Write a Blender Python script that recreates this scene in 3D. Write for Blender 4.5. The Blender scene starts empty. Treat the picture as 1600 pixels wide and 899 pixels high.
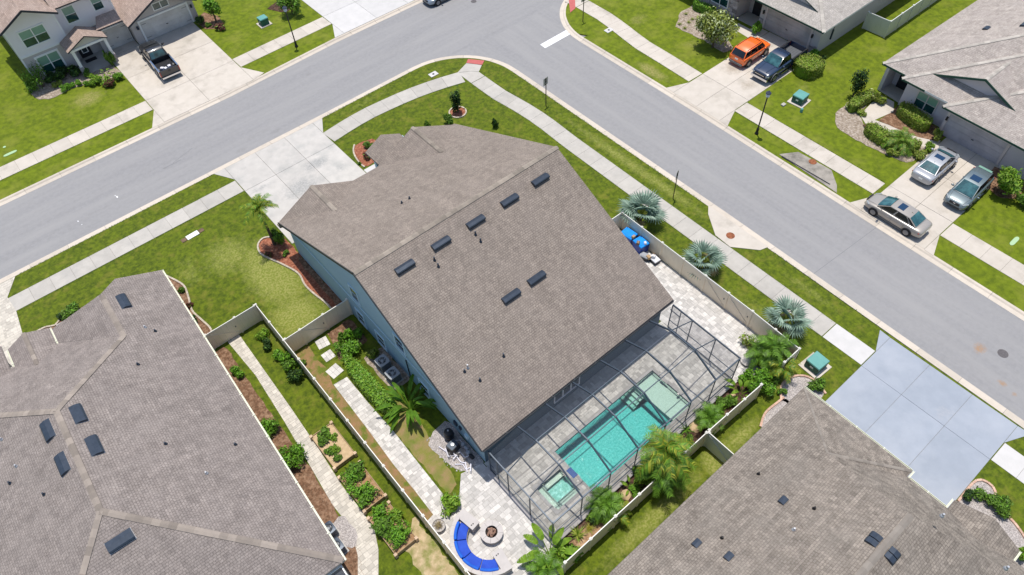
import bpy, math, random
from mathutils import Vector, Matrix
random.seed(11)
SC = bpy.context.scene
COL = SC.collection
R = math.radians

# ------------------------------------------------------------------ camera, sky, sun, exposure
CAM_H = 42.0
F = 1128.0
def _cam_axes(pi, ro, ya):
    fw = Vector((0, math.cos(pi), -math.sin(pi))); rt = Vector((1, 0, 0)); up = rt.cross(fw)
    r2 = rt * math.cos(ro) + up * math.sin(ro); u2 = -rt * math.sin(ro) + up * math.cos(ro)
    M = Matrix(((math.cos(ya), math.sin(ya), 0), (-math.sin(ya), math.cos(ya), 0), (0, 0, 1)))
    return M @ fw, M @ r2, M @ u2
FW, RT, UP = _cam_axes(R(52.4), R(-3.3), R(37.8))
cam = bpy.data.cameras.new('camera'); camo = bpy.data.objects.new('camera', cam); COL.objects.link(camo)
camo.matrix_world = Matrix(((RT.x, UP.x, -FW.x, 0), (RT.y, UP.y, -FW.y, 0), (RT.z, UP.z, -FW.z, CAM_H), (0, 0, 0, 1)))
cam.sensor_width = 36; cam.lens = F / 1600 * 36; cam.clip_start = 0.5; cam.clip_end = 2000
SC.camera = camo
SUN = Vector((0.09, 0.155, 1)).normalized()
W = bpy.data.worlds.new('World'); SC.world = W; W.use_nodes = True
nt = W.node_tree; sky = nt.nodes.new('ShaderNodeTexSky'); sky.sky_type = 'NISHITA'; sky.sun_disc = False
sky.sun_elevation = math.asin(SUN.z); sky.sun_rotation = math.atan2(SUN.x, SUN.y)
nt.links.new(sky.outputs[0], nt.nodes['Background'].inputs[0]); nt.nodes['Background'].inputs[1].default_value = 0.15
sl = bpy.data.lights.new('sun', 'SUN'); sl.energy = 4.3; sl.angle = R(0.53); sl.color = (1, .955, .885)
so = bpy.data.objects.new('sun', sl); COL.objects.link(so); so.rotation_euler = SUN.to_track_quat('Z', 'Y').to_euler()
SC.view_settings.view_transform = 'Standard'; SC.view_settings.look = 'None'; SC.view_settings.exposure = 0.0
SC.view_settings.gamma = 1
SC.render.resolution_x = 1024; SC.render.resolution_y = 575
try:
    SC.cycles.max_bounces = 8; SC.cycles.transparent_max_bounces = 24; SC.cycles.caustics_reflective = False
except Exception: pass

def G(px, py, z=0.0):
    "point of the place seen at photo pixel (px,py) on the level plane z"
    d = FW * F + RT * (px - 800) - UP * (py - 449.5)
    return Vector((0, 0, CAM_H)) + d * ((z - CAM_H) / d.z)
def G2(px, py, z=0.0): v = G(px, py, z); return (v.x, v.y)

# ------------------------------------------------------------------ materials
MATS = {}
def nn(t, typ, **k):
    n = t.nodes.new(typ)
    for a, b in k.items(): setattr(n, a, b)
    return n
def mat(name, c1, c2=None, scale=3.0, rough=.8, c3=None, scale3=.3, bump=0.0, bscale=None, tone=0.0, rnd=0.0,
        metal=0.0, spec=.3, space='pos', coat=0.0, detail=6, lo=.35, hi=.65, lo3=.45, hi3=.7, trans=0.0, stretch=None, stretch3=None):
    m = bpy.data.materials.new(name); m.use_nodes = True; t = m.node_tree; N = t.nodes; L = t.links
    P = N['Principled BSDF']; P.inputs['Roughness'].default_value = rough; P.inputs['Metallic'].default_value = metal
    P.inputs['Specular IOR Level'].default_value = spec; P.inputs['Coat Weight'].default_value = coat
    if coat: P.inputs['Coat Roughness'].default_value = .12
    if space == 'pos': co = nn(t, 'ShaderNodeNewGeometry').outputs['Position']
    elif space == 'uv': co = nn(t, 'ShaderNodeUVMap').outputs[0]
    else: co = nn(t, 'ShaderNodeTexCoord').outputs['Object']
    if stretch:
        mp = nn(t, 'ShaderNodeMapping'); mp.inputs['Scale'].default_value = stretch; L.new(co, mp.inputs[0]); co = mp.outputs[0]
    col = None
    def noise(s, d, st=None):
        n = nn(t, 'ShaderNodeTexNoise'); n.inputs['Scale'].default_value = s; n.inputs['Detail'].default_value = d
        n.inputs['Roughness'].default_value = .62
        if st:
            mp = nn(t, 'ShaderNodeMapping'); mp.inputs['Scale'].default_value = st; L.new(co, mp.inputs[0]); L.new(mp.outputs[0], n.inputs['Vector'])
        else: L.new(co, n.inputs['Vector'])
        return n.outputs['Fac']
    def mix(a, b, f, mode='MIX'):
        x = nn(t, 'ShaderNodeMix', data_type='RGBA', blend_type=mode)
        for i, v in ((6, a), (7, b)):
            if isinstance(v, tuple): x.inputs[i].default_value = (*v, 1)
            else: L.new(v, x.inputs[i])
        if isinstance(f, (int, float)): x.inputs[0].default_value = f
        else: L.new(f, x.inputs[0])
        return x.outputs[2]
    def ramp(f, lo, hi):
        r = nn(t, 'ShaderNodeMapRange'); r.inputs[1].default_value = lo; r.inputs[2].default_value = hi
        L.new(f, r.inputs[0]); return r.outputs[0]
    col = c1
    if c2: col = mix(c1, c2, ramp(noise(scale, detail), lo, hi))
    if c3: col = mix(col, c3, ramp(noise(scale3, 5, stretch3), lo3, hi3))
    if tone or rnd:
        if tone:
            f = nn(t, 'ShaderNodeAttribute', attribute_name='tone').outputs['Fac']; amt = tone
        else:
            f = nn(t, 'ShaderNodeObjectInfo').outputs['Random']; amt = rnd
        r = nn(t, 'ShaderNodeMapRange'); r.inputs[3].default_value = 1 - amt; r.inputs[4].default_value = 1 + amt
        L.new(f, r.inputs[0])
        h = nn(t, 'ShaderNodeVectorMath', operation='SCALE')
        if isinstance(col, tuple): h.inputs[0].default_value = col
        else: L.new(col, h.inputs[0])
        L.new(r.outputs[0], h.inputs['Scale']); col = h.outputs[0]
    if isinstance(col, tuple): P.inputs['Base Color'].default_value = (*col, 1)
    else: L.new(col, P.inputs['Base Color'])
    if bump:
        b = nn(t, 'ShaderNodeBump'); b.inputs['Strength'].default_value = min(1, bump); b.inputs['Distance'].default_value = .03 * max(1, bump)
        L.new(noise(bscale or scale * 3, 3), b.inputs['Height']); L.new(b.outputs[0], P.inputs['Normal'])
    if trans:
        tr = nn(t, 'ShaderNodeBsdfTranslucent'); ms = nn(t, 'ShaderNodeMixShader'); ms.inputs[0].default_value = trans
        if isinstance(col, tuple): tr.inputs[0].default_value = (*col, 1)
        else: L.new(col, tr.inputs[0])
        L.new(P.outputs[0], ms.inputs[1]); L.new(tr.outputs[0], ms.inputs[2]); L.new(ms.outputs[0], N['Material Output'].inputs[0])
    MATS[name] = m
    return m
mat('asphalt', (.282, .276, .277), (.248, .243, .244), 3.0, .9, c3=(.305, .297, .292), scale3=1.0, bump=.5, bscale=40, lo3=.38, hi3=.72, detail=12, stretch3=(.07, .9, 1))
mat('asphalt_side', (.282, .276, .277), (.248, .243, .244), 3.0, .9, c3=(.305, .297, .292), scale3=1.0, bump=.5, bscale=40, lo3=.38, hi3=.72, detail=12, stretch3=(.9, .07, 1))
mat('asphalt_patch', (.25, .255, .27), (.22, .225, .235), 3, .9, bump=.4, bscale=40)
mat('asphalt_seam', (.16, .16, .17), (.22, .22, .23), 3, .9)
mat('grass', (.126, .166, .007), (.050, .076, .004), 3.4, .95, c3=(.180, .175, .025), scale3=1.1, bump=1.0, bscale=22, lo3=.53, hi3=.78, detail=10)
mat('grass_bright', (.152, .198, .006), (.084, .118, .004), 2.2, .95, c3=(.225, .235, .035), scale3=.4, bump=1.0, bscale=22, lo3=.5, hi3=.85, detail=10)
mat('grass_dry', (.150, .185, .030), (.085, .125, .016), 2.4, .95, c3=(.33, .29, .11), scale3=.9, bump=1.0, bscale=22, lo3=.42, hi3=.66, detail=10)
mat('grass_strip', (.100, .145, .015), (.058, .098, .010), 2.8, .95, c3=(.22, .19, .07), scale3=.8, bump=1.0, bscale=22, lo3=.55, hi3=.78, detail=10)
mat('grass_blade', (.10, .16, .014), (.06, .10, .01), 2, .8, tone=.35, trans=.2)
mat('concrete', (.47, .44, .395), (.41, .385, .345), 1.6, .85, c3=(.35, .335, .31), scale3=.5, bump=.15, bscale=50, rnd=.06, lo3=.55, hi3=.85)
mat('concrete_white', (.52, .49, .45), (.46, .435, .40), 1.2, .85, c3=(.33, .33, .31), scale3=.45, bump=.15, bscale=50, rnd=.06, lo3=.5, hi3=.8)
mat('concrete_new', (.57, .55, .53), (.52, .505, .485), 1.5, .85, rnd=.04)
mat('concrete_warm', (.55, .495, .43), (.50, .45, .385), 1.2, .85, c3=(.33, .295, .245), scale3=.55, bump=.15, bscale=50, rnd=.05, lo3=.52, hi3=.8)
mat('concrete_blue', (.315, .345, .395), (.285, .315, .362), .9, .7, c3=(.36, .385, .43), scale3=.3, rnd=.03)
mat('kerb', (.57, .50, .42), (.52, .46, .385), 2.2, .85, c3=(.44, .385, .32), scale3=.9, rnd=.07, lo3=.55, hi3=.85)
mat('joint', (.22, .20, .17), (.14, .13, .10), 4, .95)
mat('white_paint', (.82, .82, .82), (.72, .72, .72), 6, .7)
mat('red_paver', (.50, .14, .13), (.42, .11, .10), 6, .85)
mat('paver', (.57, .54, .505), (.49, .465, .435), 5, .85, tone=.22)
mat('paver_pool', (.56, .53, .475), (.45, .43, .385), 5, .85, tone=.25)
mat('paver_tan', (.56, .515, .44), (.50, .455, .39), 5, .85, tone=.16)
mat('paver_joint', (.40, .375, .34), (.35, .33, .30), 4, .95)
mat('mulch_red', (.33, .11, .055), (.16, .05, .03), 9, .95, c3=(.45, .20, .12), scale3=5, bump=1, bscale=30)
mat('mulch_brown', (.22, .115, .065), (.10, .055, .03), 9, .95, c3=(.35, .22, .14), scale3=4, bump=1, bscale=30)
mat('mulch_dark', (.07, .035, .022), (.03, .018, .012), 9, .95, c3=(.16, .09, .06), scale3=5, bump=1, bscale=30)
mat('mulch_pale', (.36, .29, .22), (.17, .13, .095), 8, .95, c3=(.50, .43, .36), scale3=5, bump=1, bscale=30)
mat('soil', (.38, .22, .11), (.24, .14, .07), 6, .95, c3=(.5, .33, .19), scale3=3, bump=1, bscale=25)
mat('pebble', (.62, .58, .54), (.40, .36, .34), 9, .8, tone=.35)
mat('edging', (.52, .45, .36), (.42, .35, .27), 4, .85, tone=.12)
mat('brick_edge', (.50, .30, .22), (.60, .42, .32), 5, .85, tone=.15)
mat('vinyl', (.84, .71, .54), (.80, .675, .51), 1, .45, spec=.4)
mat('vinyl_green', (.62, .62, .54), (.58, .58, .50), 1, .45, spec=.4)
mat('vinyl_cap', (.74, .71, .64), None, rough=.4, spec=.4)
mat('wall_blue', (.37, .53, .60), (.35, .505, .575), 1.5, .8, bump=.2, bscale=60)
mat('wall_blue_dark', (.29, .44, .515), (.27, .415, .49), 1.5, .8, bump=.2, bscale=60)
mat('trim_blue', (.50, .66, .73), None, rough=.6)
mat('wall_grey', (.80, .77, .78), (.77, .74, .75), .8, .8)
mat('wall_taupe', (.52, .48, .46), (.49, .45, .43), .8, .8)
mat('wall_beige', (.40, .37, .345), (.37, .345, .32), .8, .8)
mat('wall_mauve', (.56, .52, .54), (.53, .49, .505), .8, .8)
mat('wall_cream', (.55, .52, .46), (.52, .49, .43), .8, .8)
mat('trim_white', (.80, .80, .78), None, rough=.5)
mat('trim_tan', (.55, .49, .47), None, rough=.5)
mat('stone_veneer', (.42, .38, .38), (.30, .27, .27), 5, .85, tone=.45)
mat('garage_door', (.66, .64, .61), (.48, .46, .435), .6, .5)
mat('garage_door_dark', (.46, .44, .43), (.32, .305, .295), .6, .5)
mat('garage_door_mauve', (.50, .47, .49), (.35, .325, .34), .6, .5)
mat('gutter_white', (.70, .70, .57), None, rough=.4)
mat('fascia_green', (.02, .07, .05), None, rough=.5)
mat('fascia_dark', (.03, .035, .045), None, rough=.5)
mat('vent_metal', (.035, .048, .068), (.05, .065, .09), 3, .38, metal=.25)
mat('lead_boot', (.45, .46, .48), None, rough=.4, metal=.3)
mat('black_metal', (.015, .015, .017), None, rough=.4)
mat('sign_back', (.40, .41, .37), (.33, .34, .30), 6, .5, metal=.4)
mat('cage_metal', (.062, .082, .108), None, rough=.4, metal=.2)
mat('lamp_glass', (.45, .52, .60), None, rough=.1)
mat('glass_dark', (.02, .035, .04), None, rough=.05, spec=.9)
mat('blind_green', (.20, .36, .27), (.17, .32, .24), 2, .3, spec=.8)
mat('pane_green', (.020, .085, .075), (.012, .045, .045), 1.5, .06, spec=.9)
mat('utility_green', (.03, .13, .09), (.02, .09, .06), 2, .5)
mat('utility_top', (.13, .34, .30), (.11, .30, .27), 2, .5)
mat('rust', (.33, .12, .055), (.22, .07, .03), 7, .85, c3=(.15, .06, .03), scale3=5)
mat('iron', (.09, .08, .085), (.13, .12, .12), 9, .7)
mat('pole_wood', (.11, .08, .05), (.06, .04, .025), 4, .9)
mat('wood', (.42, .30, .18), (.30, .21, .12), 5, .85, rnd=.15)
mat('wood_dark', (.12, .08, .05), (.20, .13, .08), 5, .85, rnd=.15)
mat('wood_post', (.60, .44, .30), (.50, .36, .24), 5, .85, rnd=.1)
mat('firewood', (.35, .22, .16), (.20, .11, .08), 9, .9)
mat('char', (.02, .016, .015), (.05, .035, .03), 8, .95)
mat('block_grey', (.46, .43, .40), (.40, .37, .345), 5, .85, tone=.12)
mat('cap_grey', (.52, .48, .45), (.47, .435, .41), 3, .85)
mat('cushion_blue', (.022, .082, .50), (.014, .058, .40), 2, .75, bump=.3, bscale=5)
mat('pillow_blue', (.012, .125, .58), (.010, .09, .48), 2, .75)
mat('tote_blue', (.005, .27, .78), (.004, .21, .66), 3, .4)
mat('tote_dark', (.006, .04, .28), None, rough=.4)
mat('plastic_black', (.014, .015, .018), (.03, .03, .035), 5, .45)
mat('plastic_white', (.72, .72, .74), (.60, .60, .64), 5, .5)
mat('pvc', (.74, .72, .78), None, rough=.35)
mat('cardboard', (.45, .30, .16), (.38, .25, .13), 4, .9)
mat('ac_grey', (.34, .35, .37), (.29, .30, .32), 3, .5)
mat('ac_top', (.30, .31, .32), None, rough=.4)
mat('coping', (.40, .385, .36), (.34, .33, .31), 5, .8, tone=.15)
mat('pool_tile', (.05, .12, .34), (.03, .08, .24), 9, .2)
mat('plaster_caustics', (.40, .66, .60), (.80, .95, .90), 8, .6, detail=6, lo=.42, hi=.68)  # pale mottling in the plaster colour imitates caustic light under the ripples
mat('plaster_shelf', (.80, .76, .64), (.68, .65, .53), 12, .6)
mat('plaster_spa', (.42, .62, .50), (.75, .90, .82), 4, .6, lo=.45, hi=.6)
mat('sand', (.55, .40, .24), (.42, .30, .17), 5, .95)
mat('leaf', (.14, .25, .028), (.065, .14, .016), 4, .55, tone=.5, trans=.25, space='obj')
mat('leaf_lime', (.23, .36, .03), (.13, .24, .02), 4, .5, tone=.4, trans=.25, space='obj')
mat('leaf_vivid', (.20, .40, .028), (.09, .24, .016), 4, .5, tone=.4, trans=.25, space='obj')
mat('leaf_dark', (.035, .080, .014), (.018, .048, .009), 4, .55, tone=.5, trans=.15, space='obj')
mat('leaf_olive', (.30, .34, .055), (.15, .20, .035), 4, .5, tone=.45, trans=.25, space='obj')
mat('leaf_gold', (.30, .28, .03), (.20, .20, .02), 4, .5, tone=.4, trans=.2, space='obj')
mat('leaf_white', (.50, .55, .28), (.40, .45, .22), 4, .5, tone=.3, space='obj')
mat('leaf_red', (.14, .05, .03), (.08, .02, .02), 4, .6, tone=.4, space='obj')
mat('frond_silver', (.32, .42, .33), (.15, .245, .185), 3, .5, tone=.3, trans=.15, space='obj')
mat('frond_green', (.15, .29, .026), (.08, .18, .017), 3, .5, tone=.35, trans=.25, space='obj', rnd=0)
mat('frond_yellow', (.30, .33, .03), (.22, .25, .025), 3, .5, tone=.35, trans=.25, space='obj')
mat('stem_tan', (.30, .24, .12), (.20, .16, .08), 4, .8)
mat('bark', (.13, .09, .06), (.07, .05, .035), 8, .9)
mat('flower_red', (.45, .05, .03), None, rough=.6)
mat('tire', (.012, .012, .013), None, rough=.8)
mat('rim', (.22, .225, .24), None, rough=.35, metal=.6)
mat('rim_dark', (.05, .05, .055), None, rough=.3, metal=.8)
mat('car_glass', (.010, .050, .060), (.05, .16, .17), 1.8, .05, spec=1.0, space='obj')
mat('car_glass_blue', (.008, .035, .085), None, rough=.05, spec=1.0)
mat('car_glass_black', (.006, .007, .009), None, rough=.06, spec=.8)
mat('chrome', (.7, .7, .72), None, rough=.12, metal=1)
mat('headlight', (.32, .35, .36), None, rough=.1, spec=.8)
mat('taillight', (.38, .012, .012), None, rough=.15, spec=.8)
mat('plate', (.75, .76, .72), None, rough=.4)
def paint(name, c, metal=.55, rough=.3):
    return mat(name, c, None, rough=rough, metal=metal, spec=.5, coat=1.0, space='obj')
paint('paint_gold', (.37, .335, .295), .25, .42); paint('paint_silver', (.38, .39, .41), .25, .42); paint('paint_teal', (.125, .165, .18), .25, .42)
paint('paint_orange', (.92, .155, .012), 0.0, .35); paint('paint_navy', (.006, .022, .06), 0.0, .4); paint('paint_black', (.012, .013, .016), 0.0, .4)
paint('paint_steel', (.30, .36, .42)); mat('paint_grey_trim', (.15, .155, .16), None, rough=.5)

mat('bed_liner', (.10, .105, .115), None, rough=.6)
def water_mat(name, tint, bump):
    m = bpy.data.materials.new(name); m.use_nodes = True; t = m.node_tree; L = t.links; t.nodes.clear()
    out = nn(t, 'ShaderNodeOutputMaterial'); tr = nn(t, 'ShaderNodeBsdfTransparent'); tr.inputs[0].default_value = (*tint, 1)
    gl = nn(t, 'ShaderNodeBsdfGlossy'); gl.inputs['Roughness'].default_value = .03
    fr = nn(t, 'ShaderNodeFresnel'); fr.inputs[0].default_value = 1.33
    mx = nn(t, 'ShaderNodeMixShader'); L.new(fr.outputs[0], mx.inputs[0]); L.new(tr.outputs[0], mx.inputs[1]); L.new(gl.outputs[0], mx.inputs[2])
    no = nn(t, 'ShaderNodeTexNoise'); no.inputs['Scale'].default_value = 3.5; no.inputs['Detail'].default_value = 3
    L.new(nn(t, 'ShaderNodeNewGeometry').outputs['Position'], no.inputs['Vector'])
    b = nn(t, 'ShaderNodeBump'); b.inputs['Strength'].default_value = bump; b.inputs['Distance'].default_value = .05
    L.new(no.outputs[0], b.inputs['Height']); L.new(b.outputs[0], gl.inputs['Normal']); L.new(b.outputs[0], fr.inputs['Normal'])
    L.new(mx.outputs[0], out.inputs[0]); ab = nn(t, 'ShaderNodeVolumeAbsorption'); ab.inputs[0].default_value = (.12, .86, .84, 1); ab.inputs[1].default_value = .62; L.new(ab.outputs[0], out.inputs[1]); MATS[name] = m
water_mat('water', (.97, 1, 1), .9); water_mat('water_spa', (.97, 1, 1), 1.0)
def screen_mat(name, alpha):
    m = bpy.data.materials.new(name); m.use_nodes = True; t = m.node_tree; L = t.links; t.nodes.clear()
    out = nn(t, 'ShaderNodeOutputMaterial'); tr = nn(t, 'ShaderNodeBsdfTransparent')
    df = nn(t, 'ShaderNodeBsdfDiffuse'); df.inputs[0].default_value = (.10, .11, .13, 1)
    mx = nn(t, 'ShaderNodeMixShader'); mx.inputs[0].default_value = alpha
    L.new(tr.outputs[0], mx.inputs[1]); L.new(df.outputs[0], mx.inputs[2]); L.new(mx.outputs[0], out.inputs[0]); MATS[name] = m
screen_mat('screen_roof', .19); screen_mat('screen_wall', .27)

def roof_mat(name, a, b, c, row=.143, wid=.34, streak=.05, speck=.0, r3=.43, w3=.95):
    m = bpy.data.materials.new(name); m.use_nodes = True; t = m.node_tree; L = t.links; P = t.nodes['Principled BSDF']
    P.inputs['Roughness'].default_value = .95; P.inputs['Specular IOR Level'].default_value = .15
    uv = nn(t, 'ShaderNodeUVMap').outputs[0]
    br = nn(t, 'ShaderNodeTexBrick'); br.offset = .37; br.offset_frequency = 2; br.squash = .7; br.squash_frequency = 3
    br.inputs['Scale'].default_value = 1; br.inputs['Row Height'].default_value = row; br.inputs['Brick Width'].default_value = wid
    br.inputs['Mortar Size'].default_value = .012; br.inputs['Mortar Smooth'].default_value = .3; br.inputs['Bias'].default_value = -.1
    br.inputs['Color1'].default_value = (*a, 1); br.inputs['Color2'].default_value = (*b, 1)
    br.inputs['Mortar'].default_value = (*[x * .74 for x in b], 1); L.new(uv, br.inputs['Vector'])
    # second layer of laminated tabs, coarser
    b2 = nn(t, 'ShaderNodeTexBrick'); b2.offset = .61; b2.inputs['Scale'].default_value = 1
    b2.inputs['Row Height'].default_value = row * 2; b2.inputs['Brick Width'].default_value = wid * 1.3; b2.inputs['Mortar Size'].default_value = 0
    b2.inputs['Color1'].default_value = (.88, .88, .88, 1); b2.inputs['Color2'].default_value = (1.10 + speck, 1.10 + speck, 1.09 + speck, 1)
    L.new(uv, b2.inputs['Vector'])
    x = nn(t, 'ShaderNodeMix', data_type='RGBA', blend_type='MULTIPLY'); x.inputs[0].default_value = .9
    b3 = nn(t, 'ShaderNodeTexBrick'); b3.offset = .43; b3.inputs['Scale'].default_value = 1; b3.inputs['Row Height'].default_value = r3; b3.inputs['Brick Width'].default_value = w3; b3.inputs['Mortar Size'].default_value = 0
    b3.inputs['Color1'].default_value = (*[1 - streak] * 3, 1); b3.inputs['Color2'].default_value = (*[1 + streak] * 3, 1); L.new(uv, b3.inputs['Vector'])
    x3 = nn(t, 'ShaderNodeMix', data_type='RGBA', blend_type='MULTIPLY'); x3.inputs[0].default_value = 1; L.new(b2.outputs[0], x3.inputs[6]); L.new(b3.outputs[0], x3.inputs[7])
    L.new(br.outputs[0], x.inputs[6]); L.new(x3.outputs[2], x.inputs[7])
    no = nn(t, 'ShaderNodeTexNoise'); no.inputs['Scale'].default_value = .55; no.inputs['Detail'].default_value = 5
    L.new(uv, no.inputs['Vector'])
    y = nn(t, 'ShaderNodeMix', data_type='RGBA'); L.new(x.outputs[2], y.inputs[6]); y.inputs[7].default_value = (*c, 1)
    r = nn(t, 'ShaderNodeMapRange'); r.inputs[1].default_value = .45; r.inputs[2].default_value = .8; r.inputs[4].default_value = .55
    L.new(no.outputs[0], r.inputs[0]); L.new(r.outputs[0], y.inputs[0])
    n2 = nn(t, 'ShaderNodeTexNoise'); n2.inputs['Scale'].default_value = 9; n2.inputs['Detail'].default_value = 4; L.new(uv, n2.inputs['Vector'])
    h = nn(t, 'ShaderNodeMapRange'); h.inputs[1].default_value = .3; h.inputs[2].default_value = .7; h.inputs[3].default_value = .86; h.inputs[4].default_value = 1.14
    L.new(n2.outputs[0], h.inputs[0]); s = nn(t, 'ShaderNodeVectorMath', operation='SCALE'); L.new(y.outputs[2], s.inputs[0]); L.new(h.outputs[0], s.inputs['Scale'])
    L.new(s.outputs[0], P.inputs['Base Color'])
    # rain streaks running down the slope
    mp = nn(t, 'ShaderNodeMapping'); mp.inputs['Scale'].default_value = (1.6, .16, 1); L.new(uv, mp.inputs[0]); n4 = nn(t, 'ShaderNodeTexNoise'); n4.inputs['Scale'].default_value = 1; n4.inputs['Detail'].default_value = 6; L.new(mp.outputs[0], n4.inputs['Vector'])
    h4 = nn(t, 'ShaderNodeMapRange'); h4.inputs[1].default_value = .3; h4.inputs[2].default_value = .7; h4.inputs[3].default_value = .91; h4.inputs[4].default_value = 1.08; L.new(n4.outputs[0], h4.inputs[0])
    s4 = nn(t, 'ShaderNodeVectorMath', operation='SCALE'); L.new(s.outputs[0], s4.inputs[0]); L.new(h4.outputs[0], s4.inputs['Scale']); L.new(s4.outputs[0], P.inputs['Base Color'])
    bp = nn(t, 'ShaderNodeBump'); bp.inputs['Strength'].default_value = .8; bp.inputs['Distance'].default_value = .012; bp.invert = True
    L.new(br.outputs['Fac'], bp.inputs['Height']); L.new(bp.outputs[0], P.inputs['Normal'])
    MATS[name] = m
roof_mat('roof_main', (.290, .243, .207), (.240, .200, .171), (.268, .227, .195), wid=.21, streak=.04)
roof_mat('roof_west', (.290, .250, .228), (.242, .206, .188), (.272, .235, .215), wid=.21, streak=.085, r3=.57, w3=.8)
roof_mat('roof_south', (.262, .226, .192), (.212, .181, .153), (.262, .232, .200), wid=.21, speck=.1, streak=.13, r3=.286, w3=.28)
roof_mat('roof_east', (.43, .38, .34), (.35, .305, .275), (.41, .36, .33), speck=.02)
roof_mat('roof_north', (.46, .42, .38), (.38, .345, .31), (.44, .40, .365))
roof_mat('roof_tan', (.42, .32, .27), (.33, .25, .21), (.38, .31, .27))
mat('ridge_tan', (.298, .252, .212), (.262, .222, .19), 3, .95, tone=.25)
mat('ridge_grey', (.31, .285, .25), (.28, .25, .215), 3, .95, tone=.25)
mat('ridge_pale', (.46, .42, .37), (.40, .365, .32), 3, .95, tone=.15)

def patches(name, blobs, c1, c2, amp=.9):
    "real differences of the turf: dried or worn grass around given spots, edges broken up by noise"
    m = MATS[name]; t = m.node_tree; L = t.links; P = t.nodes['Principled BSDF']; old = P.inputs['Base Color'].links[0].from_socket
    pos = nn(t, 'ShaderNodeNewGeometry').outputs['Position']; acc = None
    for x, y, rx, ry, k in blobs:
        mp = nn(t, 'ShaderNodeMapping'); mp.inputs['Location'].default_value = (-x / rx, -y / ry, 0); mp.inputs['Scale'].default_value = (1 / rx, 1 / ry, 0); L.new(pos, mp.inputs[0])
        ln = nn(t, 'ShaderNodeVectorMath', operation='LENGTH'); L.new(mp.outputs[0], ln.inputs[0])
        r = nn(t, 'ShaderNodeMapRange'); r.inputs[1].default_value = 1.25; r.inputs[2].default_value = .2; r.inputs[3].default_value = 0; r.inputs[4].default_value = k; L.new(ln.outputs[1], r.inputs[0])
        if acc is None: acc = r.outputs[0]
        else:
            mx = nn(t, 'ShaderNodeMath', operation='MAXIMUM'); L.new(acc, mx.inputs[0]); L.new(r.outputs[0], mx.inputs[1]); acc = mx.outputs[0]
    n1 = nn(t, 'ShaderNodeTexNoise'); n1.inputs['Scale'].default_value = 2.4; n1.inputs['Detail'].default_value = 10; n1.inputs['Roughness'].default_value = .72; L.new(pos, n1.inputs[0])
    n2 = nn(t, 'ShaderNodeTexNoise'); n2.inputs['Scale'].default_value = 7; n2.inputs['Detail'].default_value = 6; L.new(pos, n2.inputs[0])
    ad = nn(t, 'ShaderNodeMath', operation='ADD'); L.new(acc, ad.inputs[0]); L.new(n1.outputs[0], ad.inputs[1])
    r = nn(t, 'ShaderNodeMapRange'); r.inputs[1].default_value = .85; r.inputs[2].default_value = 1.3; r.inputs[4].default_value = amp; L.new(ad.outputs[0], r.inputs[0])
    cm = nn(t, 'ShaderNodeMix', data_type='RGBA'); cm.inputs[6].default_value = (*c1, 1); cm.inputs[7].default_value = (*c2, 1)
    q = nn(t, 'ShaderNodeMapRange'); q.inputs[1].default_value = .4; q.inputs[2].default_value = .6; L.new(n2.outputs[0], q.inputs[0]); L.new(q.outputs[0], cm.inputs[0])
    fm = nn(t, 'ShaderNodeMix', data_type='RGBA'); L.new(r.outputs[0], fm.inputs[0]); L.new(old, fm.inputs[6]); L.new(cm.outputs[2], fm.inputs[7]); L.new(fm.outputs[2], P.inputs['Base Color'])
patches('grass', [(7.2, 38.5, 2.6, 5.5, 1.0), (6.6, 34, 3, 3, .9), (5.5, 42.5, 3, 3.2, .7), (2.5, 43, 2, 3, .5), (15, 7, 7, .9, .75), (22.8, 7, 2.6, .8, .8), (28, 43, 3, 2, .35), (35.6, 28, .9, 14, .68), (24, 51, 7, .9, .45), (35.4, 11, .9, 4, .5), (34.5, 48.5, 2, 1, .4), (31, 12, 1.8, 6, .5), (27.8, 7.9, 1.6, 1.2, .6), (20.2, 6.9, 1.1, 1.2, 1.0)], (.30, .295, .085), (.175, .205, .030), .85)
mat('concrete_old', (.36, .325, .28), (.27, .245, .21), 2, .9, c3=(.14, .13, .11), scale3=.9)
patches('asphalt', [(0, 54.4, 40, .35, .42), (0, 56.0, 40, .35, .40), (5, 57.8, 40, .35, .40), (5, 59.3, 40, .3, .38), (14, 54, 3, 1.2, .45), (31, 56, 6, 3, .42), (12, 53, 1.2, .5, .6), (15.5, 53.2, .9, .5, .6), (40, 52, 4, 3, .4), (22, 58.5, .5, .4, .7), (6, 55.5, .4, .3, .7)], (.245, .238, .234), (.215, .208, .205), .8)
patches('asphalt_side', [(38.9, 15, .3, 40, .42), (40.4, 15, .3, 40, .40), (41.8, 15, .3, 40, .40), (43.2, 15, .3, 40, .38), (38, 30, 1, 5, .4), (40, 2, 1.5, 5, .35)], (.245, .238, .234), (.215, .208, .205), .8)
patches('asphalt_side', [(39.9, .6, .75, .6, .75), (38.4, -1.7, .35, .45, .7), (38.2, -2.6, .3, .3, .7)], (.36, .20, .09), (.30, .22, .16), .85)
patches('concrete_blue', [(33.5, -.4, 1.1, .8, .6), (28.6, -1, 1, 1.2, .4)], (.42, .41, .42), (.33, .34, .36), .6)
patches('concrete', [(49, 44, 1.2, 3, .75), (48.6, 36, .8, 2, .6), (2, 49, 5, .6, .4), (-4, 49, 3, .5, .4), (33.7, 30, .6, 6, .4), (25, 49.3, 4, .6, .35)], (.30, .29, .26), (.37, .355, .32), .7)
mat('lanai_wall_shade', (.075, .12, .155), None, rough=.8)  # wall blue darkened: deep shade under the eave put into the colour
mat('ridge_south', (.262, .232, .20), (.235, .205, .175), 3, .95, tone=.15)
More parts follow.
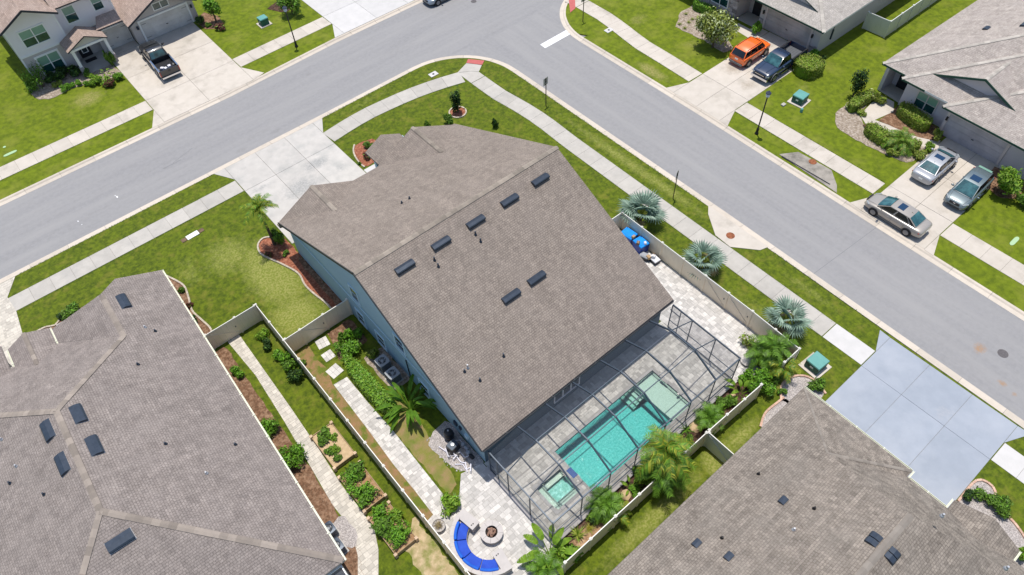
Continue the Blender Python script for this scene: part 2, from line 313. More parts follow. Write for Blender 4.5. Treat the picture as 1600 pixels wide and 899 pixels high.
patches('concrete_warm', [(52.2, 31.3, 1.6, 1.2, .8), (51.0, 28.8, 1.2, 1.0, .7), (54.5, 30, 2.5, .5, .6), (52, 12, 1.6, .8, .5), (14, 70, 3, 1.2, .35), (17, 66, 1, 3, .4)], (.30, .25, .19), (.38, .325, .26), .75)
patches('concrete_white', [(13.6, 45.2, 2.2, 1.6, .85), (15.9, 46.8, 1.6, 1.0, .9), (17.3, 45, 1, .8, .6), (11, 47.4, 1.6, .5, .7)], (.26, .26, .25), (.40, .39, .37), .75)
patches('grass_bright', [(4.5, 69.5, 2.2, 1.8, .8), (51.5, 43, 2.2, 1.6, .55), (46.2, 36.2, .9, 2.6, .9), (52.2, 36.5, 1.6, 1.6, .5), (54.5, 25.3, 1.6, 1, .5)], (.30, .26, .09), (.18, .20, .04))

# ------------------------------------------------------------------ mesh helpers
class MB:
    def __init__(s): s.V = []; s.Fc = []; s.M = []; s.T = []; s.names = []; s.X = None
    def mi(s, m):
        if m not in s.names: s.names.append(m)
        return s.names.index(m)
    def add(s, vs, fs, m, tone=.5):
        b = len(s.V)
        for v in vs:
            v = Vector(v); s.V.append(s.X @ v if s.X else v)
        k = s.mi(m)
        for f in fs: s.Fc.append([b + i for i in f]); s.M.append(k); s.T.append(tone)
        return s
    def box(s, x0, x1, y0, y1, z0, z1, m, tone=.5, top=0.0):
        t = top
        vs = [(x0, y0, z0), (x1, y0, z0), (x1, y1, z0), (x0, y1, z0), (x0 + t, y0 + t, z1), (x1 - t, y0 + t, z1), (x1 - t, y1 - t, z1), (x0 + t, y1 - t, z1)]
        return s.add(vs, [(0, 3, 2, 1), (4, 5, 6, 7), (0, 1, 5, 4), (1, 2, 6, 5), (2, 3, 7, 6), (3, 0, 4, 7)], m, tone)
    def obox(s, c, dx, dy, hx, hy, z0, z1, m, tone=.5):
        "oriented box, dx unit dir"
        dx = Vector(dx).normalized(); dy = Vector((-dx.y, dx.x)); c = Vector(c)
        P = [c + dx * a * hx + dy * b * hy for a, b in ((-1, -1), (1, -1), (1, 1), (-1, 1))]
        return s.prism([(p.x, p.y) for p in P], z0, z1, m, tone)
    def prism(s, poly, z0, z1, m, tone=.5, inset=0.0):
        a = sum(poly[i][0] * poly[(i + 1) % len(poly)][1] - poly[(i + 1) % len(poly)][0] * poly[i][1] for i in range(len(poly)))
        if a < 0: poly = poly[::-1]
        n = len(poly); vs = [(p[0], p[1], z0) for p in poly] + [(p[0], p[1], z1) for p in poly]
        return s.add(vs, [tuple(range(n, 2 * n)), tuple(range(n - 1, -1, -1))] + [(i, (i + 1) % n, n + (i + 1) % n, n + i) for i in range(n)], m, tone)
    def quad(s, a, b, c, d, m, tone=.5): return s.add([a, b, c, d], [(0, 1, 2, 3)], m, tone)
    def slab(s, pts, th, m, m2=None):
        pts = [Vector(p) for p in pts]; n = len(pts)
        nr = Vector((0, 0, 0))
        for i in range(n): nr += pts[i].cross(pts[(i + 1) % n])
        if nr.z < 0: pts.reverse()
        lo = [p - Vector((0, 0, th)) for p in pts]
        s.add(pts, [tuple(range(n))], m)
        s.add(pts + lo, [(i, n + i, n + (i + 1) % n, (i + 1) % n) for i in range(n)], m2 or m)
        return s.add(lo, [tuple(range(n - 1, -1, -1))], m2 or m)
    def tube(s, pts, r, m, n=8, tone=.5, caps=True):
        pts = [Vector(p) for p in pts]; rs = r if isinstance(r, (list, tuple)) else [r] * len(pts); vs = []
        for i, p in enumerate(pts):
            d = (pts[min(i + 1, len(pts) - 1)] - pts[max(i - 1, 0)]).normalized()
            a = d.orthogonal().normalized() if i == 0 else (a - d * a.dot(d)).normalized()
            b = d.cross(a)
            vs += [p + (a * math.cos(2 * math.pi * k / n) + b * math.sin(2 * math.pi * k / n)) * rs[i] for k in range(n)]
        fs = [(i * n + k, i * n + (k + 1) % n, (i + 1) * n + (k + 1) % n, (i + 1) * n + k) for i in range(len(pts) - 1) for k in range(n)]
        if caps: fs += [tuple(range(n - 1, -1, -1)), tuple(range((len(pts) - 1) * n, len(pts) * n))]
        return s.add(vs, fs, m, tone)
    def lathe(s, prof, m, n=16, c=(0, 0, 0), tone=.5):
        vs = [(c[0] + r * math.cos(2 * math.pi * k / n), c[1] + r * math.sin(2 * math.pi * k / n), c[2] + z) for r, z in prof for k in range(n)]
        fs = [(i * n + k, i * n + (k + 1) % n, (i + 1) * n + (k + 1) % n, (i + 1) * n + k) for i in range(len(prof) - 1) for k in range(n)]
        fs += [tuple(range(n - 1, -1, -1)), tuple(range((len(prof) - 1) * n, len(prof) * n))]
        return s.add(vs, fs, m, tone)
    def bar(s, a, b, w, h, m, up=(0, 0, 1)):
        "rectangular bar from a to b"
        a = Vector(a); b = Vector(b); d = (b - a).normalized(); u = Vector(up)
        if abs(d.dot(u)) > .95: u = Vector((1, 0, 0))
        x = d.cross(u).normalized() * w / 2; y = x.cross(d).normalized() * h / 2
        vs = [a - x - y, a + x - y, a + x + y, a - x + y, b - x - y, b + x - y, b + x + y, b - x + y]
        return s.add(vs, [(0, 3, 2, 1), (4, 5, 6, 7), (0, 1, 5, 4), (1, 2, 6, 5), (2, 3, 7, 6), (3, 0, 4, 7)], m)
    def mesh(s, name, uvroof=False, smooth=False):
        me = bpy.data.meshes.new(name); me.from_pydata([tuple(v) for v in s.V], [], s.Fc)
        for m in s.names: me.materials.append(MATS[m])
        me.polygons.foreach_set('material_index', s.M)
        if smooth: me.polygons.foreach_set('use_smooth', [True] * len(s.Fc))
        at = me.attributes.new('tone', 'FLOAT', 'FACE'); at.data.foreach_set('value', s.T)
        if uvroof:
            uvl = me.uv_layers.new(name='UVMap')
            for p in me.polygons:
                nr = p.normal; e = Vector((0, 0, 1)).cross(nr)
                e = e.normalized() if e.length > 1e-4 else Vector((1, 0, 0))
                u = nr.cross(e)
                for li in p.loop_indices:
                    v = me.vertices[me.loops[li].vertex_index].co; uvl.data[li].uv = (v.dot(e), v.dot(u))
        me.update(); return me
    def build(s, name, parent=None, world=True, loc=None, rz=0.0, **k):
        o = bpy.data.objects.new(name, s.mesh(name, **k)); COL.objects.link(o)
        return put(o, parent, world, loc, rz)
def wm(o): return (wm(o.parent) @ o.matrix_parent_inverse @ o.matrix_basis) if o.parent else o.matrix_basis.copy()
def put(o, parent=None, world=True, loc=None, rz=0.0):
    if loc: o.location = loc
    if rz: o.rotation_euler.z = rz
    if parent:
        o.parent = parent
        if world: o.matrix_parent_inverse = wm(parent).inverted()
    return o
def inst(name, me, parent=None, loc=(0, 0, 0), rot=(0, 0, 0), sc=1.0):
    "object on shared mesh, local to parent"
    o = bpy.data.objects.new(name, me); COL.objects.link(o); o.location = loc; o.rotation_euler = rot
    o.scale = (sc, sc, sc) if isinstance(sc, (int, float)) else sc
    if parent: o.parent = parent
    return o
def tag(o, label=None, cat=None, group=None, kind=None):
    if label: o['label'] = label
    if cat: o['category'] = cat
    if group: o['group'] = group
    if kind: o['kind'] = kind
    return o
def thing(name, label, cat, loc=(0, 0, 0), rz=0.0, group=None):
    o = bpy.data.objects.new(name, None); COL.objects.link(o); o.location = loc; o.rotation_euler.z = rz; o.empty_display_size = .2
    return tag(o, label, cat, group)
def setting(name):
    o = bpy.data.objects.new(name, None); COL.objects.link(o); o['kind'] = 'structure'; return o
def offset(poly, d):
    "left offset of an open polyline"
    P = [Vector(p[:2]) for p in poly]; out = []
    for i, p in enumerate(P):
        a = (P[i] - P[i - 1]).normalized() if i else (P[1] - P[0]).normalized()
        b = (P[i + 1] - P[i]).normalized() if i < len(P) - 1 else a
        n = (Vector((-a.y, a.x)) + Vector((-b.y, b.x))); n.normalize()
        k = 1 / max(.5, n.dot(Vector((-a.y, a.x))))
        out.append(p + n * d * k)
    return out
def resample(poly, step):
    P = [Vector(p[:2]) for p in poly]; out = [P[0]]; acc = 0.0
    for i in range(len(P) - 1):
        L = (P[i + 1] - P[i]).length; t = step - acc
        while t < L - 1e-6:
            out.append(P[i].lerp(P[i + 1], t / L)); t += step
        acc = L - (t - step)
    if (out[-1] - P[-1]).length > step * .3: out.append(P[-1])
    else: out[-1] = P[-1]
    return out
def arc(cx, cy, r, a0, a1, n=12): return [(cx + r * math.cos(R(a0 + (a1 - a0) * i / n)), cy + r * math.sin(R(a0 + (a1 - a0) * i / n))) for i in range(n + 1)]
def inside(x, y, poly):
    c = False; n = len(poly)
    for i in range(n):
        x1, y1 = poly[i][:2]; x2, y2 = poly[(i + 1) % n][:2]
        if (y1 > y) != (y2 > y) and x < (x2 - x1) * (y - y1) / (y2 - y1) + x1: c = not c
    return c
mat('rust_film', (.30, .16, .07), (.27, .24, .22), 3.0, .9, lo=.4, hi=.6)
mat('worn', (.30, .17, .09), (.20, .16, .05), 2.5, .95, c3=(.12, .15, .02), scale3=1.1, bump=1, bscale=25, lo3=.5, hi3=.6)
mat('grass_worn', (.20, .20, .04), (.30, .20, .10), 1.6, .95, c3=(.12, .17, .02), scale3=.9, bump=1, bscale=25)
mat('sandy', (.55, .42, .26), (.36, .28, .14), 2.5, .95, c3=(.16, .19, .03), scale3=1.3, bump=1, bscale=25)
mat('lid_green', (.36, .52, .30), None, rough=.6)
mat('ridge_main', (.285, .243, .198), (.245, .21, .175), 3, .95, tone=.25)
screen_mat('screen_solid', .6)
mat('pebble_fine', (.52, .47, .44), (.28, .25, .235), 16, .9, bump=1, bscale=20, lo=.42, hi=.55)
mat('mulch_pale2', (.42, .26, .14), (.18, .10, .06), 7, .95, c3=(.55, .38, .24), scale3=4, bump=1, bscale=30)
mat('sign_cap', (.05, .06, .09), None, rough=.5)
# ------------------------------------------------------------------ ground, roads, kerbs, lawns
PX0, PX1, PY0, PY1 = 10.3, 22.35, 10.3, 14.05          # hole for pool and spa
g = MB()
for x0, x1, y0, y1 in ((-400, 400, PY1, 400), (-400, 400, -400, PY0), (-400, PX0, PY0, PY1), (PX1, 400, PY0, PY1)):
    g.add([(x0, y0, -.03), (x1, y0, -.03), (x1, y1, -.03), (x0, y1, -.03)], [(0, 1, 2, 3)], 'grass')
tag(g.build('ground'), kind='structure')
r = MB(); r.add([(-200, 51, 0), (200, 51, 0), (200, 62.5, 0), (-200, 62.5, 0)], [(0, 1, 2, 3)], 'asphalt')
r.add([(35.5, -150, 0), (46.5, -150, 0), (52, 51, 0), (29, 51, 0)], [(0, 1, 2, 3)], 'asphalt_side'); road = tag(r.build('road'), kind='structure')
sm = MB(); 
def seam(pts, w=.035):
    for a, b in zip(pts, pts[1:]): sm.bar((*a, .004), (*b, .004), w, .004, 'asphalt_seam')
seam([G2(1370, 355), G2(1270, 429)], .03); seam([G2(1260, 262), G2(1310, 258)], .02); seam([G2(255, 264), G2(283, 250)], .03); seam([G2(270, 255), G2(300, 232)], .02)
sm.build('seam', road)
st = MB(); st.add([(*G2(844, 70), .005), (*G2(852, 75.5), .005), (*G2(894, 52), .005), (*G2(886, 46.5), .005)], [(0, 1, 2, 3)], 'white_paint')
st.build('stop_line', road)
for px, py, w in ((183, 308, .16), (122, 346, .1), (128, 351, .07), (180, 306, .08)):
    m = MB(); c = G(px, py); m.X = Matrix.Translation((c.x, c.y, 0)) @ Matrix.Rotation(random.random() * 3, 4, 'Z'); m.add([(-w, -w * .3, .005), (w * .3, -w * .5, .005), (w, w * .2, .005), (0, w * .5, .005)], [(0, 1, 2, 3)], 'white_paint'); m.build('paint_splash', road)


EA = [(-120, 52.4), (20, 52.35)] + arc(30.1, 45.35, 7.1, 90, 0, 12) + [(37.2, 20), (36.75, -10), (36.4, -120)]
EN = [(120, 61.2), (27, 61.1), (15, 60.55), (-120, 60.5)]
EE = [(44.0, -120), (44.15, 0), (44.7, 30), (44.7, 44.6)] + arc(51.8, 44.6, 7.1, 180, 90, 12) + [(120, 51.7)]
def kerb(edge, side):
    k = setting('kerb')
    E = resample(edge, .6); E = [p for p in E if -25 < p.x < 80 and -16 < p.y < 70]
    Q = offset(E, .36 * side); Rr = offset(E, .46 * side); S = offset(E, .62 * side)
    for i in range(0, len(E) - 1, 5):
        j = min(i + 5, len(E) - 1); m = MB(); rows = []
        for t in range(i, j + 1):
            rows.append([(*E[t], -.02), (*E[t], .012), (*Q[t], .03), (*Rr[t], .115), (*S[t], .138), (*S[t], -.02)])
        # joint: pull the end row back a little
        e = (E[j] - E[j - 1]).normalized() * .02
        rows[-1] = [(x - e.x, y - e.y, z) for x, y, z in rows[-1]]
        vs = [p for rw in rows for p in rw]; fs = []
        for a in range(len(rows) - 1):
            for b in range(5):
                q = (a * 6 + b, a * 6 + b + 1, a * 6 + 6 + b + 1, a * 6 + 6 + b); fs.append(q if side < 0 else q[::-1])
        fs += [tuple(range(6)), tuple(range(len(rows) * 6 - 6, len(rows) * 6))]
        m.add(vs, fs, 'kerb'); m.build('kerb_section', k)
    return k
kerb(EA, -1); kerb(EN, -1); kerb(EE, -1)
def lawn(name, poly, m, z0=-.02, z1=.12):
    b = MB(); b.prism([tuple(p[:2]) for p in poly], z0, z1, m); return tag(b.build(name), kind='structure')
ea = [(p.x, p.y) for p in offset(EA, -.62)]
i12 = [i for i, p in enumerate(ea) if p[1] > 12]
up = [p for p in ea if p[1] > 12]; xr = 36.4
lawn('lawn', [(-120, 12)] + up + [(xr, 12), (PX1, 12), (PX1, PY1), (PX0, PY1), (PX0, 12)], 'grass')
lo = [p for p in ea if p[1] < 12]
lawn('lawn', [(xr, 12)] + lo + [(-120, -120), (-120, 12), (PX0, 12), (PX0, PY0), (PX1, PY0), (PX1, 12)], 'grass')
en = [(p.x, p.y) for p in offset(EN, -.62)]; lawn('lawn', en + [(-120, 160), (120, 160)], 'grass_bright')
ee = [(p.x, p.y) for p in offset(EE, -.62)]; lawn('lawn', ee + [(120, -120)], 'grass_bright')
def sheet(name, poly, m, z=.124, kind='structure'):
    b = MB(); b.add([(p[0], p[1], z) for p in poly], [tuple(range(len(poly)))], m); return tag(b.build(name), kind=kind)
def wob(poly, step=.7, amp=.12):
    P = resample(list(poly) + [poly[0]], step)[:-1]
    return [(p.x + random.uniform(-amp, amp), p.y + random.uniform(-amp, amp)) for p in P]
sheet('worn_soil', [(4.67, 31.1), (4.67, 15.62), (5.5, 15.62), (5.42, 18), (5.5, 22.8), (5.5, 27.3), (5.9, 28.6), (5.75, 29.6), (5.9, 31.1)], 'worn', .1285)
sheet('worn_soil', wob([(6.7, 15.95), (7.6, 16.3), (8.0, 19.7), (8.3, 21), (8.2, 24), (7.4, 22.2), (6.65, 21.7)], .3, .06), 'grass_worn', .1285)
sheet('worn_soil', wob([(2.9, 15.0), (4.4, 16.4), (4.4, 9.5), (2.4, 9.5), (2.6, 12.5)], .3, .12), 'sandy', .1285)
sheet('side_lawn', wob([(5.6, 27.6), (5.2, 31.1), (9.4, 31.1), (9.5, 28)], .7, .05), 'grass', .1255)

# ------------------------------------------------------------------ slabs
def base_sheet(par, poly, z=.128, m='joint'):
    b = MB(); b.prism([tuple(p[:2]) for p in poly], .02, z, m); b.build('bedding', par)
def strip_walk(center, w, m, step=1.55, z=.152):
    par = setting('sidewalk'); C = resample(center, step); A = offset(C, w / 2); B = offset(C, -w / 2)
    base_sheet(par, [(p.x, p.y) for p in A] + [(p.x, p.y) for p in reversed(B)])
    for i in range(len(C) - 1):
        t = .008 / step; f = lambda P, a: (P[i].lerp(P[i + 1], a))
        q = [f(A, t), f(A, 1 - t), f(B, 1 - t), f(B, t)]
        b = MB(); b.prism([(p.x, p.y) for p in q], .03, z + random.uniform(-.003, .003), m); b.build('slab', par)
    return par
strip_walk([(-8.95, 49.05), (9.75, 48.9)], 1.62, 'concrete')
sw1 = strip_walk([(18.55, 49.05), (21, 49.35), (23.3, 49.4), (26, 49.2), (28.3, 48.9), (30.5, 48.4), (32.55, 47.78)], 1.68, 'concrete')
strip_walk([(33.4, 46.4), (33.4, 43.5), (33.75, 40.6), (33.9, 38), (33.75, 34), (33.7, 26), (33.65, 16), (33.6, 8.1)], 1.62, 'concrete')
def poly_slab(par, poly, m, z=.152, name='slab'):
    b = MB(); b.prism([tuple(p[:2]) for p in poly], .03, z, m); return b.build(name, par)
poly_slab(sw1, [(32.6, 46.95), (32.62, 48.58), (33.7, 47.9), (34.2, 47.3), (34.2, 46.45), (32.6, 46.45)], 'concrete')
poly_slab(sw1, [(32.64, 48.62), G2(729, 101), G2(753, 104), (34.22, 47.34), (33.72, 47.93)], 'concrete', .150)
poly_slab(sw1, [G2(731.5, 94.5), G2(757, 97), G2(753.5, 103.5), G2(728.8, 100.5)], 'red_paver', .156, 'tactile_paver')
strip_walk([(33.6, 8.05), (33.6, 5.05)], 1.62, 'concrete_new', 3)
strip_walk([(-30, 64.5), (8.45, 64.5)], 1.75, 'concrete_warm'); strip_walk([(17.65, 64.8), (28.15, 65)], 1.75, 'concrete_warm'); strip_walk([(36.3, 65), (70, 65)], 1.75, 'concrete_warm')
s3 = strip_walk([(49.4, 48.9), (49.4, 45.5), (49.0, 42.5), (48.6, 40), (48.55, 37), (48.4, 32.8)], 1.8, 'concrete_warm')
poly_slab(s3, [(48.5, 48.95), (50.3, 48.95), (50.6, 50.9), (48.4, 50.5)], 'concrete_warm'); poly_slab(s3, [G2(887, -10), G2(898, -10), G2(899, 15), G2(891, 22)], 'red_paver', .156, 'tactile_paver')
strip_walk([(48.1, 27.3), (48.0, 13.45)], 1.7, 'concrete_warm'); strip_walk([(47.9, 7.65), (47.7, -30)], 1.8, 'concrete_warm')
strip_walk([(33.6, -3.85), (33.5, -30)], 1.65, 'concrete_new')
def driveway(xs, ys, m, flares=(), gap=.014, z=.15):
    par = setting('driveway')
    base_sheet(par, [(xs[0], ys[0]), (xs[-1], ys[0]), (xs[-1], ys[-1]), (xs[0], ys[-1])])
    for i in range(len(xs) - 1):
        for j in range(len(ys) - 1):
            b = MB(); b.prism([(xs[i] + gap, ys[j] + gap), (xs[i + 1] - gap, ys[j] + gap), (xs[i + 1] - gap, ys[j + 1] - gap), (xs[i] + gap, ys[j + 1] - gap)], .03, z + random.uniform(-.003, .003), m)
            b.build('slab', par)
    for p in flares: poly_slab(par, p, m, z)
    return par
driveway([9.8, 12.7, 15.6, 18.5], [40.2, 48.0, 51.72], 'concrete_white', [[(9.79, 49.9), (9.79, 51.72), (8.8, 51.7)], [(18.51, 49.9), (19.5, 51.7), (18.51, 51.72)]])
driveway([8.5, 11.7], [74.62, 75.78], 'concrete_warm')
driveway([8.5, 13.0, 17.6], [61.18, 65.4, 69.9, 74.6], 'concrete_warm', [[(8.49, 63.5), (8.49, 61.15), (7.3, 61.12)], [(17.61, 63.9), (18.9, 61.5), (17.61, 61.2)]])
driveway([28.2, 32.2, 36.2], [61.75, 65.9, 72, 80], 'concrete_new', [[(28.19, 64), (28.19, 61.75), (27.1, 61.75)], [(36.21, 64), (37.3, 61.8), (36.21, 61.75)]])
driveway([45.25, 49.3, 54.0, 59.2], [27.35, 30.0, 32.7], 'concrete_warm', [[(47.4, 32.71), (45.3, 33.6), (45.25, 32.71)], [(47.4, 27.34), (45.25, 27.34), (45.15, 26.4)]])
driveway([44.9, 48.9, 52.9, 57.75], [7.7, 10.4, 13.1], 'concrete_warm', [[(47.3, 13.11), (45.0, 14.1), (44.9, 13.11)], [(47.0, 7.69), (44.85, 7.69), (44.8, 6.9)]])
driveway([26.6, 28.1, 32.75, 36.1], [-3.8, -.85, 2.1, 5.0], 'concrete_blue', [[(34.4, 5.01), (36.1, 5.01), (36.15, 5.8)], [(34.4, -3.81), (36.15, -4.6), (36.1, -3.81)]], gap=.009)
poly_slab(setting('path'), [(54.6, 19.6), (54.9, 18.4), (57.2, 17.9), (58.4, 18.6), (58.4, 20.0)], 'concrete_warm')
poly_slab(setting('path'), [(54.6, 19.4), (53.9, 18.4), (54.6, 14.4), (55.4, 12.9), (56.7, 13.2), (55.9, 14.8), (55.1, 18.2)], 'concrete_warm', .149)
poly_slab(setting('path'), [(57.1, 35.6), (56.9, 33.4), (57.6, 32.75), (59.1, 32.75), (59.1, 34.0), (58.2, 34.3), (58.2, 35.7)], 'concrete_warm', .149)
poly_slab(setting('path'), [(18.55, 43.4), (21.8, 43.4), (21.8, 42.2), (18.55, 42.2)], 'concrete_new', .149)

# storm inlets
def inlet(poly, label, m1, man, mlabel, throat=None):
    t = thing('storm_inlet', label, 'storm inlet', (*man, .12)); b = MB(); b.prism(poly, .0, .165, m1); b.build('apron', t)
    if throat:
        b = MB(); (x0, y0), (x1, y1) = throat; b.bar((x0, y0, .10), (x1, y1, .10), .12, .16, 'plastic_black'); b.build('throat', t)
    b = MB(); b.lathe([(.0, .166), (.33, .166), (.33, .176), (.30, .178), (.27, .172), (.0, .172)], 'rust', 20, (man[0], man[1], 0)); mo = b.build('manhole_cover', t)
inlet([(36.62, 21.3), (35.9, 20.7), (34.6, 18.9), (34.5, 17.4), (35.9, 15.7), (36.58, 15.5)], 'flared concrete storm inlet apron with a rusty round cover near the silver fan palms', 'concrete_warm', (35.4, 18.1), '')
inlet([(45.5, 21.2), (46.0, 20.9), (46.9, 20.3), (47.05, 17.2), (45.9, 15.9), (45.15, 15.4)], 'weathered grey storm inlet with a long black throat opening opposite the signpost', 'concrete_old', (46.75, 18.8), '', ((45.45, 20.9), (45.55, 16.3)))
def manhole(x, y, label, r=.34):
    b = MB(); b.lathe([(.0, .003), (r, .003), (r, .012), (r - .04, .014), (r - .06, .010), (.0, .010)], 'iron', 22, (0, 0, 0))
    for k in range(6):
        a = k * math.pi / 3; b.box(.12 * math.cos(a) - .02, .12 * math.cos(a) + .02, .12 * math.sin(a) - .02, .12 * math.sin(a) + .02, .010, .016, 'iron')
    tag(b.build('manhole_cover', loc=(x, y, 0)), label, 'manhole cover')
manhole(40.6, -.6, 'dark round iron manhole cover in the road beside an orange rust stain'); manhole(41.6, 57.4, 'small dark manhole cover in the road junction near the top of the photo', .3)
for x, y, l in ((30.8, 50.0, 'white concrete box with dark cap in the verge beside the red kerb ramp'), (48.0, 43.7, 'white concrete box with dark cap in the verge near the stop line')):
    t = thing('meter_box', l, 'meter box', (x, y, .12)); b = MB(); b.box(-.42, .42, -.3, .3, 0, .05, 'concrete_new'); b.build('frame', t, False); b = MB(); b.lathe([(0, .05), (.11, .05), (.11, .06), (0, .06)], 'plastic_black', 12); b.build('lid', t, False)
for (px, py), l, m in (((16, 240), 'pale green capsule shaped utility lid in the grass at the far left', 'lid_green'), ((1585, 377), 'pale green capsule shaped utility lid in the grass at the far right', 'lid_green'), ((7, 230), 'small round pale green lid in the grass at the left edge', 'lid_green')):
    c = G(px, py, .13); b = MB(); w = .42 if 'small' not in l else .12
    b.prism([(c.x + w * x, c.y + .2 * y) for x, y in arc(.6, 0, .8, -80, 80, 6) + arc(-.6, 0, .8, 100, 260, 6)] if w > .2 else [(c.x + x, c.y + y) for x, y in arc(0, 0, .13, 0, 330, 11)], .12, .15, m)
    tag(b.build('utility_cover'), l, 'utility cover')
c = G(301, 368, .13); t = thing('access_box', 'white rectangular access panel between two dark blocks in the front lawn', 'access panel', (c.x, c.y, .12), R(2))
b = MB(); b.box(-.5, .5, -.24, .24, 0, .05, 'white_paint'); b.build('panel', t, False)
for sx in (-.75, .75):
    b = MB(); b.box(sx - .2, sx + .2, -.2, .2, 0, .04, 'wood_dark'); b.build('end_block', t, False)

# ------------------------------------------------------------------ pavers
def clip_rect(poly, x0, x1, y0, y1):
    for ax, lim, sg in ((0, x0, 1), (0, x1, -1), (1, y0, 1), (1, y1, -1)):
        out = []
        for i in range(len(poly)):
            p, q = poly[i], poly[(i + 1) % len(poly)]; a, b = (p[ax] - lim) * sg, (q[ax] - lim) * sg
            if a >= 0: out.append(p)
            if (a < 0) != (b < 0): t = a / (a - b); out.append((p[0] + (q[0] - p[0]) * t, p[1] + (q[1] - p[1]) * t))
        poly = out
        if len(poly) < 3: return []
    return poly
def pavers(par, poly, z0, z1, m, holes=(), us=.15, name='pavers', rows=(.15, .3, .3), seed=1, gap=.012, wid=(.15, .3, .3, .45)):
    rnd = random.Random(seed); b = MB(); poly = [tuple(p[:2]) for p in poly]; xs = [p[0] for p in poly]; ys = [p[1] for p in poly]
    y = min(ys)
    while y < max(ys):
        h = rnd.choice(rows); x = min(xs) - rnd.random() * .3
        while x < max(xs):
            w = rnd.choice(wid); cx, cy = x + w / 2, y + h / 2; tn = rnd.random(); zz = z1 + rnd.uniform(-.003, .003)
            if not any(hx0 - w * .2 < cx < hx1 + w * .2 and hy0 - h * .2 < cy < hy1 + h * .2 for hx0, hx1, hy0, hy1 in holes):
                X1, Y1 = x + w - gap, y + h - gap; c = [inside(u, v, poly) for u, v in ((x, y), (X1, y), (X1, Y1), (x, Y1))]
                if all(c): b.box(x, X1, y, Y1, z0, zz, m, tn)
                elif any(c) or inside(cx, cy, poly):
                    q = clip_rect(poly, x, X1, y, Y1)
                    ar = abs(sum(q[i][0] * q[(i + 1) % len(q)][1] - q[(i + 1) % len(q)][0] * q[i][1] for i in range(len(q)))) if q else 0
                    if ar > .004: b.prism(q, z0, zz, m, tn)
            x += w
        y += h
    tag(b.build(name, par), kind='stuff')
def paved(name, poly, m, z=.155, holes=(), **k):
    par = setting(name); b = MB()
    if holes:
        hx0, hx1, hy0, hy1 = holes[0]; xs = [p[0] for p in poly]; ys = [p[1] for p in poly]; X0, X1, Y0, Y1 = min(xs), max(xs), min(ys), max(ys)
        for q in ((X0, X1, hy1, Y1), (X0, X1, Y0, hy0), (X0, hx0, hy0, hy1), (hx1, X1, hy0, hy1)):
            if q[1] > q[0] and q[3] > q[2]: b.box(*q, .02, .14, 'paver_joint')
    else: b.prism(poly, .02, .14, 'paver_joint')
    b.build('bedding', par); pavers(par, poly, .1, z, m, holes, **k); return par
paved('patio', [(4.75, 15.6), (6.6, 15.9), (7.2, 15.6), (8.1, 16.6), (9.55, 16.3), (9.58, 9.9), (9.3, 8.3), (4.75, 8.3)], 'paver', seed=3)
paved('patio', [(25.62, 24.1), (29.7, 24.1), (29.7, 8.9), (26.9, 8.9), (25.62, 9.7)], 'paver', seed=4)
paved('paver_path', [G2(522, 603), G2(543, 591), G2(575, 630), G2(615, 675), G2(650, 720), G2(696, 778), (6.5, 15.6), (5.3, 15.6), G2(650, 770), G2(615, 727), G2(577, 675)], 'paver', seed=5)
paved('paver_path', [(1.75, 35.2), (2.65, 35.2), G2(456, 640), G2(500, 705), G2(535, 760), G2(570, 805), G2(586, 830), G2(592, 860), G2(592, 940), G2(560, 940), G2(560, 870), G2(548, 825), G2(520, 790), G2(480, 720), G2(445, 660), G2(400, 588)], 'paver_tan', seed=6)
paved('paver_driveway', [(-9.1, 42), (-9.1, 45.9), (-8.8, 48.3), (-8.9, 50), (-7.8, 51.7), (-22, 51.7), (-22, 40), (-9.1, 40)], 'paver_tan', seed=7)
pool_par = paved('pool_deck', [(9.6, 9.95), (25.6, 9.95), (25.6, 16.2), (9.6, 16.2)], 'paver_pool', holes=((PX0, PX1, PY0, PY1),), seed=8, z=.158)
# deck inside the bounding hole, round spa and pool
PW = (13.4, 22.2, 10.5, 13.9); SP = (10.95, 12.85, 11.05, 12.9)
hp = MB()
for q in ((PX0, PX1, PW[3], PY1), (PX0, PX1, PY0, PW[2]), (PX0, SP[0], PW[2], PW[3]), (SP[1], PW[0], PW[2], PW[3]), (PW[1], PX1, PW[2], PW[3]), (SP[0], SP[1], PW[2], SP[2]), (SP[0], SP[1], SP[3], PW[3])):
    hp.box(*q, -1.5, .14, 'paver_joint')
hp.build('bedding', pool_par)
pavers(pool_par, [(PX0, PY0), (PX1, PY0), (PX1, PY1), (PX0, PY1)], .1, .158, 'paver_pool', holes=(PW, SP), seed=9)
for k, (px, py) in enumerate(((504, 536), (513, 556), (523, 580))):
    c = G(px, py, .14); t = thing('stepping_stone', ['paver stepping stone nearest the fence gate', 'middle paver stepping stone of the three by the gate', 'paver stepping stone nearest the long paver path'][k], 'stepping stone', (c.x, c.y, .12), R(8 * (k - 1)), 'square stepping stones')
    w = (.42, .38, .45)[k]
    for i in range(3):
        for j in range(2):
            b = MB(); b.box(-w + i * w * .667 + .006, -w + (i + 1) * w * .667 - .006, -w + j * w + .006, -w + (j + 1) * w - .006, 0, .035, 'paver', random.random()); b.build('paver', t, False)

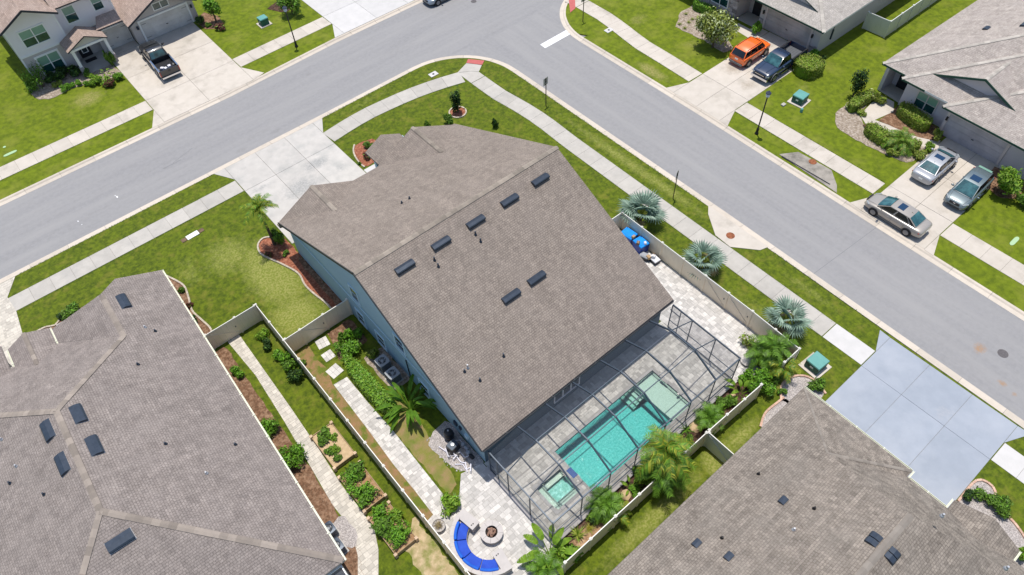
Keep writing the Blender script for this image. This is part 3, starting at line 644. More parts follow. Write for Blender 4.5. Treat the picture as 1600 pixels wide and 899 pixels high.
# pool
t = thing('swimming_pool', 'rectangular turquoise swimming pool with a pale shallow shelf inside the screen cage', 'swimming pool', (17.8, 12.2, 0))
x0, x1, y0, y1 = PW; x0 += .008; y0 += .008; x1 -= .008; y1 -= .008; SX = 20.45
b = MB(); d = -1.25
b.quad((x0, y0, d), (SX, y0, d), (SX, y1, d), (x0, y1, d), 'plaster_caustics')
for a, c, e, f in ((x0, y0, SX, y0), (SX, y1, x0, y1), (x0, y1, x0, y0), (SX, y0, SX, y1)): b.quad((a, c, d), (e, f, d), (e, f, .1), (a, c, .1), 'plaster_caustics')
b.build('basin', t)
b = MB(); b.quad((SX, y0, -.28), (x1, y0, -.28), (x1, y1, -.28), (SX, y1, -.28), 'plaster_shelf'); b.quad((SX, y0, d), (SX, y1, d), (SX, y1, -.28), (SX, y0, -.28), 'plaster_shelf')
for a, c, e, f in ((SX, y0, x1, y0), (x1, y1, SX, y1), (x1, y0, x1, y1)): b.quad((a, c, -.28), (e, f, -.28), (e, f, .1), (a, c, .1), 'plaster_shelf')
b.build('sun_shelf', t)
b = MB()
for k in range(3): b.box(SX - .26 * (3 - k), SX - .002, y1 - .85, y1 - .01, d, -.95 + .22 * k, 'plaster_shelf')
b.build('steps', t)
b = MB(); e_ = .004; pr = [(x0 + e_, d + e_), (SX - e_, d + e_), (SX - e_, -.28 + e_), (x1 - e_, -.28 + e_), (x1 - e_, .02), (x0 + e_, .02)]; n = len(pr)
b.add([(x, y0 + e_, z) for x, z in pr] + [(x, y1 - e_, z) for x, z in pr], [tuple(range(n)), tuple(range(2 * n - 1, n - 1, -1))] + [(i, n + i, n + (i + 1) % n, (i + 1) % n) for i in range(n)], 'water'); b.build('water', t)
def coping(par, q, z=.17, w=.28, step=.45):
    x0, x1, y0, y1 = q; b = MB()
    n = round((x1 - x0 + 2 * w) / step)
    for k in range(n):
        a = x0 - w + k * (x1 - x0 + 2 * w) / n; e = a + (x1 - x0 + 2 * w) / n - .012
        b.box(a, e, y1, y1 + w, .05, z, 'coping', random.random()); b.box(a, e, y0 - w, y0, .05, z, 'coping', random.random())
    n = round((y1 - y0) / step)
    for k in range(n):
        a = y0 + k * (y1 - y0) / n; e = a + (y1 - y0) / n - .012
        b.box(x0 - w, x0, a, e, .05, z, 'coping', random.random()); b.box(x1, x1 + w, a, e, .05, z, 'coping', random.random())
    o = b.build('coping', par)
    return o
coping(t, PW, .172, .16)
t = thing('spa', 'small square spa with pale foaming water at the near end of the pool', 'spa', (11.9, 12, 0)); x0, x1, y0, y1 = SP; x0 += .008; y0 += .008; x1 -= .008; y1 -= .008
b = MB(); b.quad((x0, y0, -.5), (x1, y0, -.5), (x1, y1, -.5), (x0, y1, -.5), 'plaster_spa')
for a, c, e, f in ((x0, y0, x1, y0), (x1, y1, x0, y1), (x0, y1, x0, y0), (x1, y0, x1, y1)): b.quad((a, c, -.9), (e, f, -.9), (e, f, .1), (a, c, .1), 'plaster_spa')
b.build('basin', t)
b = MB(); b.box(x0 + .01, x1 - .01, y0 + .01, y0 + .38, -.9, -.22, 'plaster_shelf'); b.box(x0 + .01, x0 + .38, y0 + .385, y1 - .01, -.9, -.22, 'plaster_shelf'); b.box(x0 + .385, x1 - .01, y1 - .38, y1 - .01, -.9, -.22, 'plaster_shelf'); b.build('bench', t)
b = MB(); b.box(x0 + .39, x1 - .004, y0 + .39, y1 - .004, -.496, .05, 'water_spa'); b.build('water', t)
b = MB(); b.box(x0 + .004, x0 + .388, y0 + .004, y1 - .004, -.215, .05, 'water_spa'); b.box(x0 + .389, x1 - .004, y0 + .004, y0 + .388, -.215, .05, 'water_spa'); b.build('water', t)
coping(t, SP, .19, .2)
b = MB(); b.box(13.05, 13.42, 11.85, 12.5, .1, .20, 'pool_tile'); b.build('spillway', t)
# ------------------------------------------------------------------ building helpers
KS = .98724
def lv(p):
    "first survey put the eaves at 2.8 m; levelled again they stand at 3.3 m, which also draws the plan in slightly"
    return Vector((p[0] * KS, p[1] * KS, CAM_H - (CAM_H - p[2]) * KS))
def ridge(par, a, b, m='ridge_tan', w=.17, lift=.03, step=.42):
    "row of overlapping cap shingles folded over a ridge or hip"
    a = lv(a); b = lv(b); L = (b - a).length; n = max(2, int(L / step)); d = (b - a).normalized(); s = d.cross(Vector((0, 0, 1))).normalized(); o = MB()
    dz = .42 * w if abs(d.z) < .05 else .26 * w
    for i in range(n):
        p = a + d * (i * L / n); q = a + d * ((i + 1.12) * L / n); u = Vector((0, 0, lift + .012)); v = Vector((0, 0, lift)); e = Vector((0, 0, dz + lift))
        o.add([p + u, p + s * w - e + u + v, p - s * w - e + u + v, q + v, q + s * w - e + v + v, q - s * w - e + v + v], [(0, 1, 4, 3), (0, 3, 5, 2)], m, random.random())
    tag(o.build('ridge_cap', par), kind='stuff')
def roof(par, polys, m, under='trim_white', th=.16, name='roof'):
    b = MB()
    for p in polys: b.slab([lv(q) for q in p], th, m, under)
    return b.build(name, par, uvroof=True)
def hip_polys(x0, x1, y0, y1, z, p, gx0=False, gx1=False):
    "hip (or gable ended) roof over a rectangle"
    if (x1 - x0) >= (y1 - y0):
        h = (y1 - y0) / 2; ym = (y0 + y1) / 2; zr = z + p * h; a = x0 + (0 if gx0 else h); b = x1 - (0 if gx1 else h)
        A, B = (a, ym, zr), (b, ym, zr)
        P = [[(x0, y0, z), (x1, y0, z), B, A], [(x0, y1, z), (x1, y1, z), B, A]]
        if not gx0: P.append([(x0, y0, z), (x0, y1, z), A])
        if not gx1: P.append([(x1, y0, z), (x1, y1, z), B])
        hips = [(A, B)] + ([((x0, y0, z), A), ((x0, y1, z), A)] if not gx0 else []) + ([((x1, y0, z), B), ((x1, y1, z), B)] if not gx1 else [])
    else:
        h = (x1 - x0) / 2; xm = (x0 + x1) / 2; zr = z + p * h; a = y0 + (0 if gx0 else h); b = y1 - (0 if gx1 else h)
        A, B = (xm, a, zr), (xm, b, zr)
        P = [[(x0, y0, z), (x0, y1, z), B, A], [(x1, y0, z), (x1, y1, z), B, A]]
        if not gx0: P.append([(x0, y0, z), (x1, y0, z), A])
        if not gx1: P.append([(x0, y1, z), (x1, y1, z), B])
        hips = [(A, B)] + ([((x0, y0, z), A), ((x1, y0, z), A)] if not gx0 else []) + ([((x0, y1, z), B), ((x1, y1, z), B)] if not gx1 else [])
    return P, hips
def edge_board(par, a, b, m, w=.05, h=.2, name='fascia', dz=-.08):
    o = MB(); a = lv(a); b = lv(b); o.bar(a + Vector((0, 0, dz)), b + Vector((0, 0, dz)), w, h, m); return o.build(name, par)
def gutter(par, a, b, out, m='gutter_white', w=.095, drop=.02):
    "open K gutter just outside the eave from a to b; out = unit outward vector"
    a = lv(a); b = lv(b); o = Vector((*out, 0)); z = Vector((0, 0, 1)); a = a + o * .01; b = b + o * .01
    pr = [(0, 0), (0, -.11), (w * .75, -.11), (w, -.03), (w, 0), (w - .025, 0), (w * .7, -.085), (.02, -.085), (.02, 0)]
    vs = []
    for p in (a, b): vs += [p + o * x + z * (y - drop) for x, y in pr]
    n = len(pr); m_ = MB(); m_.add(vs, [(i, (i + 1) % n, n + (i + 1) % n, n + i) for i in range(n)] + [tuple(range(n)), tuple(range(2 * n - 1, n - 1, -1))], m)
    g_ = m_.build('gutter', par)
    L = (b - a).length; d = (b - a).normalized(); k = int(L / 1.9)
    for i in range(1, k + 1):
        h = MB(); c = a + d * (i * L / (k + 1)) + z * (.002 - drop); h.bar(c - o * .06 + z * .01, c + o * (w + .02) + z * .01, .05, .02, m); h.build('gutter_strap', par)
    return g_
def frame_axes(n):
    n = Vector((*n[:2], 0)).normalized(); ex = Vector((-n.y, n.x, 0)); return n, ex
def window(par, c, n, w, h, trim='trim_white', lights=2, rows=True, tw=.13, upper='blind_green', lower='pane_green'):
    "c: centre of the opening on the wall face; n: outward normal"
    n, ex = frame_axes(n); c = Vector(c); up = Vector((0, 0, 1)); o = MB()
    def bar(u0, v0, u1, v1, wd, dp, m=trim, off=0.0):
        a = c + ex * u0 + up * v0 + n * (dp / 2 + off); b = c + ex * u1 + up * v1 + n * (dp / 2 + off); o.bar(a, b, wd, dp, m, up=n)
    W2, H2 = w / 2, h / 2
    bar(-W2 - tw, H2 + tw / 2, W2 + tw, H2 + tw / 2, tw, .06); bar(-W2 - tw, -H2 - tw / 2, W2 + tw, -H2 - tw / 2, tw, .075)
    bar(-W2 - tw / 2, -H2, -W2 - tw / 2, H2, tw, .057); bar(W2 + tw / 2, -H2, W2 + tw / 2, H2, tw, .057)
    for i in range(1, lights):
        u = -W2 + w * i / lights; bar(u, -H2, u, H2, .09, .05)
    if rows:
        for i in range(lights):
            a = -W2 + w * i / lights + .045; e = -W2 + w * (i + 1) / lights - .045; bar(a, 0, e, 0, .05, .035)
    fo = o.build('window', par)
    for i in range(lights):
        a = -W2 + w * i / lights; e = -W2 + w * (i + 1) / lights
        for v0, v1, m in (((0, H2, upper), (-H2, 0, lower)) if rows else ((-H2, H2, lower),)):
            q = MB(); P = [c + ex * a + up * v0, c + ex * e + up * v0, c + ex * e + up * v1, c + ex * a + up * v1]
            q.add([p + n * .004 for p in P] + [p + n * .014 for p in P], [(4, 5, 6, 7), (0, 1, 5, 4), (1, 2, 6, 5), (2, 3, 7, 6), (3, 0, 4, 7)], m); q.build('pane', fo)
    return fo
def garage_door(par, c, n, w, h, m='garage_door', trim='trim_white', straps=False, tw=.2):
    "c: centre of the sill"
    n, ex = frame_axes(n); c = Vector(c); up = Vector((0, 0, 1)); o = MB()
    o.bar(c - ex * (w / 2 + tw / 2) + n * .04, c - ex * (w / 2 + tw / 2) + up * h + n * .04, tw, .08, trim, up=n)
    o.bar(c + ex * (w / 2 + tw / 2) + n * .04, c + ex * (w / 2 + tw / 2) + up * h + n * .04, tw, .08, trim, up=n)
    o.bar(c - ex * (w / 2 + tw) + up * (h + tw / 2) + n * .045, c + ex * (w / 2 + tw) + up * (h + tw / 2) + n * .045, tw, .09, trim, up=n)
    o.build('door_trim', par)
    d = MB(); d.bar(c + up * .01 + n * .01, c + up * (h - .01) + n * .01, w, .02, m, up=n); do = d.build('garage_door', par)
    k = 4; hh = h / k; q = max(2, round(w / .9))
    for i in range(k):
        s = MB(); z0 = i * hh + .012
        s.bar(c + up * (z0) + n * .028, c + up * (z0 + hh - .024) + n * .028, w - .02, .016, m, up=n)
        for j in range(q):
            u = -w / 2 + (j + .5) * w / q; s.bar(c + ex * u + up * (z0 + .07) + n * .041, c + ex * u + up * (z0 + hh - .10) + n * .041, w / q - .16, .010, m, up=n)
        s.build('door_section', do)
    if straps:
        for u in (-w / 2 + .05, w / 2 - .05):
            sg = 1 if u < 0 else -1
            for zz in (.35, h - .3):
                s = MB(); a = c + ex * u + up * zz + n * .05; s.bar(a, a + ex * sg * .5, .02, .05, 'black_metal', up=n); s.build('strap_hinge', do)
    s = MB(); a = c + up * h * .45 + n * .05; s.bar(a - ex * .1, a + ex * .1, .03, .12, 'black_metal' if straps else 'plastic_black', up=n); s.build('handle', do)
def on_slope(z0, y0, k, axis='y'):
    "height of a roof plane rising with slope k from (coord y0, z0)"
    return lambda x, y: z0 + k * ((y - y0) if axis == 'y' else (x - y0))
def px_on(px, py, P0, N):
    d = FW * F + RT * (px - 800) - UP * (py - 449.5); o = Vector((0, 0, CAM_H)); N = Vector(N); return o + d * ((lv(P0) - o).dot(N) / d.dot(N))
def box_vent(par, c, N, along, L=1.25, Wd=.46, h=.13, m='vent_metal', flash=True):
    "low hooded exhaust vent lying on a roof plane with normal N, long side along"
    N = Vector(N).normalized(); e = Vector(along).normalized(); e = (e - N * e.dot(N)).normalized(); s = N.cross(e)
    if s.z < 0: s = -s
    M = Matrix.Translation(Vector(c)) @ Matrix(((e.x, s.x, N.x, 0), (e.y, s.y, N.y, 0), (e.z, s.z, N.z, 0), (0, 0, 0, 1)))
    b = MB(); b.X = M
    if flash: b.box(-L / 2 - .02, L / 2 + .02, -Wd / 2 - .045, Wd / 2, .0, .025, 'lead_boot')
    pr = [(-Wd / 2, .03), (-Wd / 2, h), (-Wd * .35, h + .05), (Wd * .1, h + .035), (Wd / 2, .045), (Wd / 2, .03)]
    n = len(pr); vs = [(-L / 2, y, z) for y, z in pr] + [(L / 2, y, z) for y, z in pr]
    b.add(vs, [(i, n + i, n + (i + 1) % n, (i + 1) % n) for i in range(n)] + [tuple(range(n)), tuple(range(2 * n - 1, n - 1, -1))], m)
    b.box(-L / 2 + .04, L / 2 - .04, -Wd / 2 - .015, -Wd / 2, .04, h - .02, 'plastic_black')
    return b.build('roof_vent', par)
def pipe_boot(par, c, h=.3, m='vent_metal'):
    b = MB(); b.X = Matrix.Translation(Vector(c)); b.lathe([(.11, -.05), (.09, .05), (.055, .10), (.05, h), (.0, h)], m, 10); b.build('vent_pipe', par)

# ------------------------------------------------------------------ main house
WX0, WX1, WY0, WY1 = 9.72, 25.3, 16.2, 39.1
H = thing('house', 'large blue stucco house with a broad brown gable roof, in the middle of the picture', 'house', (17.6, 28, .1))
YR, ZR = 27.5, 8.62
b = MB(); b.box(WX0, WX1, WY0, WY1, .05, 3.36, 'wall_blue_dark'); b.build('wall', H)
b = MB(); b.box(WX0 + .02, WX1 - .02, WY0 - .02, WY0 - .001, .1, 3.3, 'lanai_wall_shade'); b.build('lanai_wall_shade', H)  # thin skin over the rear wall, painted with the lanai's shade
for x, s in ((WX0, 0), (WX1, 1)):
    q = MB(); th = .12; x2 = x + th if s == 0 else x - th
    pr = [(WY0, 3.362), (39.1, 3.362), (39.1, 3.58), (YR * KS, 8.85), (WY0, 3.38)]
    n = len(pr); q.add([(x, y, z) for y, z in pr] + [(x2, y, z) for y, z in pr], [tuple(range(n)), tuple(range(2 * n - 1, n - 1, -1))] + [(i, (i + 1) % n, n + (i + 1) % n, n + i) for i in range(n)], 'wall_blue'); q.build('gable_wall', H)
q = MB(); q.bar((WX0 - .02, WY0, 2.9), (WX0 - .02, WY1, 2.9), .04, .10, 'trim_blue'); q.build('band', H)
SF = [(9.4, 39.9, 3.1), (25.9, 39.9, 3.1), (25.9, YR, ZR), (9.4, YR, ZR)]
SR = [(9.4, 15.85, 2.8), (25.9, 15.85, 2.8), (25.9, YR, ZR), (9.4, YR, ZR)]
kf = (ZR - 3.1) / (39.9 - YR); kr = (ZR - 2.8) / (YR - 15.85)
gar = [[(9.3, 40.1, 2.83), (12.75, 40.1, 4.55), (12.75, 36.5, 4.55), (9.3, 39.7, 2.83)], [(16.2, 40.1, 2.83), (12.75, 40.1, 4.55), (12.75, 36.5, 4.55), (16.2, 39.7, 2.83)]]
big = [[(18.2, 40.1, 2.85), (22.05, 40.1, 4.8), (22.05, 35.9, 4.8), (18.2, 39.7, 2.85)], [(25.92, 40.1, 2.85), (22.05, 40.1, 4.8), (22.05, 35.9, 4.8), (25.92, 39.7, 2.85)]]
por = [[(18.6, 42.3, 2.8), (20.3, 42.3, 3.66), (20.3, 39.2, 3.66), (18.6, 39.2, 2.8)], [(22.0, 42.3, 2.8), (20.3, 42.3, 3.66), (20.3, 39.2, 3.66), (22.0, 39.2, 2.8)]]
roof(H, [SF], 'roof_main', 'fascia_dark', .14); roof(H, [SR], 'roof_main', 'fascia_dark', .14)
roof(H, gar, 'roof_main', 'fascia_dark', .12, 'garage_roof'); roof(H, big, 'roof_main', 'fascia_dark', .12, 'front_gable_roof'); roof(H, por, 'roof_main', 'fascia_dark', .12, 'porch_roof')
ridge(H, (9.4, YR, ZR), (25.9, YR, ZR), 'ridge_main', .18); ridge(H, (12.75, 40.1, 4.56), (12.75, 36.7, 4.56), 'ridge_main', .16); ridge(H, (22.05, 40.1, 4.81), (22.05, 36.2, 4.81), 'ridge_main', .16)
edge_board(H, (9.37, 15.85, 2.8), (9.37, YR, ZR), 'fascia_dark'); edge_board(H, (9.37, 39.9, 3.1), (9.37, YR, ZR), 'fascia_dark')
b = MB(); b.add([(9.8, 39.12, 3.2), (15.6, 39.12, 3.2), (12.6, 39.12, 4.75)], [(0, 1, 2)], 'wall_blue'); b.add([(18.3, 39.12, 3.2), (25.2, 39.12, 3.2), (21.75, 39.12, 4.95)], [(0, 1, 2)], 'wall_blue'); b.build('front_gable_wall', H)
garage_door(H, (12.6, 39.11, .15), (0, 1), 4.9, 2.2, 'garage_door')
for x in (18.95, 21.65):
    b = MB(); b.box(x - .15, x + .15, 41.2, 41.5, .12, 3.25, 'wall_blue', top=0); b.build('porch_post', H)
b = MB(); b.box(18.85, 21.75, 39.12, 41.6, .05, .17, 'concrete'); b.build('porch_slab', H)
for y, z, w, h in ((29.55, 4.15, .75, 1.25), (29.85, 1.15, .75, 1.25), (27.35, 1.1, .8, 1.2), (24.35, 4.15, .8, 1.25), (22.35, 1.1, .8, 1.2)):
    window(H, (WX0, y, z), (-1, 0), w * 1.1, h, 'trim_blue', 1, True, .15, 'glass_dark', 'glass_dark')
# rear sliding doors under the lanai eave
window(H, (16.5, WY0 - .02, 1.5), (0, -1), 2.1, 1.3, 'wall_grey', 3, False, .07, lower='glass_dark')
b = MB(); b.tube([(WX0 - .06, 24.0, .3), (WX0 - .06, 24.0, 2.7)], .035, 'black_metal', 6); b.build('conduit', H)
for y, z, w, h in ((19.0, 1.3, .30, .4), (18.5, 1.4, .2, .28), (17.9, 1.15, .28, .42)):
    b = MB(); b.box(WX0 - .12, WX0, y - w / 2, y + w / 2, z - h / 2, z + h / 2, 'trim_blue' if y < 18 else 'vent_metal'); b.build('utility_box', H)
NR = Vector((0, -kr, 1)).normalized(); NF = Vector((0, kf, 1)).normalized()
for px, py in ((632, 417.5), (688.5, 380.5), (742.5, 347), (795.5, 313.5), (843.5, 281.5), (798, 463), (837.5, 435)):
    box_vent(H, px_on(px, py, SR[0], NR), NR, (1, 0, 0), 1.3, .46, .2, flash=False)
for px, py in ((679, 407), (685, 417), (743, 367), (751, 378), (787, 557), (750, 595)): pipe_boot(H, px_on(px, py, SR[0], NR))
pipe_boot(H, px_on(726, 581, SR[0], NR), .25); pipe_boot(H, px_on(731, 575, SR[0], NR), .35, 'lead_boot')
for px, py in ((628, 318), (640, 311)): pipe_boot(H, px_on(px, py, SF[0], NF), .22)
gutter(H, (9.4, 15.85, 2.8), (25.9, 15.85, 2.8), (0, -1), 'fascia_dark')

# ------------------------------------------------------------------ west house (bottom left), its own slightly turned frame
WA = Vector((0.9, 41.8)); wd = Vector((-.0386, -.99925)); wl = Vector((-.99925, .0386))
def T(u, v, z): p = WA + wl * u + wd * v; return (p.x, p.y, z)
HW = thing('house', 'single storey house with a pinkish brown hip roof and cream gutters, bottom left', 'house', (*T(8.5, 13, 0)[:2], .1), math.atan2(-wl.y, -wl.x))
k = .45
b = MB(); fp = [T(.45, .35, 0), T(7.4, .35, 0), T(7.4, 1.9, 0), T(16.6, 1.9, 0), T(16.6, 25.6, 0), T(.45, 25.6, 0)]; b.prism([p[:2] for p in fp], .05, 3.15, 'wall_beige'); b.build('wall', HW)
R1, T1, T2 = T(3.95, 5.6, 4.58), T(8.5, 10.15, 6.62), T(8.5, 17.5, 6.62)
roof(HW, [[T(0, 0, 2.8), T(2.8, 0, 4.06), T(3.95, 1.25, 4.58), R1, T1, T2, T(0, 26, 2.8)]], 'roof_west', 'wall_beige')
roof(HW, [[T(3.95, 1.25, 4.58), R1, T(7.8, 1.6, 2.83), T(7.8, .2, 2.83)], [R1, T1, T(17, 1.6, 2.8), T(7.8, 1.6, 2.8)]], 'roof_west', 'wall_beige')
roof(HW, [[T1, T2, T(17, 26, 2.8), T(17, 1.6, 2.8)]], 'roof_west', 'wall_beige'); roof(HW, [[T2, T(0, 26, 2.8), T(17, 26, 2.8)]], 'roof_west', 'wall_beige')
roof(HW, [[T(7.9, 0, 2.85), T(9.25, 0, 3.5), T(9.25, 4.2, 3.5), T(7.9, 2.9, 2.85)], [T(10.6, 0, 2.85), T(9.25, 0, 3.5), T(9.25, 4.2, 3.5), T(10.6, 2.9, 2.85)]], 'roof_west', 'wall_beige', .1, 'porch_roof')
roof(HW, [[T(10.9, -.6, 2.83), T(14.2, -.6, 4.3), T(14.2, 5.0, 4.3), T(10.9, 1.8, 2.83)], [T(17.5, -.6, 2.83), T(14.2, -.6, 4.3), T(14.2, 5.0, 4.3), T(17.5, 1.8, 2.83)]], 'roof_west', 'wall_beige', .1, 'garage_roof')
for a, c in ((T(3.95, 1.4, 4.58), R1), (R1, T1), (T1, T2), (T2, T(.1, 25.9, 2.85)), (T2, T(16.9, 25.9, 2.85)), (T1, T(16.9, 1.7, 2.85))): ridge(HW, a, c, 'ridge_tan', .17)
ridge(HW, T(9.25, 0, 3.5), T(9.25, 3.1, 3.5), 'ridge_tan', .13); ridge(HW, T(14.2, -.6, 4.3), T(14.2, 4.8, 4.3), 'ridge_tan', .14)
gutter(HW, T(0, 0, 2.82), T(0, 26, 2.82), (-wl.x, -wl.y)); gutter(HW, T(7.9, 0, 2.86), T(7.9, 2.75, 2.86), (-wl.x, -wl.y)); gutter(HW, T(10.6, 0, 2.86), T(10.6, 2.75, 2.86), (wl.x, wl.y))
b = MB(); b.prism([T(8.1, .4, 0)[:2], T(10.4, .4, 0)[:2], T(10.4, 1.2, 0)[:2], T(8.1, 1.2, 0)[:2]], .1, 3.15, 'wall_beige'); b.prism([T(11.2, -.1, 0)[:2], T(17, -.1, 0)[:2], T(17, 1.85, 0)[:2], T(11.2, 1.85, 0)[:2]], .1, 3.15, 'wall_beige'); b.build('wall', HW)
nr = lambda u, v: (Vector((-wl.x * u - wd.x * v, -wl.y * u - wd.y * v, 1))).normalized()
def wpt(px, py, face): # faces: 'E' right slope, 'W' left slope, 'S' rear
    if face == 'E': return px_on(px, py, T(0, 0, 2.8), nr(k, 0)), nr(k, 0)
    if face == 'W': return px_on(px, py, T(17, 0, 2.8), nr(-k, 0)), nr(-k, 0)
    return px_on(px, py, T(0, 26, 2.8), nr(0, -k)), nr(0, -k)
for px, py, f, al in ((193, 472, 'E', wd), (122, 648, 'E', wd), (147, 697.5, 'E', wd), (76, 673, 'W', wd), (99, 725, 'W', wd), (188, 845, 'S', wl)):
    c, N = wpt(px, py, f); box_vent(HW, c, N, (al.x, al.y, 0), 1.3, .62)
for px, py, f, m in ((243, 518, 'E', 'vent_metal'), (227, 512, 'E', 'lead_boot'), (216, 570, 'E', 'vent_metal'), (259, 694, 'E', 'vent_metal'), (368, 695, 'E', 'vent_metal'), (323, 740, 'E', 'lead_boot'), (3, 687, 'W', 'lead_boot'), (26, 729, 'W', 'lead_boot'), (16, 755.5, 'W', 'vent_metal'), (69, 773, 'W', 'vent_metal')):
    c, N = wpt(px, py, f); pipe_boot(HW, c, .2, m)
# its screened lanai at the rear
LA = thing('screen_enclosure', 'small white framed screen enclosure behind the bottom left house', 'screen enclosure', T(4, 27.8, .1))
for a, c in ((T(.3, 26.1, 2.75), T(.3, 30, 2.5)), (T(.3, 26.1, .1), T(.3, 26.1, 2.75)), (T(.3, 30, .1), T(.3, 30, 2.5)), (T(0.3, 26.1, 2.75), T(8, 26.1, 2.75)), (T(2.9, 26.1, 2.75), T(2.9, 30, 2.5))):
    b = MB(); b.bar(a, c, .07, .1, 'trim_white'); b.build('frame_bar', LA)
b = MB(); b.quad(T(.3, 26.15, 2.7), T(8, 26.15, 2.7), T(8, 30, 2.45), T(.3, 30, 2.45), 'screen_solid'); b.build('screen_panel', LA)
b = MB(); b.prism([T(.2, 25.7, 0)[:2], T(8, 25.7, 0)[:2], T(8, 30, 0)[:2], T(.2, 30, 0)[:2]], .05, .14, 'concrete'); b.build('deck', LA)

# ------------------------------------------------------------------ south house (bottom right)
HS = thing('house', 'single storey house with a mottled brown hip roof beside the blue painted driveway, bottom right', 'house', (15, -2.2, .1))
b = MB(); b.prism([(4.5, 5.65), (26.35, 5.65), (26.35, -.7), (25.9, -.7), (25.9, -10), (4.5, -10)], .05, 3.15, 'wall_cream'); b.prism([(25.91, -3.9), (26.6, -3.9), (26.6, -6.7), (25.91, -6.7)], .05, 3.1, 'wall_cream'); b.build('wall', HS)
ks = .446; Tp, Wp = (22.2, -2.2, 6.5), (23.2, 2.5, 4.4)
roof(HS, [[(4, 6.1, 2.8), (26.8, 6.1, 2.8), Wp, Tp, (4, -2.2, 6.5)]], 'roof_south', 'wall_cream')
roof(HS, [[Wp, (26.8, 6.1, 2.8), (26.8, -1.1, 2.8)], [Wp, (26.8, -1.1, 2.8), (26.3, -1.1, 2.8), Tp], [Tp, (26.3, -1.1, 2.8), (26.3, -10.5, 2.8)], [Tp, (26.3, -10.5, 2.8), (4, -10.5, 2.8), (4, -2.2, 6.5)]], 'roof_south', 'wall_cream')
roof(HS, [[(27, -3.5, 2.83), (27.05, -5.3, 3.68), (23.5, -5.3, 3.68), (24.5, -3.5, 2.83)], [(27, -7.1, 2.83), (27.05, -5.3, 3.68), (23.5, -5.3, 3.68), (24.5, -7.1, 2.83)]], 'roof_south', 'wall_cream', .1, 'porch_roof')
ridge(HS, Tp, (4, -2.2, 6.5), 'ridge_south', .17); ridge(HS, Wp, (26.75, -1.05, 2.84), 'ridge_south', .09, .005); ridge(HS, Wp, (26.75, 6.05, 2.84), 'ridge_south', .07, .004)
gutter(HS, (26.8, 6.1, 2.8), (26.8, -1.1, 2.8), (1, 0), 'gutter_white', .11); gutter(HS, (26.3, -1.25, 2.8), (26.3, -3.4, 2.8), (1, 0), 'gutter_white', .11)
gutter(HS, (26.35, -1.12, 2.82), (26.9, -1.12, 2.82), (0, -1)); gutter(HS, (26.3, -3.48, 2.85), (27.0, -3.48, 2.85), (0, 1)); gutter(HS, (26.3, -7.12, 2.85), (27.0, -7.12, 2.85), (0, -1))
garage_door(HS, (26.36, 2.5, .14), (1, 0), 4.9, 2.2, 'garage_door')
NS = Vector((0, ks, 1)).normalized()
spt = lambda px, py: px_on(px, py, (4, 6.1, 2.8), NS)
for px, py, L, Wd in ((1089, 850, .45, .36), (1139, 870.5, .45, .36), (1224, 783, .45, .36)): box_vent(HS, spt(px, py), NS, (1, 0, 0), L, Wd, .1, flash=False)
for c0, N in ((spt(1365.5, 844), NS), (px_on(1393, 868, (4, -10.5, 2.8), (0, -ks, 1)), Vector((0, -ks, 1)).normalized())):
    for d in (-.18, .18): box_vent(HS, Vector(c0) + Vector((d, 0, 0)), N, (1, 0, 0), .31, .56, .12, flash=False)
for px, py, m in ((1185, 741, 'black_metal'), (1128, 841, 'black_metal'), (1272, 795, 'black_metal'), (1240, 828, 'lead_boot'), (1572, 888, 'lead_boot'), (1472, 806, 'lead_boot')): pipe_boot(HS, spt(px, py), .22, m)

# ------------------------------------------------------------------ east house (right edge)
HE = thing('house', 'grey stucco house with a pale shingle roof and small front gable, at the right edge', 'house', (66, 11, .1), R(-2.0))
ER = Matrix.Translation((58.7, 21.0, 0)) @ Matrix.Rotation(R(-2.0), 4, 'Z') @ Matrix.Translation((-58.7, -21.0, 0))
def E(p): v = ER @ Vector(p); return (v.x, v.y, v.z)
pe = .45
for q in ((58.7, 84, -2, 21.0), (58.05, 80, 0, 18.7), (57.3, 76, 2, 14.4)):
    P, hp_ = hip_polys(q[0], q[1], q[2], q[3], 2.8, pe); roof(HE, [[E(v) for v in f] for f in P], 'roof_east', 'trim_white')
    for a, c in hp_[:3]: ridge(HE, E(a), E(c), 'ridge_pale', .16)
    edge_board(HE, E((q[0] - .02, q[3], 2.8)), E((q[0] - .02, q[3] - 2.2 if q[0] > 57.5 else q[3] - 9, 2.8)), 'fascia_green', .04, .16)
b = MB(); b.prism([E(v)[:2] for v in ((58.9, 20.6, 0), (60.6, 20.6, 0), (60.6, 20.3, 0), (58.9, 20.3, 0))], .05, 3.15, 'wall_mauve'); b.prism([E(v)[:2] for v in ((60.6, 20.6, 0), (78, 20.6, 0), (78, 0, 0), (60.6, 0, 0))], .05, 3.15, 'wall_mauve'); b.build('wall', HE)
b = MB(); b.prism([E(v)[:2] for v in ((58.45, 18.2, 0), (60.59, 18.2, 0), (60.59, 0, 0), (58.45, 0, 0))], .05, 3.155, 'wall_mauve'); b.build('wall', HE)
b = MB(); b.prism([E(v)[:2] for v in ((57.75, 13.95, 0), (58.44, 13.95, 0), (58.44, 0, 0), (57.75, 0, 0))], .05, 3.16, 'wall_mauve'); b.build('wall', HE)
b = MB(); b.prism([E(v)[:2] for v in ((58.9, 20.3, 0), (60.6, 20.3, 0), (60.6, 18.25, 0), (58.7, 18.25, 0))], .05, .16, 'concrete'); b.build('porch_slab', HE)
n_e = (-math.cos(R(2)), math.sin(R(2)))
window(HE, E((58.45, 16.1, 1.55)), n_e, 1.75, 1.45, 'trim_tan', 2, True, .1); garage_door(HE, E((57.75, 11.2, .14)), n_e, 4.9, 2.15, 'garage_door_mauve', 'trim_tan')
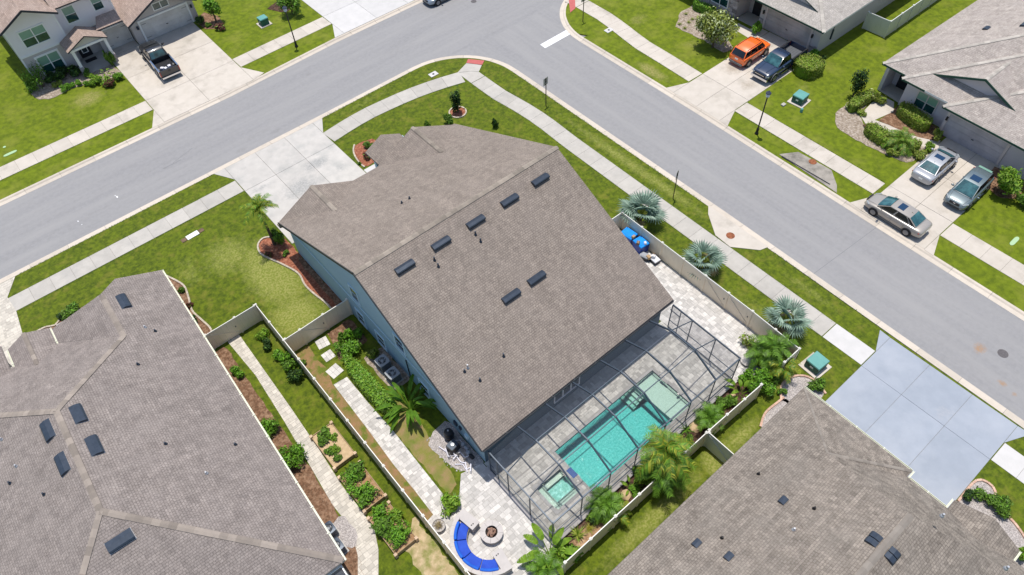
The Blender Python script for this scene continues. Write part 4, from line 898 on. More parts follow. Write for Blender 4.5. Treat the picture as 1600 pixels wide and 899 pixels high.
b = MB(); c_ = E((57.75, 13.75, 1.75)); b.X = Matrix.Translation(c_); b.box(-.16, 0, -.08, .08, -.18, .18, 'black_metal'); b.build('wall_lamp', HE)
b = MB(); c_ = E((60.55, 19.3, 1.1)); b.X = Matrix.Translation(c_); b.box(-.06, .02, -.5, .5, -1, 1, 'plastic_black'); b.build('front_door', HE)
GE = [[E(v) for v in ((59.55, 17.2, 3.35), (59.55, 13.1, 5.05), (64.5, 13.1, 5.05), (60.5, 17.2, 3.35))], [E(v) for v in ((59.55, 9.0, 3.35), (59.55, 13.1, 5.05), (64.5, 13.1, 5.05), (60.5, 9.0, 3.35))]]
roof(HE, GE, 'roof_east', 'fascia_green', .10, 'gable_roof'); ridge(HE, E((59.55, 13.1, 5.06)), E((63.5, 13.1, 5.06)), 'ridge_pale', .15)
b = MB(); b.add([lv(E((59.95, 16.9, 3.3))), lv(E((59.95, 9.3, 3.3))), lv(E((59.95, 13.1, 4.9)))], [(0, 1, 2)], 'wall_mauve'); b.build('gable_wall', HE)
for a in ((59.53, 17.2, 3.35), (59.53, 9.0, 3.35)): edge_board(HE, E(a), E((59.53, 13.1, 5.05)), 'fascia_green', .05, .18, 'barge_board', -.06)
def ept(px, py): return px_on(px, py, E((58.7, 21, 2.8)), ER.to_3x3() @ Vector((0, pe, 1)))
NE_ = (ER.to_3x3() @ Vector((0, pe, 1))).normalized()
box_vent(HE, ept(1541.5, 45), NE_, (1, 0, 0), .6, .45, .1, flash=False); box_vent(HE, ept(1603, 38), NE_, (1, 0, 0), 1.2, .45)

# ------------------------------------------------------------------ north east house (top right)
HN = thing('house', 'grey house with stone trimmed garage behind the orange car and blue pickup', 'house', (66, 34, .1))
b = MB(); b.box(59.3, 80, 27.5, 34.2, .05, 3.15, 'wall_taupe'); b.box(60.6, 80, 34.21, 36.4, .05, 3.15, 'wall_taupe'); b.box(58.6, 80, 36.41, 45, .05, 3.15, 'wall_taupe'); b.build('wall', HN)
b = MB(); b.box(58.7, 60.59, 34.3, 36.35, .05, .16, 'concrete'); b.build('porch_slab', HN)
P, hp_ = hip_polys(58.9, 82, 27.15, 46, 2.8, .42); roof(HN, P, 'roof_north', 'trim_white')
for a, c in hp_[:3]: ridge(HN, a, c, 'ridge_pale', .16)
P, hp_ = hip_polys(58.15, 70, 36.1, 44.5, 2.8, .42); roof(HN, P, 'roof_north', 'trim_white'); ridge(HN, *hp_[1], 'ridge_pale', .16)
edge_board(HN, (58.88, 27.15, 2.8), (58.88, 36.1, 2.8), 'fascia_green', .04, .16); edge_board(HN, (58.13, 36.1, 2.8), (58.13, 44, 2.8), 'fascia_green', .04, .16)
roof(HN, [[(60.3, 34.6, 3.45), (60.3, 31.8, 4.5), (65, 31.8, 4.5), (61, 34.6, 3.45)], [(60.3, 29.0, 3.45), (60.3, 31.8, 4.5), (65, 31.8, 4.5), (61, 29.0, 3.45)]], 'roof_north', 'fascia_green', .1, 'gable_roof')
b = MB(); b.add([lv((60.6, 34.3, 3.3)), lv((60.6, 29.3, 3.3)), lv((60.6, 31.8, 4.35))], [(0, 1, 2)], 'wall_taupe'); b.build('gable_wall', HN)
garage_door(HN, (59.3, 31.0, .14), (-1, 0), 4.9, 2.2, 'garage_door_dark', 'trim_tan')
window(HN, (58.6, 38.6, 1.55), (-1, 0), 1.9, 1.5, 'trim_white', 2, True, .1)
for y in (28.3, 33.85):
    b = MB(); b.X = Matrix.Translation((59.3, y, 1.75)); b.box(-.16, 0, -.07, .07, -.17, .17, 'black_metal'); b.build('wall_lamp', HN)
rnd = random.Random(5)
def stonework(par, face, x, y0, y1, z0, z1):
    z = z0
    while z < z1:
        h = rnd.choice((.12, .18, .24)); h = min(h, z1 - z + .02); y = y0
        while y < y1 - .05:
            w = min(rnd.choice((.25, .4, .55)), y1 - y); d = .05 + rnd.random() * .035
            b = MB(); b.box(x - d, x, y + .01, y + w - .01, z + .01, z + h - .01, 'stone_veneer', rnd.random()); b.build('stone', par); y += w
        z += h
stonework(HN, 0, 59.3, 27.5, 28.25, .1, .85); stonework(HN, 0, 59.3, 33.75, 34.2, .1, 1.0); stonework(HN, 0, 58.6, 36.42, 37.45, .1, 2.3); stonework(HN, 0, 58.6, 39.8, 41.2, .1, 2.3)
b = MB(); b.box(61.2, 61.35, 27.38, 27.5, .9, 1.9, 'vent_metal'); b.tube([(61.3, 27.44, 1.9), (61.3, 27.44, 2.5)], .03, 'vent_metal', 6); b.build('electric_meter', HN)
b = MB(); b.box(60.56, 60.62, 35.0, 35.9, .15, 2.2, 'plastic_black'); b.build('front_door', HN)

# ------------------------------------------------------------------ north west house (top left), two storeys
HX = thing('house', 'two storey pale grey house with white trim and a gabled porch, top left corner', 'house', (9, 80, .1))
FY = 75.5
b = MB(); b.box(1.65, 6.15, FY, 90, .05, 2.86, 'wall_taupe'); b.box(6.16, 11.4, 76.35, 90, .05, 2.86, 'wall_taupe'); b.box(8.6, 11.75, 75.8, 76.34, .05, 2.7, 'wall_taupe'); b.build('wall', HX)
b = MB(); b.box(1.65, 6.15, FY - .01, 90, 2.865, 6.1, 'wall_grey'); b.box(6.16, 11.4, 76.3, 90, 2.865, 6.1, 'wall_grey'); b.add([(1.65, FY - .01, 6.1), (6.15, FY - .01, 6.1), (3.9, FY - .01, 7.3)], [(0, 1, 2)], 'wall_grey'); b.build('upper_wall', HX)
b = MB(); b.box(11.76, 18.4, 74.65, 90, .05, 3.0, 'wall_taupe'); b.add([(11.76, 74.65, 3.0), (18.4, 74.65, 3.0), (14.95, 74.65, 4.55)], [(0, 1, 2)], 'wall_taupe'); b.build('wall', HX)
for q in (((1.62, FY - .03, 2.86), (6.18, FY - .03, 2.86)), ((6.2, 76.27, 2.86), (11.4, 76.27, 2.86))):
    b = MB(); b.bar(*q, .06, .16, 'trim_white'); b.build('band', HX)
for x, y, z0, z1 in ((1.66, FY - .03, 2.9, 5.6), (6.14, FY - .03, 2.9, 5.7), (1.66, FY - .03, .1, 2.75), (11.4, 76.27, 2.9, 5.6)):
    b = MB(); b.box(x - .07, x + .07, y - .02, y + .04, z0, z1, 'trim_white'); b.build('corner_board', HX)
window(HX, (3.75, FY - .01, 4.35), (0, -1), 2.2, 1.5, 'trim_white', 2, True, .12); window(HX, (3.75, FY, 1.45), (0, -1), 1.9, 1.75, 'trim_white', 2, True, .18)
window(HX, (7.55, 76.3, 4.6), (0, -1), 1.0, 1.5, 'trim_white', 1, True, .12); window(HX, (10.2, 76.3, 4.7), (0, -1), .85, 1.3, 'trim_white', 1, True, .12)
up = [[(1.25, FY - .4, 5.75), (3.9, FY - .4, 7.08), (3.9, 84, 7.08), (1.25, 84, 5.75)], [(6.55, FY - .4, 5.75), (3.9, FY - .4, 7.08), (3.9, 84, 7.08), (6.55, 84, 5.75)]]
roof(HX, up, 'roof_tan', 'fascia_dark', .12); P, hp_ = hip_polys(1.2, 11.9, 75.9, 92, 5.75, .5); P = [p for p in P]
roof(HX, [[(6.3, 75.95, 5.75), (11.8, 75.95, 5.75), (11.8, 83, 8.9), (6.3, 83, 8.9)], [(1.25, 78.2, 5.7), (6.5, 78.2, 5.7), (6.5, 84, 8.4), (1.25, 84, 8.4)]], 'roof_tan', 'fascia_dark', .12)
edge_board(HX, (1.25, FY - .42, 5.75), (3.9, FY - .42, 7.08), 'fascia_dark', .05, .18, 'barge_board'); edge_board(HX, (6.55, FY - .42, 5.75), (3.9, FY - .42, 7.08), 'fascia_dark', .05, .18, 'barge_board')
roof(HX, [[(11.45, 74.2, 2.45), (15.08, 74.2, 4.2), (15.08, 82, 4.2), (11.45, 82, 2.45)], [(18.75, 74.2, 2.45), (15.08, 74.2, 4.2), (15.08, 82, 4.2), (18.75, 82, 2.45)]], 'roof_tan', 'fascia_dark', .12, 'garage_roof')
edge_board(HX, (11.45, 74.18, 2.45), (15.08, 74.18, 4.2), 'fascia_dark', .05, .16, 'barge_board'); edge_board(HX, (18.75, 74.18, 2.45), (15.08, 74.18, 4.2), 'fascia_dark', .05, .16, 'barge_board')
roof(HX, [[(8.8, 75.35, 2.7), (11.4, 75.35, 2.7), (11.4, 76.5, 3.4), (9.5, 76.5, 3.4)]], 'roof_tan', 'fascia_dark', .1, 'lower_roof')
roof(HX, [[(5.35, 74.0, 2.45), (7.4, 74.0, 3.4), (7.4, 76.3, 3.4), (5.35, 76.3, 2.45)], [(9.25, 74.0, 2.45), (7.4, 74.0, 3.4), (7.4, 76.3, 3.4), (9.25, 76.3, 2.45)]], 'roof_tan', 'fascia_dark', .12, 'porch_roof')
b = MB(); b.add([lv((5.7, 74.3, 2.4)), lv((8.95, 74.3, 2.4)), lv((7.35, 74.3, 3.2))], [(0, 1, 2)], 'wall_cream'); b.bar(lv((5.6, 74.28, 2.3)), lv((9.0, 74.28, 2.3)), .12, .2, 'trim_white'); b.build('porch_gable', HX)
for x in (5.75, 8.9):
    b = MB(); b.box(x - .2, x + .2, 73.4, 73.8, .1, .95, 'stone_veneer'); b.box(x - .13, x + .13, 73.47, 73.73, .95, 2.8, 'trim_white'); b.build('porch_post', HX)
b = MB(); b.box(5.5, 8.45, 73.3, 76.34, .05, .17, 'concrete'); b.build('porch_slab', HX)
b = MB(); b.box(6.5, 7.6, 76.27, 76.34, .17, 2.25, 'plastic_black'); b.box(6.75, 7.35, 76.25, 76.27, .6, 1.9, 'trim_white'); b.box(6.83, 7.27, 76.24, 76.25, .68, 1.82, 'glass_dark'); b.build('front_door', HX)
b = MB(); b.box(6.5, 7.6, 75.2, 75.75, .17, .20, 'plastic_black'); b.build('door_mat', HX)
garage_door(HX, (10.35, 75.8, .14), (0, -1), 2.5, 2.1, 'garage_door', 'trim_white', True, .12); garage_door(HX, (15.15, 74.64, .14), (0, -1), 4.95, 2.1, 'garage_door', 'trim_white', True, .18)
window(HX, (15.3, 74.66, 3.1), (0, -1), 1.5, .6, 'trim_white', 2, False, .1)
b = MB(); b.tube([(11.68, 75.75, .2), (11.68, 75.75, 2.4)], .05, 'black_metal', 6); b.build('downspout', HX)
b = MB(); b.box(2.8, 4.3, 79.6, 81.2, 6.6, 7.5, 'glass_dark'); b.build('skylight', HX)
for x in (12.3, 18.05):
    b = MB(); b.X = Matrix.Translation((x, 74.6, 1.8)); b.box(-.1, .1, -.12, 0, -.16, .16, 'vent_metal'); b.build('wall_lamp', HX)

# ------------------------------------------------------------------ fences
def fence(label, pts, h=1.83, bay=1.93, m='vinyl', cap='vinyl_cap', gates=(), group=None):
    t = thing('vinyl_fence', label, 'fence', (*pts[0], .12)); t['group'] = group or 'vinyl privacy fences'
    posts = []; gi = 0
    for a, c in zip(pts, pts[1:]):
        a = Vector(a); c = Vector(c); L = (c - a).length; n = max(1, round(L / bay)); d = (c - a).normalized()
        for i in range(n):
            p = a.lerp(c, i / n); q = a.lerp(c, (i + 1) / n); posts.append(p)
            b = MB(); nb = 6; nv = Vector((-d.y, d.x))
            for j in range(nb):
                u = p.lerp(q, (j + .5) / nb); b.obox(u, d, None, (q - p).length / nb / 2 - .003, .012 if j % 2 else .015, .17, h - .07 + .12, m)
            b.build('fence_panel', t)
            for nm, z, w in (('top_rail', h + .05 - .03, .05), ('bottom_rail', .20, .05)):
                r_ = MB(); r_.bar((*p, z), (*q, z), w, .09, cap if nm == 'top_rail' else m); r_.build(nm, t)
            if gi in gates:
                z0, z1 = .3, h - .05
                r_ = MB(); s = nv * -.03; r_.bar((p.x + s.x, p.y + s.y, z1), (q.x + s.x, q.y + s.y, z0), .05, .03, m); r_.build('gate_brace', t)
                r_ = MB(); u = p.lerp(q, .9); r_.box(u.x - .035, u.x + .035, u.y - .035, u.y + .035, .98, 1.12, 'iron'); r_.build('gate_latch', t)
            gi += 1
    posts.append(Vector(pts[-1]))
    for p in posts:
        b = MB(); b.box(p.x - .062, p.x + .062, p.y - .062, p.y + .062, .1, h + .08, m); po = b.build('fence_post', t)
        b = MB(); b.box(p.x - .08, p.x + .08, p.y - .08, p.y + .08, h + .081, h + .11, cap); b.box(p.x - .07, p.x + .07, p.y - .07, p.y + .07, h + .1101, h + .16, cap, top=.05); b.build('post_cap', po)
    return t
fence('long beige vinyl fence between the raised beds and the paver path', [(4.6, 35.25), (4.6, 9.4)])
fence('beige vinyl fence and gate joining the bottom left house to the long fence', [(.75, 35.25), (2.95, 35.25), (4.5, 35.25)], gates=(0,))
fence('beige vinyl fence and gate meeting the blue house wall above the stepping stones', [(4.7, 31.3), (5.85, 31.3), (7.7, 31.35), (9.65, 31.35)], gates=(1,))
fence('beige vinyl fence along the sidewalk beside the three silver fan palms', [(26.2, 24.35), (29.8, 24.3), (29.7, 12.0), (29.55, 8.15), (28.0, 8.15)], gates=(6, 7))
fence('beige vinyl fence behind the pool planting bed, left of the short gate', [(8.9, 8.2), (20.5, 8.2)])
fence('short beige vinyl fence run between the gate corner and the lime green bush', [(20.75, 8.2), (25.6, 8.1)])
fence('short greenish vinyl gate reaching the bottom right house roof', [(20.62, 8.1), (20.62, 5.7)], gates=(0,), m='vinyl_green')
fence('pale vinyl fence with white caps running off the top edge at the upper right', [(66.2, 26.9), (66.3, 24.6), (84, 24.6)], m='vinyl_green', cap='trim_white')

# ------------------------------------------------------------------ pool cage
CG = thing('screen_enclosure', 'dark framed pool screen cage with bent roof beams attached to the blue house', 'screen enclosure', (17.6, 12.9, .14))
XS = [9.64, 11.86, 14.10, 16.34, 18.72, 20.97, 23.24, 25.58]; CY0, CY1, K1, K2 = 9.98, 15.58, 13.88, 11.93; ZE, ZG, ZK = 2.75, 3.12, 3.86
def cbar(a, c, w=.06, h=.10, nm='beam'): b = MB(); b.bar(a, c, w, h, 'cage_metal'); return b.build(nm, CG)
for x in XS[1:-1]:
    for a, c in (((x, CY1, ZG), (x, K1, ZK)), ((x, K1, ZK), (x, K2, ZK)), ((x, K2, ZK), (x, CY0, ZE))): cbar(a, c, .075, .13)
for x in (XS[0], XS[-1]):
    cbar((x, CY1, ZE), (x, CY0, ZE), .07, .11)
    for y in (CY1, K1, K2, CY0): cbar((x, y, .16), (x, y, ZE - .05), .06, .06, 'post')
    cbar((x, CY1, .20), (x, CY0, .20), .05, .06, 'rail'); cbar((x, CY1 - .02, 1.0), (x, CY0 + .02, 1.0), .035, .05, 'rail')
cbar((XS[-1], 14.85, .16), (XS[-1], 14.85, 2.7), .05, .05, 'post'); cbar((XS[-1], 15.7, 2.1), (XS[-1], 14.85, 2.1), .05, .05, 'rail'); cbar((XS[0], 14.85, .16), (XS[0], 14.85, 2.7), .05, .05, 'post')
cbar((XS[0] - .03, CY0, ZE), (XS[-1] + .03, CY0, ZE), .08, .11); cbar((XS[0], CY1 + .02, ZG), (XS[-1], CY1 + .02, ZG), .06, .10, 'rail')
cbar((XS[0], CY0 - .001, .20), (XS[-1], CY0 - .001, .20), .05, .06, 'rail'); cbar((XS[0] + .04, CY0, 1.0), (XS[-1] - .04, CY0, 1.0), .035, .05, 'rail')
for x in XS[1:-1]: cbar((x, CY0, .16), (x, CY0, ZE - .05), .055, .055, 'post')
for y in (K1, K2):
    cbar((XS[1], y, ZK + .01), (XS[-2], y, ZK + .01), .05, .06, 'purlin'); cbar((XS[1], y, ZK), (XS[0], y, ZE), .05, .06, 'purlin'); cbar((XS[-2], y, ZK), (XS[-1], y, ZE), .05, .06, 'purlin')
b = MB(); b.box(9.45, 25.75, 9.62, 9.93, .05, .20, 'cap_grey'); b.build('footer', CG); b = MB(); b.box(9.38, 9.595, 9.62, 15.9, .05, .19, 'cap_grey'); b.build('footer', CG)
def scr(pts, m='screen_roof'):
    b = MB(); b.add(pts, [tuple(range(len(pts)))], m); b.build('screen_panel', CG)
for i in range(len(XS) - 1):
    a, c = XS[i] + .03, XS[i + 1] - .03
    za, zc = (ZE if i == 0 else ZK), (ZE if i == len(XS) - 2 else ZK); ga, gc = (ZE if i == 0 else ZG), (ZE if i == len(XS) - 2 else ZG)
    scr([(a, CY1, ga), (c, CY1, gc), (c, K1, zc), (a, K1, za)]) if i not in (0, len(XS) - 2) else (scr([(a, CY1, ga), (c, CY1, gc), (c, K1, zc)]), scr([(a, CY1, ga), (c, K1, zc), (a, K1, za)]))
    scr([(a, K1, za), (c, K1, zc), (c, K2, zc), (a, K2, za)])
    scr([(a, K2, za), (c, K2, zc), (c, CY0, ZE)]); scr([(a, K2, za), (c, CY0, ZE), (a, CY0, ZE)])
    scr([(a, CY0, 1.03), (c, CY0, 1.03), (c, CY0, ZE - .06), (a, CY0, ZE - .06)], 'screen_wall'); scr([(a, CY0, .24), (c, CY0, .24), (c, CY0, .97), (a, CY0, .97)], 'screen_wall')
for x in (XS[0], XS[-1]):
    for y0, y1 in ((CY1, K1), (K1, K2), (K2, CY0)):
        scr([(x, y0 - .03, 1.03), (x, y1 + .03, 1.03), (x, y1 + .03, ZE - .06), (x, y0 - .03, ZE - .06)], 'screen_wall'); scr([(x, y0 - .03, .24), (x, y1 + .03, .24), (x, y1 + .03, .97), (x, y0 - .03, .97)], 'screen_wall')
# ------------------------------------------------------------------ plant parts
def leaf_cloud(seed, n, size, lumps, mats, leaf=.12, shell=.55, flat=.0, squash=1.0):
    "leaves scattered through overlapping lumps; size = (rx, ry, rz), resting on z = 0"
    r_ = random.Random(seed); b = MB(); rx, ry, rz = size; L = []
    for k in range(lumps):
        a = r_.random() * 6.283; q = math.sqrt(r_.random()) * .62; z = r_.uniform(.30, .78)
        L.append((q * math.cos(a), q * math.sin(a), z, r_.uniform(.30, .50)))
    for i in range(n):
        lx, ly, lz, lr = r_.choice(L); d = Vector((r_.gauss(0, 1), r_.gauss(0, 1), r_.gauss(0, 1) + .25)).normalized(); t = lr * (shell + (1 - shell) * r_.random()) * r_.uniform(.85, 1.15) * (1.3 if r_.random() < .1 else 1)
        p = Vector(((lx + d.x * t) * rx, (ly + d.y * t) * ry, max(.03, (lz + d.z * t * .8)) * rz * squash))
        nrm = (d + Vector((r_.gauss(0, .5), r_.gauss(0, .5), r_.gauss(0, .5) + .3))).normalized(); u = nrm.orthogonal().normalized(); u.rotate(Matrix.Rotation(r_.random() * 6.283, 3, nrm)); v = nrm.cross(u)
        s = leaf * r_.uniform(.6, 1.3); w = s * .42
        m = mats[0] if len(mats) == 1 or r_.random() < .78 else r_.choice(mats[1:])
        b.add([p - u * s, p - v * w + nrm * .12 * s, p + u * s, p + v * w + nrm * .12 * s], [(0, 1, 2, 3)], m, r_.random())
    return b
CACHE = {}
def cached(key, fn):
    if key not in CACHE: CACHE[key] = fn()
    return CACHE[key]
def stems(n, h, r, spread, seed=1, m='bark'):
    r_ = random.Random(seed); b = MB()
    for i in range(n):
        a = 6.283 * i / n + r_.random(); x, y = spread * math.cos(a), spread * math.sin(a)
        b.tube([(x * .15, y * .15, 0), (x * .5, y * .5, h * .5), (x, y, h)], [r, r * .7, r * .35], m, 6)
    return b
SHR = dict(green=('leaf', 'leaf_vivid'), lime=('leaf_lime', 'leaf_vivid'), vivid=('leaf_vivid', 'leaf'), dark=('leaf_dark', 'leaf'), olive=('leaf_olive', 'leaf_lime'), gold=('leaf_gold', 'leaf_lime'), red=('leaf_red', 'leaf'), pale=('leaf_olive', 'leaf_white'))
rp = random.Random(21)
def shrub(px, py, rad, h, kind, label, name='shrub', cat='shrub', group='garden shrubs', z=None, n=None, leaf=None, xy=None):
    z = h * .5 if z is None else z; c = Vector(xy) if xy else G(px, py, z)
    v = rp.randrange(3); rz = rp.random() * 6.283; rad *= 1.12; N = n or (1500 if rad > .9 else 850 if rad > .5 else 420); lf = leaf or (.095 if rad > .5 else .075)
    t = thing(name, label, cat, (c.x, c.y, .12), rz, group); key = (kind, v, N)
    me = cached(('s',) + key, lambda: leaf_cloud(v * 7 + N, N, (1, 1, 1), 5 + v * 2, SHR[kind], lf / max(rad, .3)).mesh('foliage'))
    inst('foliage', me, t, (0, 0, 0), (0, 0, 0), (rad, rad, h)); inst('stem', cached(('st', v), lambda: stems(5, .6, .03, .3, v).mesh('stem')), t, (0, 0, 0), (0, 0, 0), (rad, rad, h))
    return t
def hedge(pts, w, h, kind, label, name='hedge'):
    "clipped hedge along a centre line"
    r_ = random.Random(len(label)); P = resample(pts, .25); o = offset(pts, 0); c = P[len(P) // 2]; t = thing(name, label, 'hedge', (c.x, c.y, .12)); b = MB(); m1, m2 = SHR[kind]
    rf = lambda t_: (max(.05, 1 - abs(2 * t_ - 1) ** 4)) ** .5
    L = sum((P[i + 1] - P[i]).length for i in range(len(P) - 1)); N = int(L * (w + 2 * h) * 230)
    for i in range(N):
        k = r_.random() * (len(P) - 1); j = int(k); p = P[j].lerp(P[j + 1], k - j); d = (P[j + 1] - P[j]).normalized(); s = Vector((-d.y, d.x)); f = r_.random() * (w + 2 * h)
        if f < w: u, z, nr = f - w / 2, h, Vector((0, 0, 1))
        elif f < w + h: u, z, nr = -w / 2, f - w, Vector((-s.x, -s.y, .2))
        else: u, z, nr = w / 2, f - w - h, Vector((s.x, s.y, .2))
        u *= rf(k / (len(P) - 1))
        z = max(.04, z + r_.gauss(0, .08) - .25 * (abs(u) / (w / 2)) ** 6 * .3); q = Vector((p.x + s.x * u * r_.uniform(.82, 1.12) - c.x, p.y + s.y * u * r_.uniform(.92, 1.06) - c.y, z))
        nr = (nr + Vector((r_.gauss(0, .5), r_.gauss(0, .5), r_.gauss(0, .4)))).normalized(); a = nr.orthogonal().normalized(); a.rotate(Matrix.Rotation(r_.random() * 6.283, 3, nr)); e = nr.cross(a); sz = r_.uniform(.05, .10)
        b.add([q - a * sz, q - e * sz * .5, q + a * sz, q + e * sz * .5], [(0, 1, 2, 3)], m1 if r_.random() < .75 else m2, r_.random())
    b.build('foliage', t, False)
    core = MB(); A = offset([tuple(p) for p in P], w * .42); B = offset([tuple(p) for p in P], -w * .42); A = [P[i].lerp(q, rf(i / (len(P) - 1))) for i, q in enumerate(A)]; B = [P[i].lerp(q, rf(i / (len(P) - 1))) for i, q in enumerate(B)]
    core.prism([(p.x - c.x, p.y - c.y) for p in A] + [(p.x - c.x, p.y - c.y) for p in reversed(B)], .02, h * .9, m2 if m2 != 'leaf_white' else m1); core.build('twigs', t, False)
    return t
def strap_mesh(n, L, w, droop, m, seed=1, up=.7, m2=None):
    r_ = random.Random(seed); b = MB()
    for i in range(n):
        a = 6.283 * i * .618; e = r_.uniform(up * .4, up * 1.15); l = L * r_.uniform(.65, 1.1); d = Vector((math.cos(a), math.sin(a), 0)); s = Vector((-d.y, d.x, 0)); pv = []
        for k in range(5):
            t_ = k / 4; p = d * (l * t_ * math.cos(e)) + Vector((0, 0, l * (t_ * math.sin(e) - droop * t_ * t_) + .04)); ww = w * (1 - t_ ** 1.6) * .5 + .003
            pv += [p - s * ww, p + s * ww + Vector((0, 0, .0))]
        b.add(pv, [(2 * k, 2 * k + 1, 2 * k + 3, 2 * k + 2) for k in range(4)], m2 if (m2 and r_.random() < .3) else m, r_.random())
    return b
def clump(px, py, rad, m, label, name='ornamental_grass', cat='ornamental grass', n=46, w=.03, droop=.35, up=1.0, m2=None, z=.2, seed=1, group='small planting bed plants', xy=None):
    c = Vector(xy) if xy else G(px, py, z); key = ('c', n, w, droop, up, m, m2, seed); me = cached(key, lambda: strap_mesh(n, 1, w / rad, droop, m, seed, up, m2).mesh(name))
    o = inst(name, me, None, (c.x, c.y, .12), (0, 0, rp.random() * 6), rad); return tag(o, label, cat, group)
def feather(m, m2=None, n=22, seed=1, curl=.55, lw=.035, ll=.34):
    "one pinnate frond of unit length, leaving the origin along +x and arching down"
    r_ = random.Random(seed); b = MB(); pts = []
    for k in range(9):
        t_ = k / 8; pts.append(Vector((t_ * .92 - .1 * t_ ** 3, 0, .34 * math.sin(t_ * 2.3) - curl * t_ * t_)))
    b.tube(pts, [.014 - .0012 * k for k in range(9)], m2 or m, 4)
    for i in range(n):
        t_ = .16 + .84 * i / (n - 1); k = min(7, int(t_ * 8)); p = pts[k].lerp(pts[k + 1], t_ * 8 - k); d = (pts[k + 1] - pts[k]).normalized()
        for sg in (-1, 1):
            l = ll * math.sin(min(1, .25 + t_ * .95) * 2.6) ** .8 * r_.uniform(.85, 1.1) if t_ < .98 else ll * .3
            l = max(l, .09); dr = (Vector((0, sg, 0)) + d * .75 + Vector((0, 0, r_.uniform(-.1, .35)))).normalized(); q = p + dr * l * .55; e = p + dr * l + Vector((0, 0, -l * .45)); s = d * lw
            b.add([p - s * .5, p + s * .5, q + s * .6, q - s * .6, e], [(0, 1, 2, 3), (3, 2, 4)], m if (not m2 or r_.random() < .7) else m2, r_.random())
    return b.mesh('frond')
def fan(m, seed=1, segs=17):
    "one costapalmate fan leaf: petiole then folded segments"
    r_ = random.Random(seed); b = MB(); P = [Vector((0, 0, 0)), Vector((.25, 0, .08)), Vector((.48, 0, .10))]; b.tube(P, [.022, .016, .012], 'leaf_olive', 5); c = P[-1]
    for i in range(segs):
        a0 = R(-112 + 224 * i / segs); a1 = R(-112 + 224 * (i + 1) / segs); am = (a0 + a1) / 2; l = .52 * (1 - .18 * abs(am) / 2.4) * r_.uniform(.9, 1.05)
        def pt(a, t_, lift): return c + Vector((math.cos(a) * t_, math.sin(a) * t_, lift - .30 * t_ * t_))
        b.add([c, pt(a0 + .015, l * .66, .0), pt(am, l * .68, .035), pt(am + r_.uniform(-.03, .03), l * 1.12, -.02), pt(a1 - .015, l * .66, .0)], [(0, 1, 2), (0, 2, 4), (1, 3, 2), (2, 3, 4)], m, r_.random())
    return b.mesh('fan_leaf')
def paddle(m, seed=1, L=.62, w=.10, stalk=.5):
    "stalk then long paddle blade, split a little; unit length along +z/x"
    r_ = random.Random(seed); b = MB(); b.tube([(0, 0, 0), (.06, 0, stalk * .6), (.13, 0, stalk)], [.016, .012, .009], m, 5); n = 9; A = []; B = []; C = []
    for k in range(n + 1):
        t_ = k / n; p = Vector((.13 + L * (.35 * t_ + .45 * t_ * t_), 0, stalk + L * (.85 * t_ - .55 * t_ * t_))); ww = w * math.sin(math.pi * min(1, .08 + t_ * .92)) ** .6 + .004
        C.append(p); A.append(p + Vector((-.02, -ww, .035 + r_.uniform(-.01, .01)))); B.append(p + Vector((-.02, ww, .035 + r_.uniform(-.01, .01))))
    for S_ in (A, B):
        for k in range(n): b.add([C[k], S_[k], S_[k + 1].lerp(S_[k], r_.choice((0, 0, .12))), C[k + 1]], [(0, 1, 2, 3)], m, r_.uniform(.3, .8))
    return b.mesh('leaf')
def rosette(t, meshes, n, L, e0, e1, z0, rad=.05, name='frond', seed=1, jit=.12):
    r_ = random.Random(seed)
    for i in range(n):
        a = 2.39996 * i + r_.uniform(-jit, jit); f = i / max(1, n - 1); e = e0 + (e1 - e0) * f + r_.uniform(-.08, .08); l = L * r_.uniform(.82, 1.1)
        inst(name, meshes[i % len(meshes)], t, (rad * math.cos(a), rad * math.sin(a), z0 + .1 * f), (r_.uniform(-.15, .15), -e, a), l)
def fan_palm(x, y, label, L=2.0, th=.6, seed=1, n=24):
    t = thing('fan_palm', label, 'palm tree', (x, y, .12), seed, 'silver fan palms beside the fence')
    b = MB(); b.tube([(0, 0, 0), (0, 0, th)], [.22, .17], 'bark', 10); b.build('trunk', t, False)
    ms = [cached(('fan', k), lambda k=k: fan('frond_silver', k)) for k in range(3)]
    rosette(t, ms, n, L, 1.25, .12, th, .10, 'fan_leaf', seed, .4); t.rotation_euler.x = (.10, -.08, .05)[seed - 1]; t.rotation_euler.y = (.06, .12, -.1)[seed - 1]
    dm = cached('fandead', lambda: fan('stem_tan', 9, 14)); rosette(t, [dm], 3 + seed, L * .75, -.15, -.5, th - .1, .1, 'dead_leaf', seed + 4, .6)
def feather_palm(px, py, zc, L, n, label, m='frond_green', m2=None, trunk=None, seed=1, e=(1.25, -.15), base=None, group='feathery palms in the garden'):
    c = Vector(base) if base else G(px, py, zc); t = thing('palm_tree', label, 'palm tree', (c.x, c.y, .12), seed, group); th = trunk if trunk is not None else max(.2, zc - .3)
    b = MB(); lean = .1; k = 6; b.tube([(lean * (i / k) ** 2, 0, th * i / k) for i in range(k + 1)], [.13 - .05 * i / k for i in range(k + 1)], 'bark', 8)
    for i in range(int(th / .22)): b.lathe([(.125 - .05 * i * .22 / max(th, .1), 0), (.138 - .05 * i * .22 / max(th, .1), .02), (.12 - .05 * i * .22 / max(th, .1), .05)], 'bark', 8, (lean * (i * .22 / max(th, .1)) ** 2, 0, i * .22 + .05))
    b.build('trunk', t, False); ms = [cached(('fea', m, m2, q), lambda q=q: feather(m, m2, 22, q, .42 + .12 * q)) for q in range(3)]
    rosette(t, ms, n, L, e[0], e[1], th, .05, 'frond', seed); return t
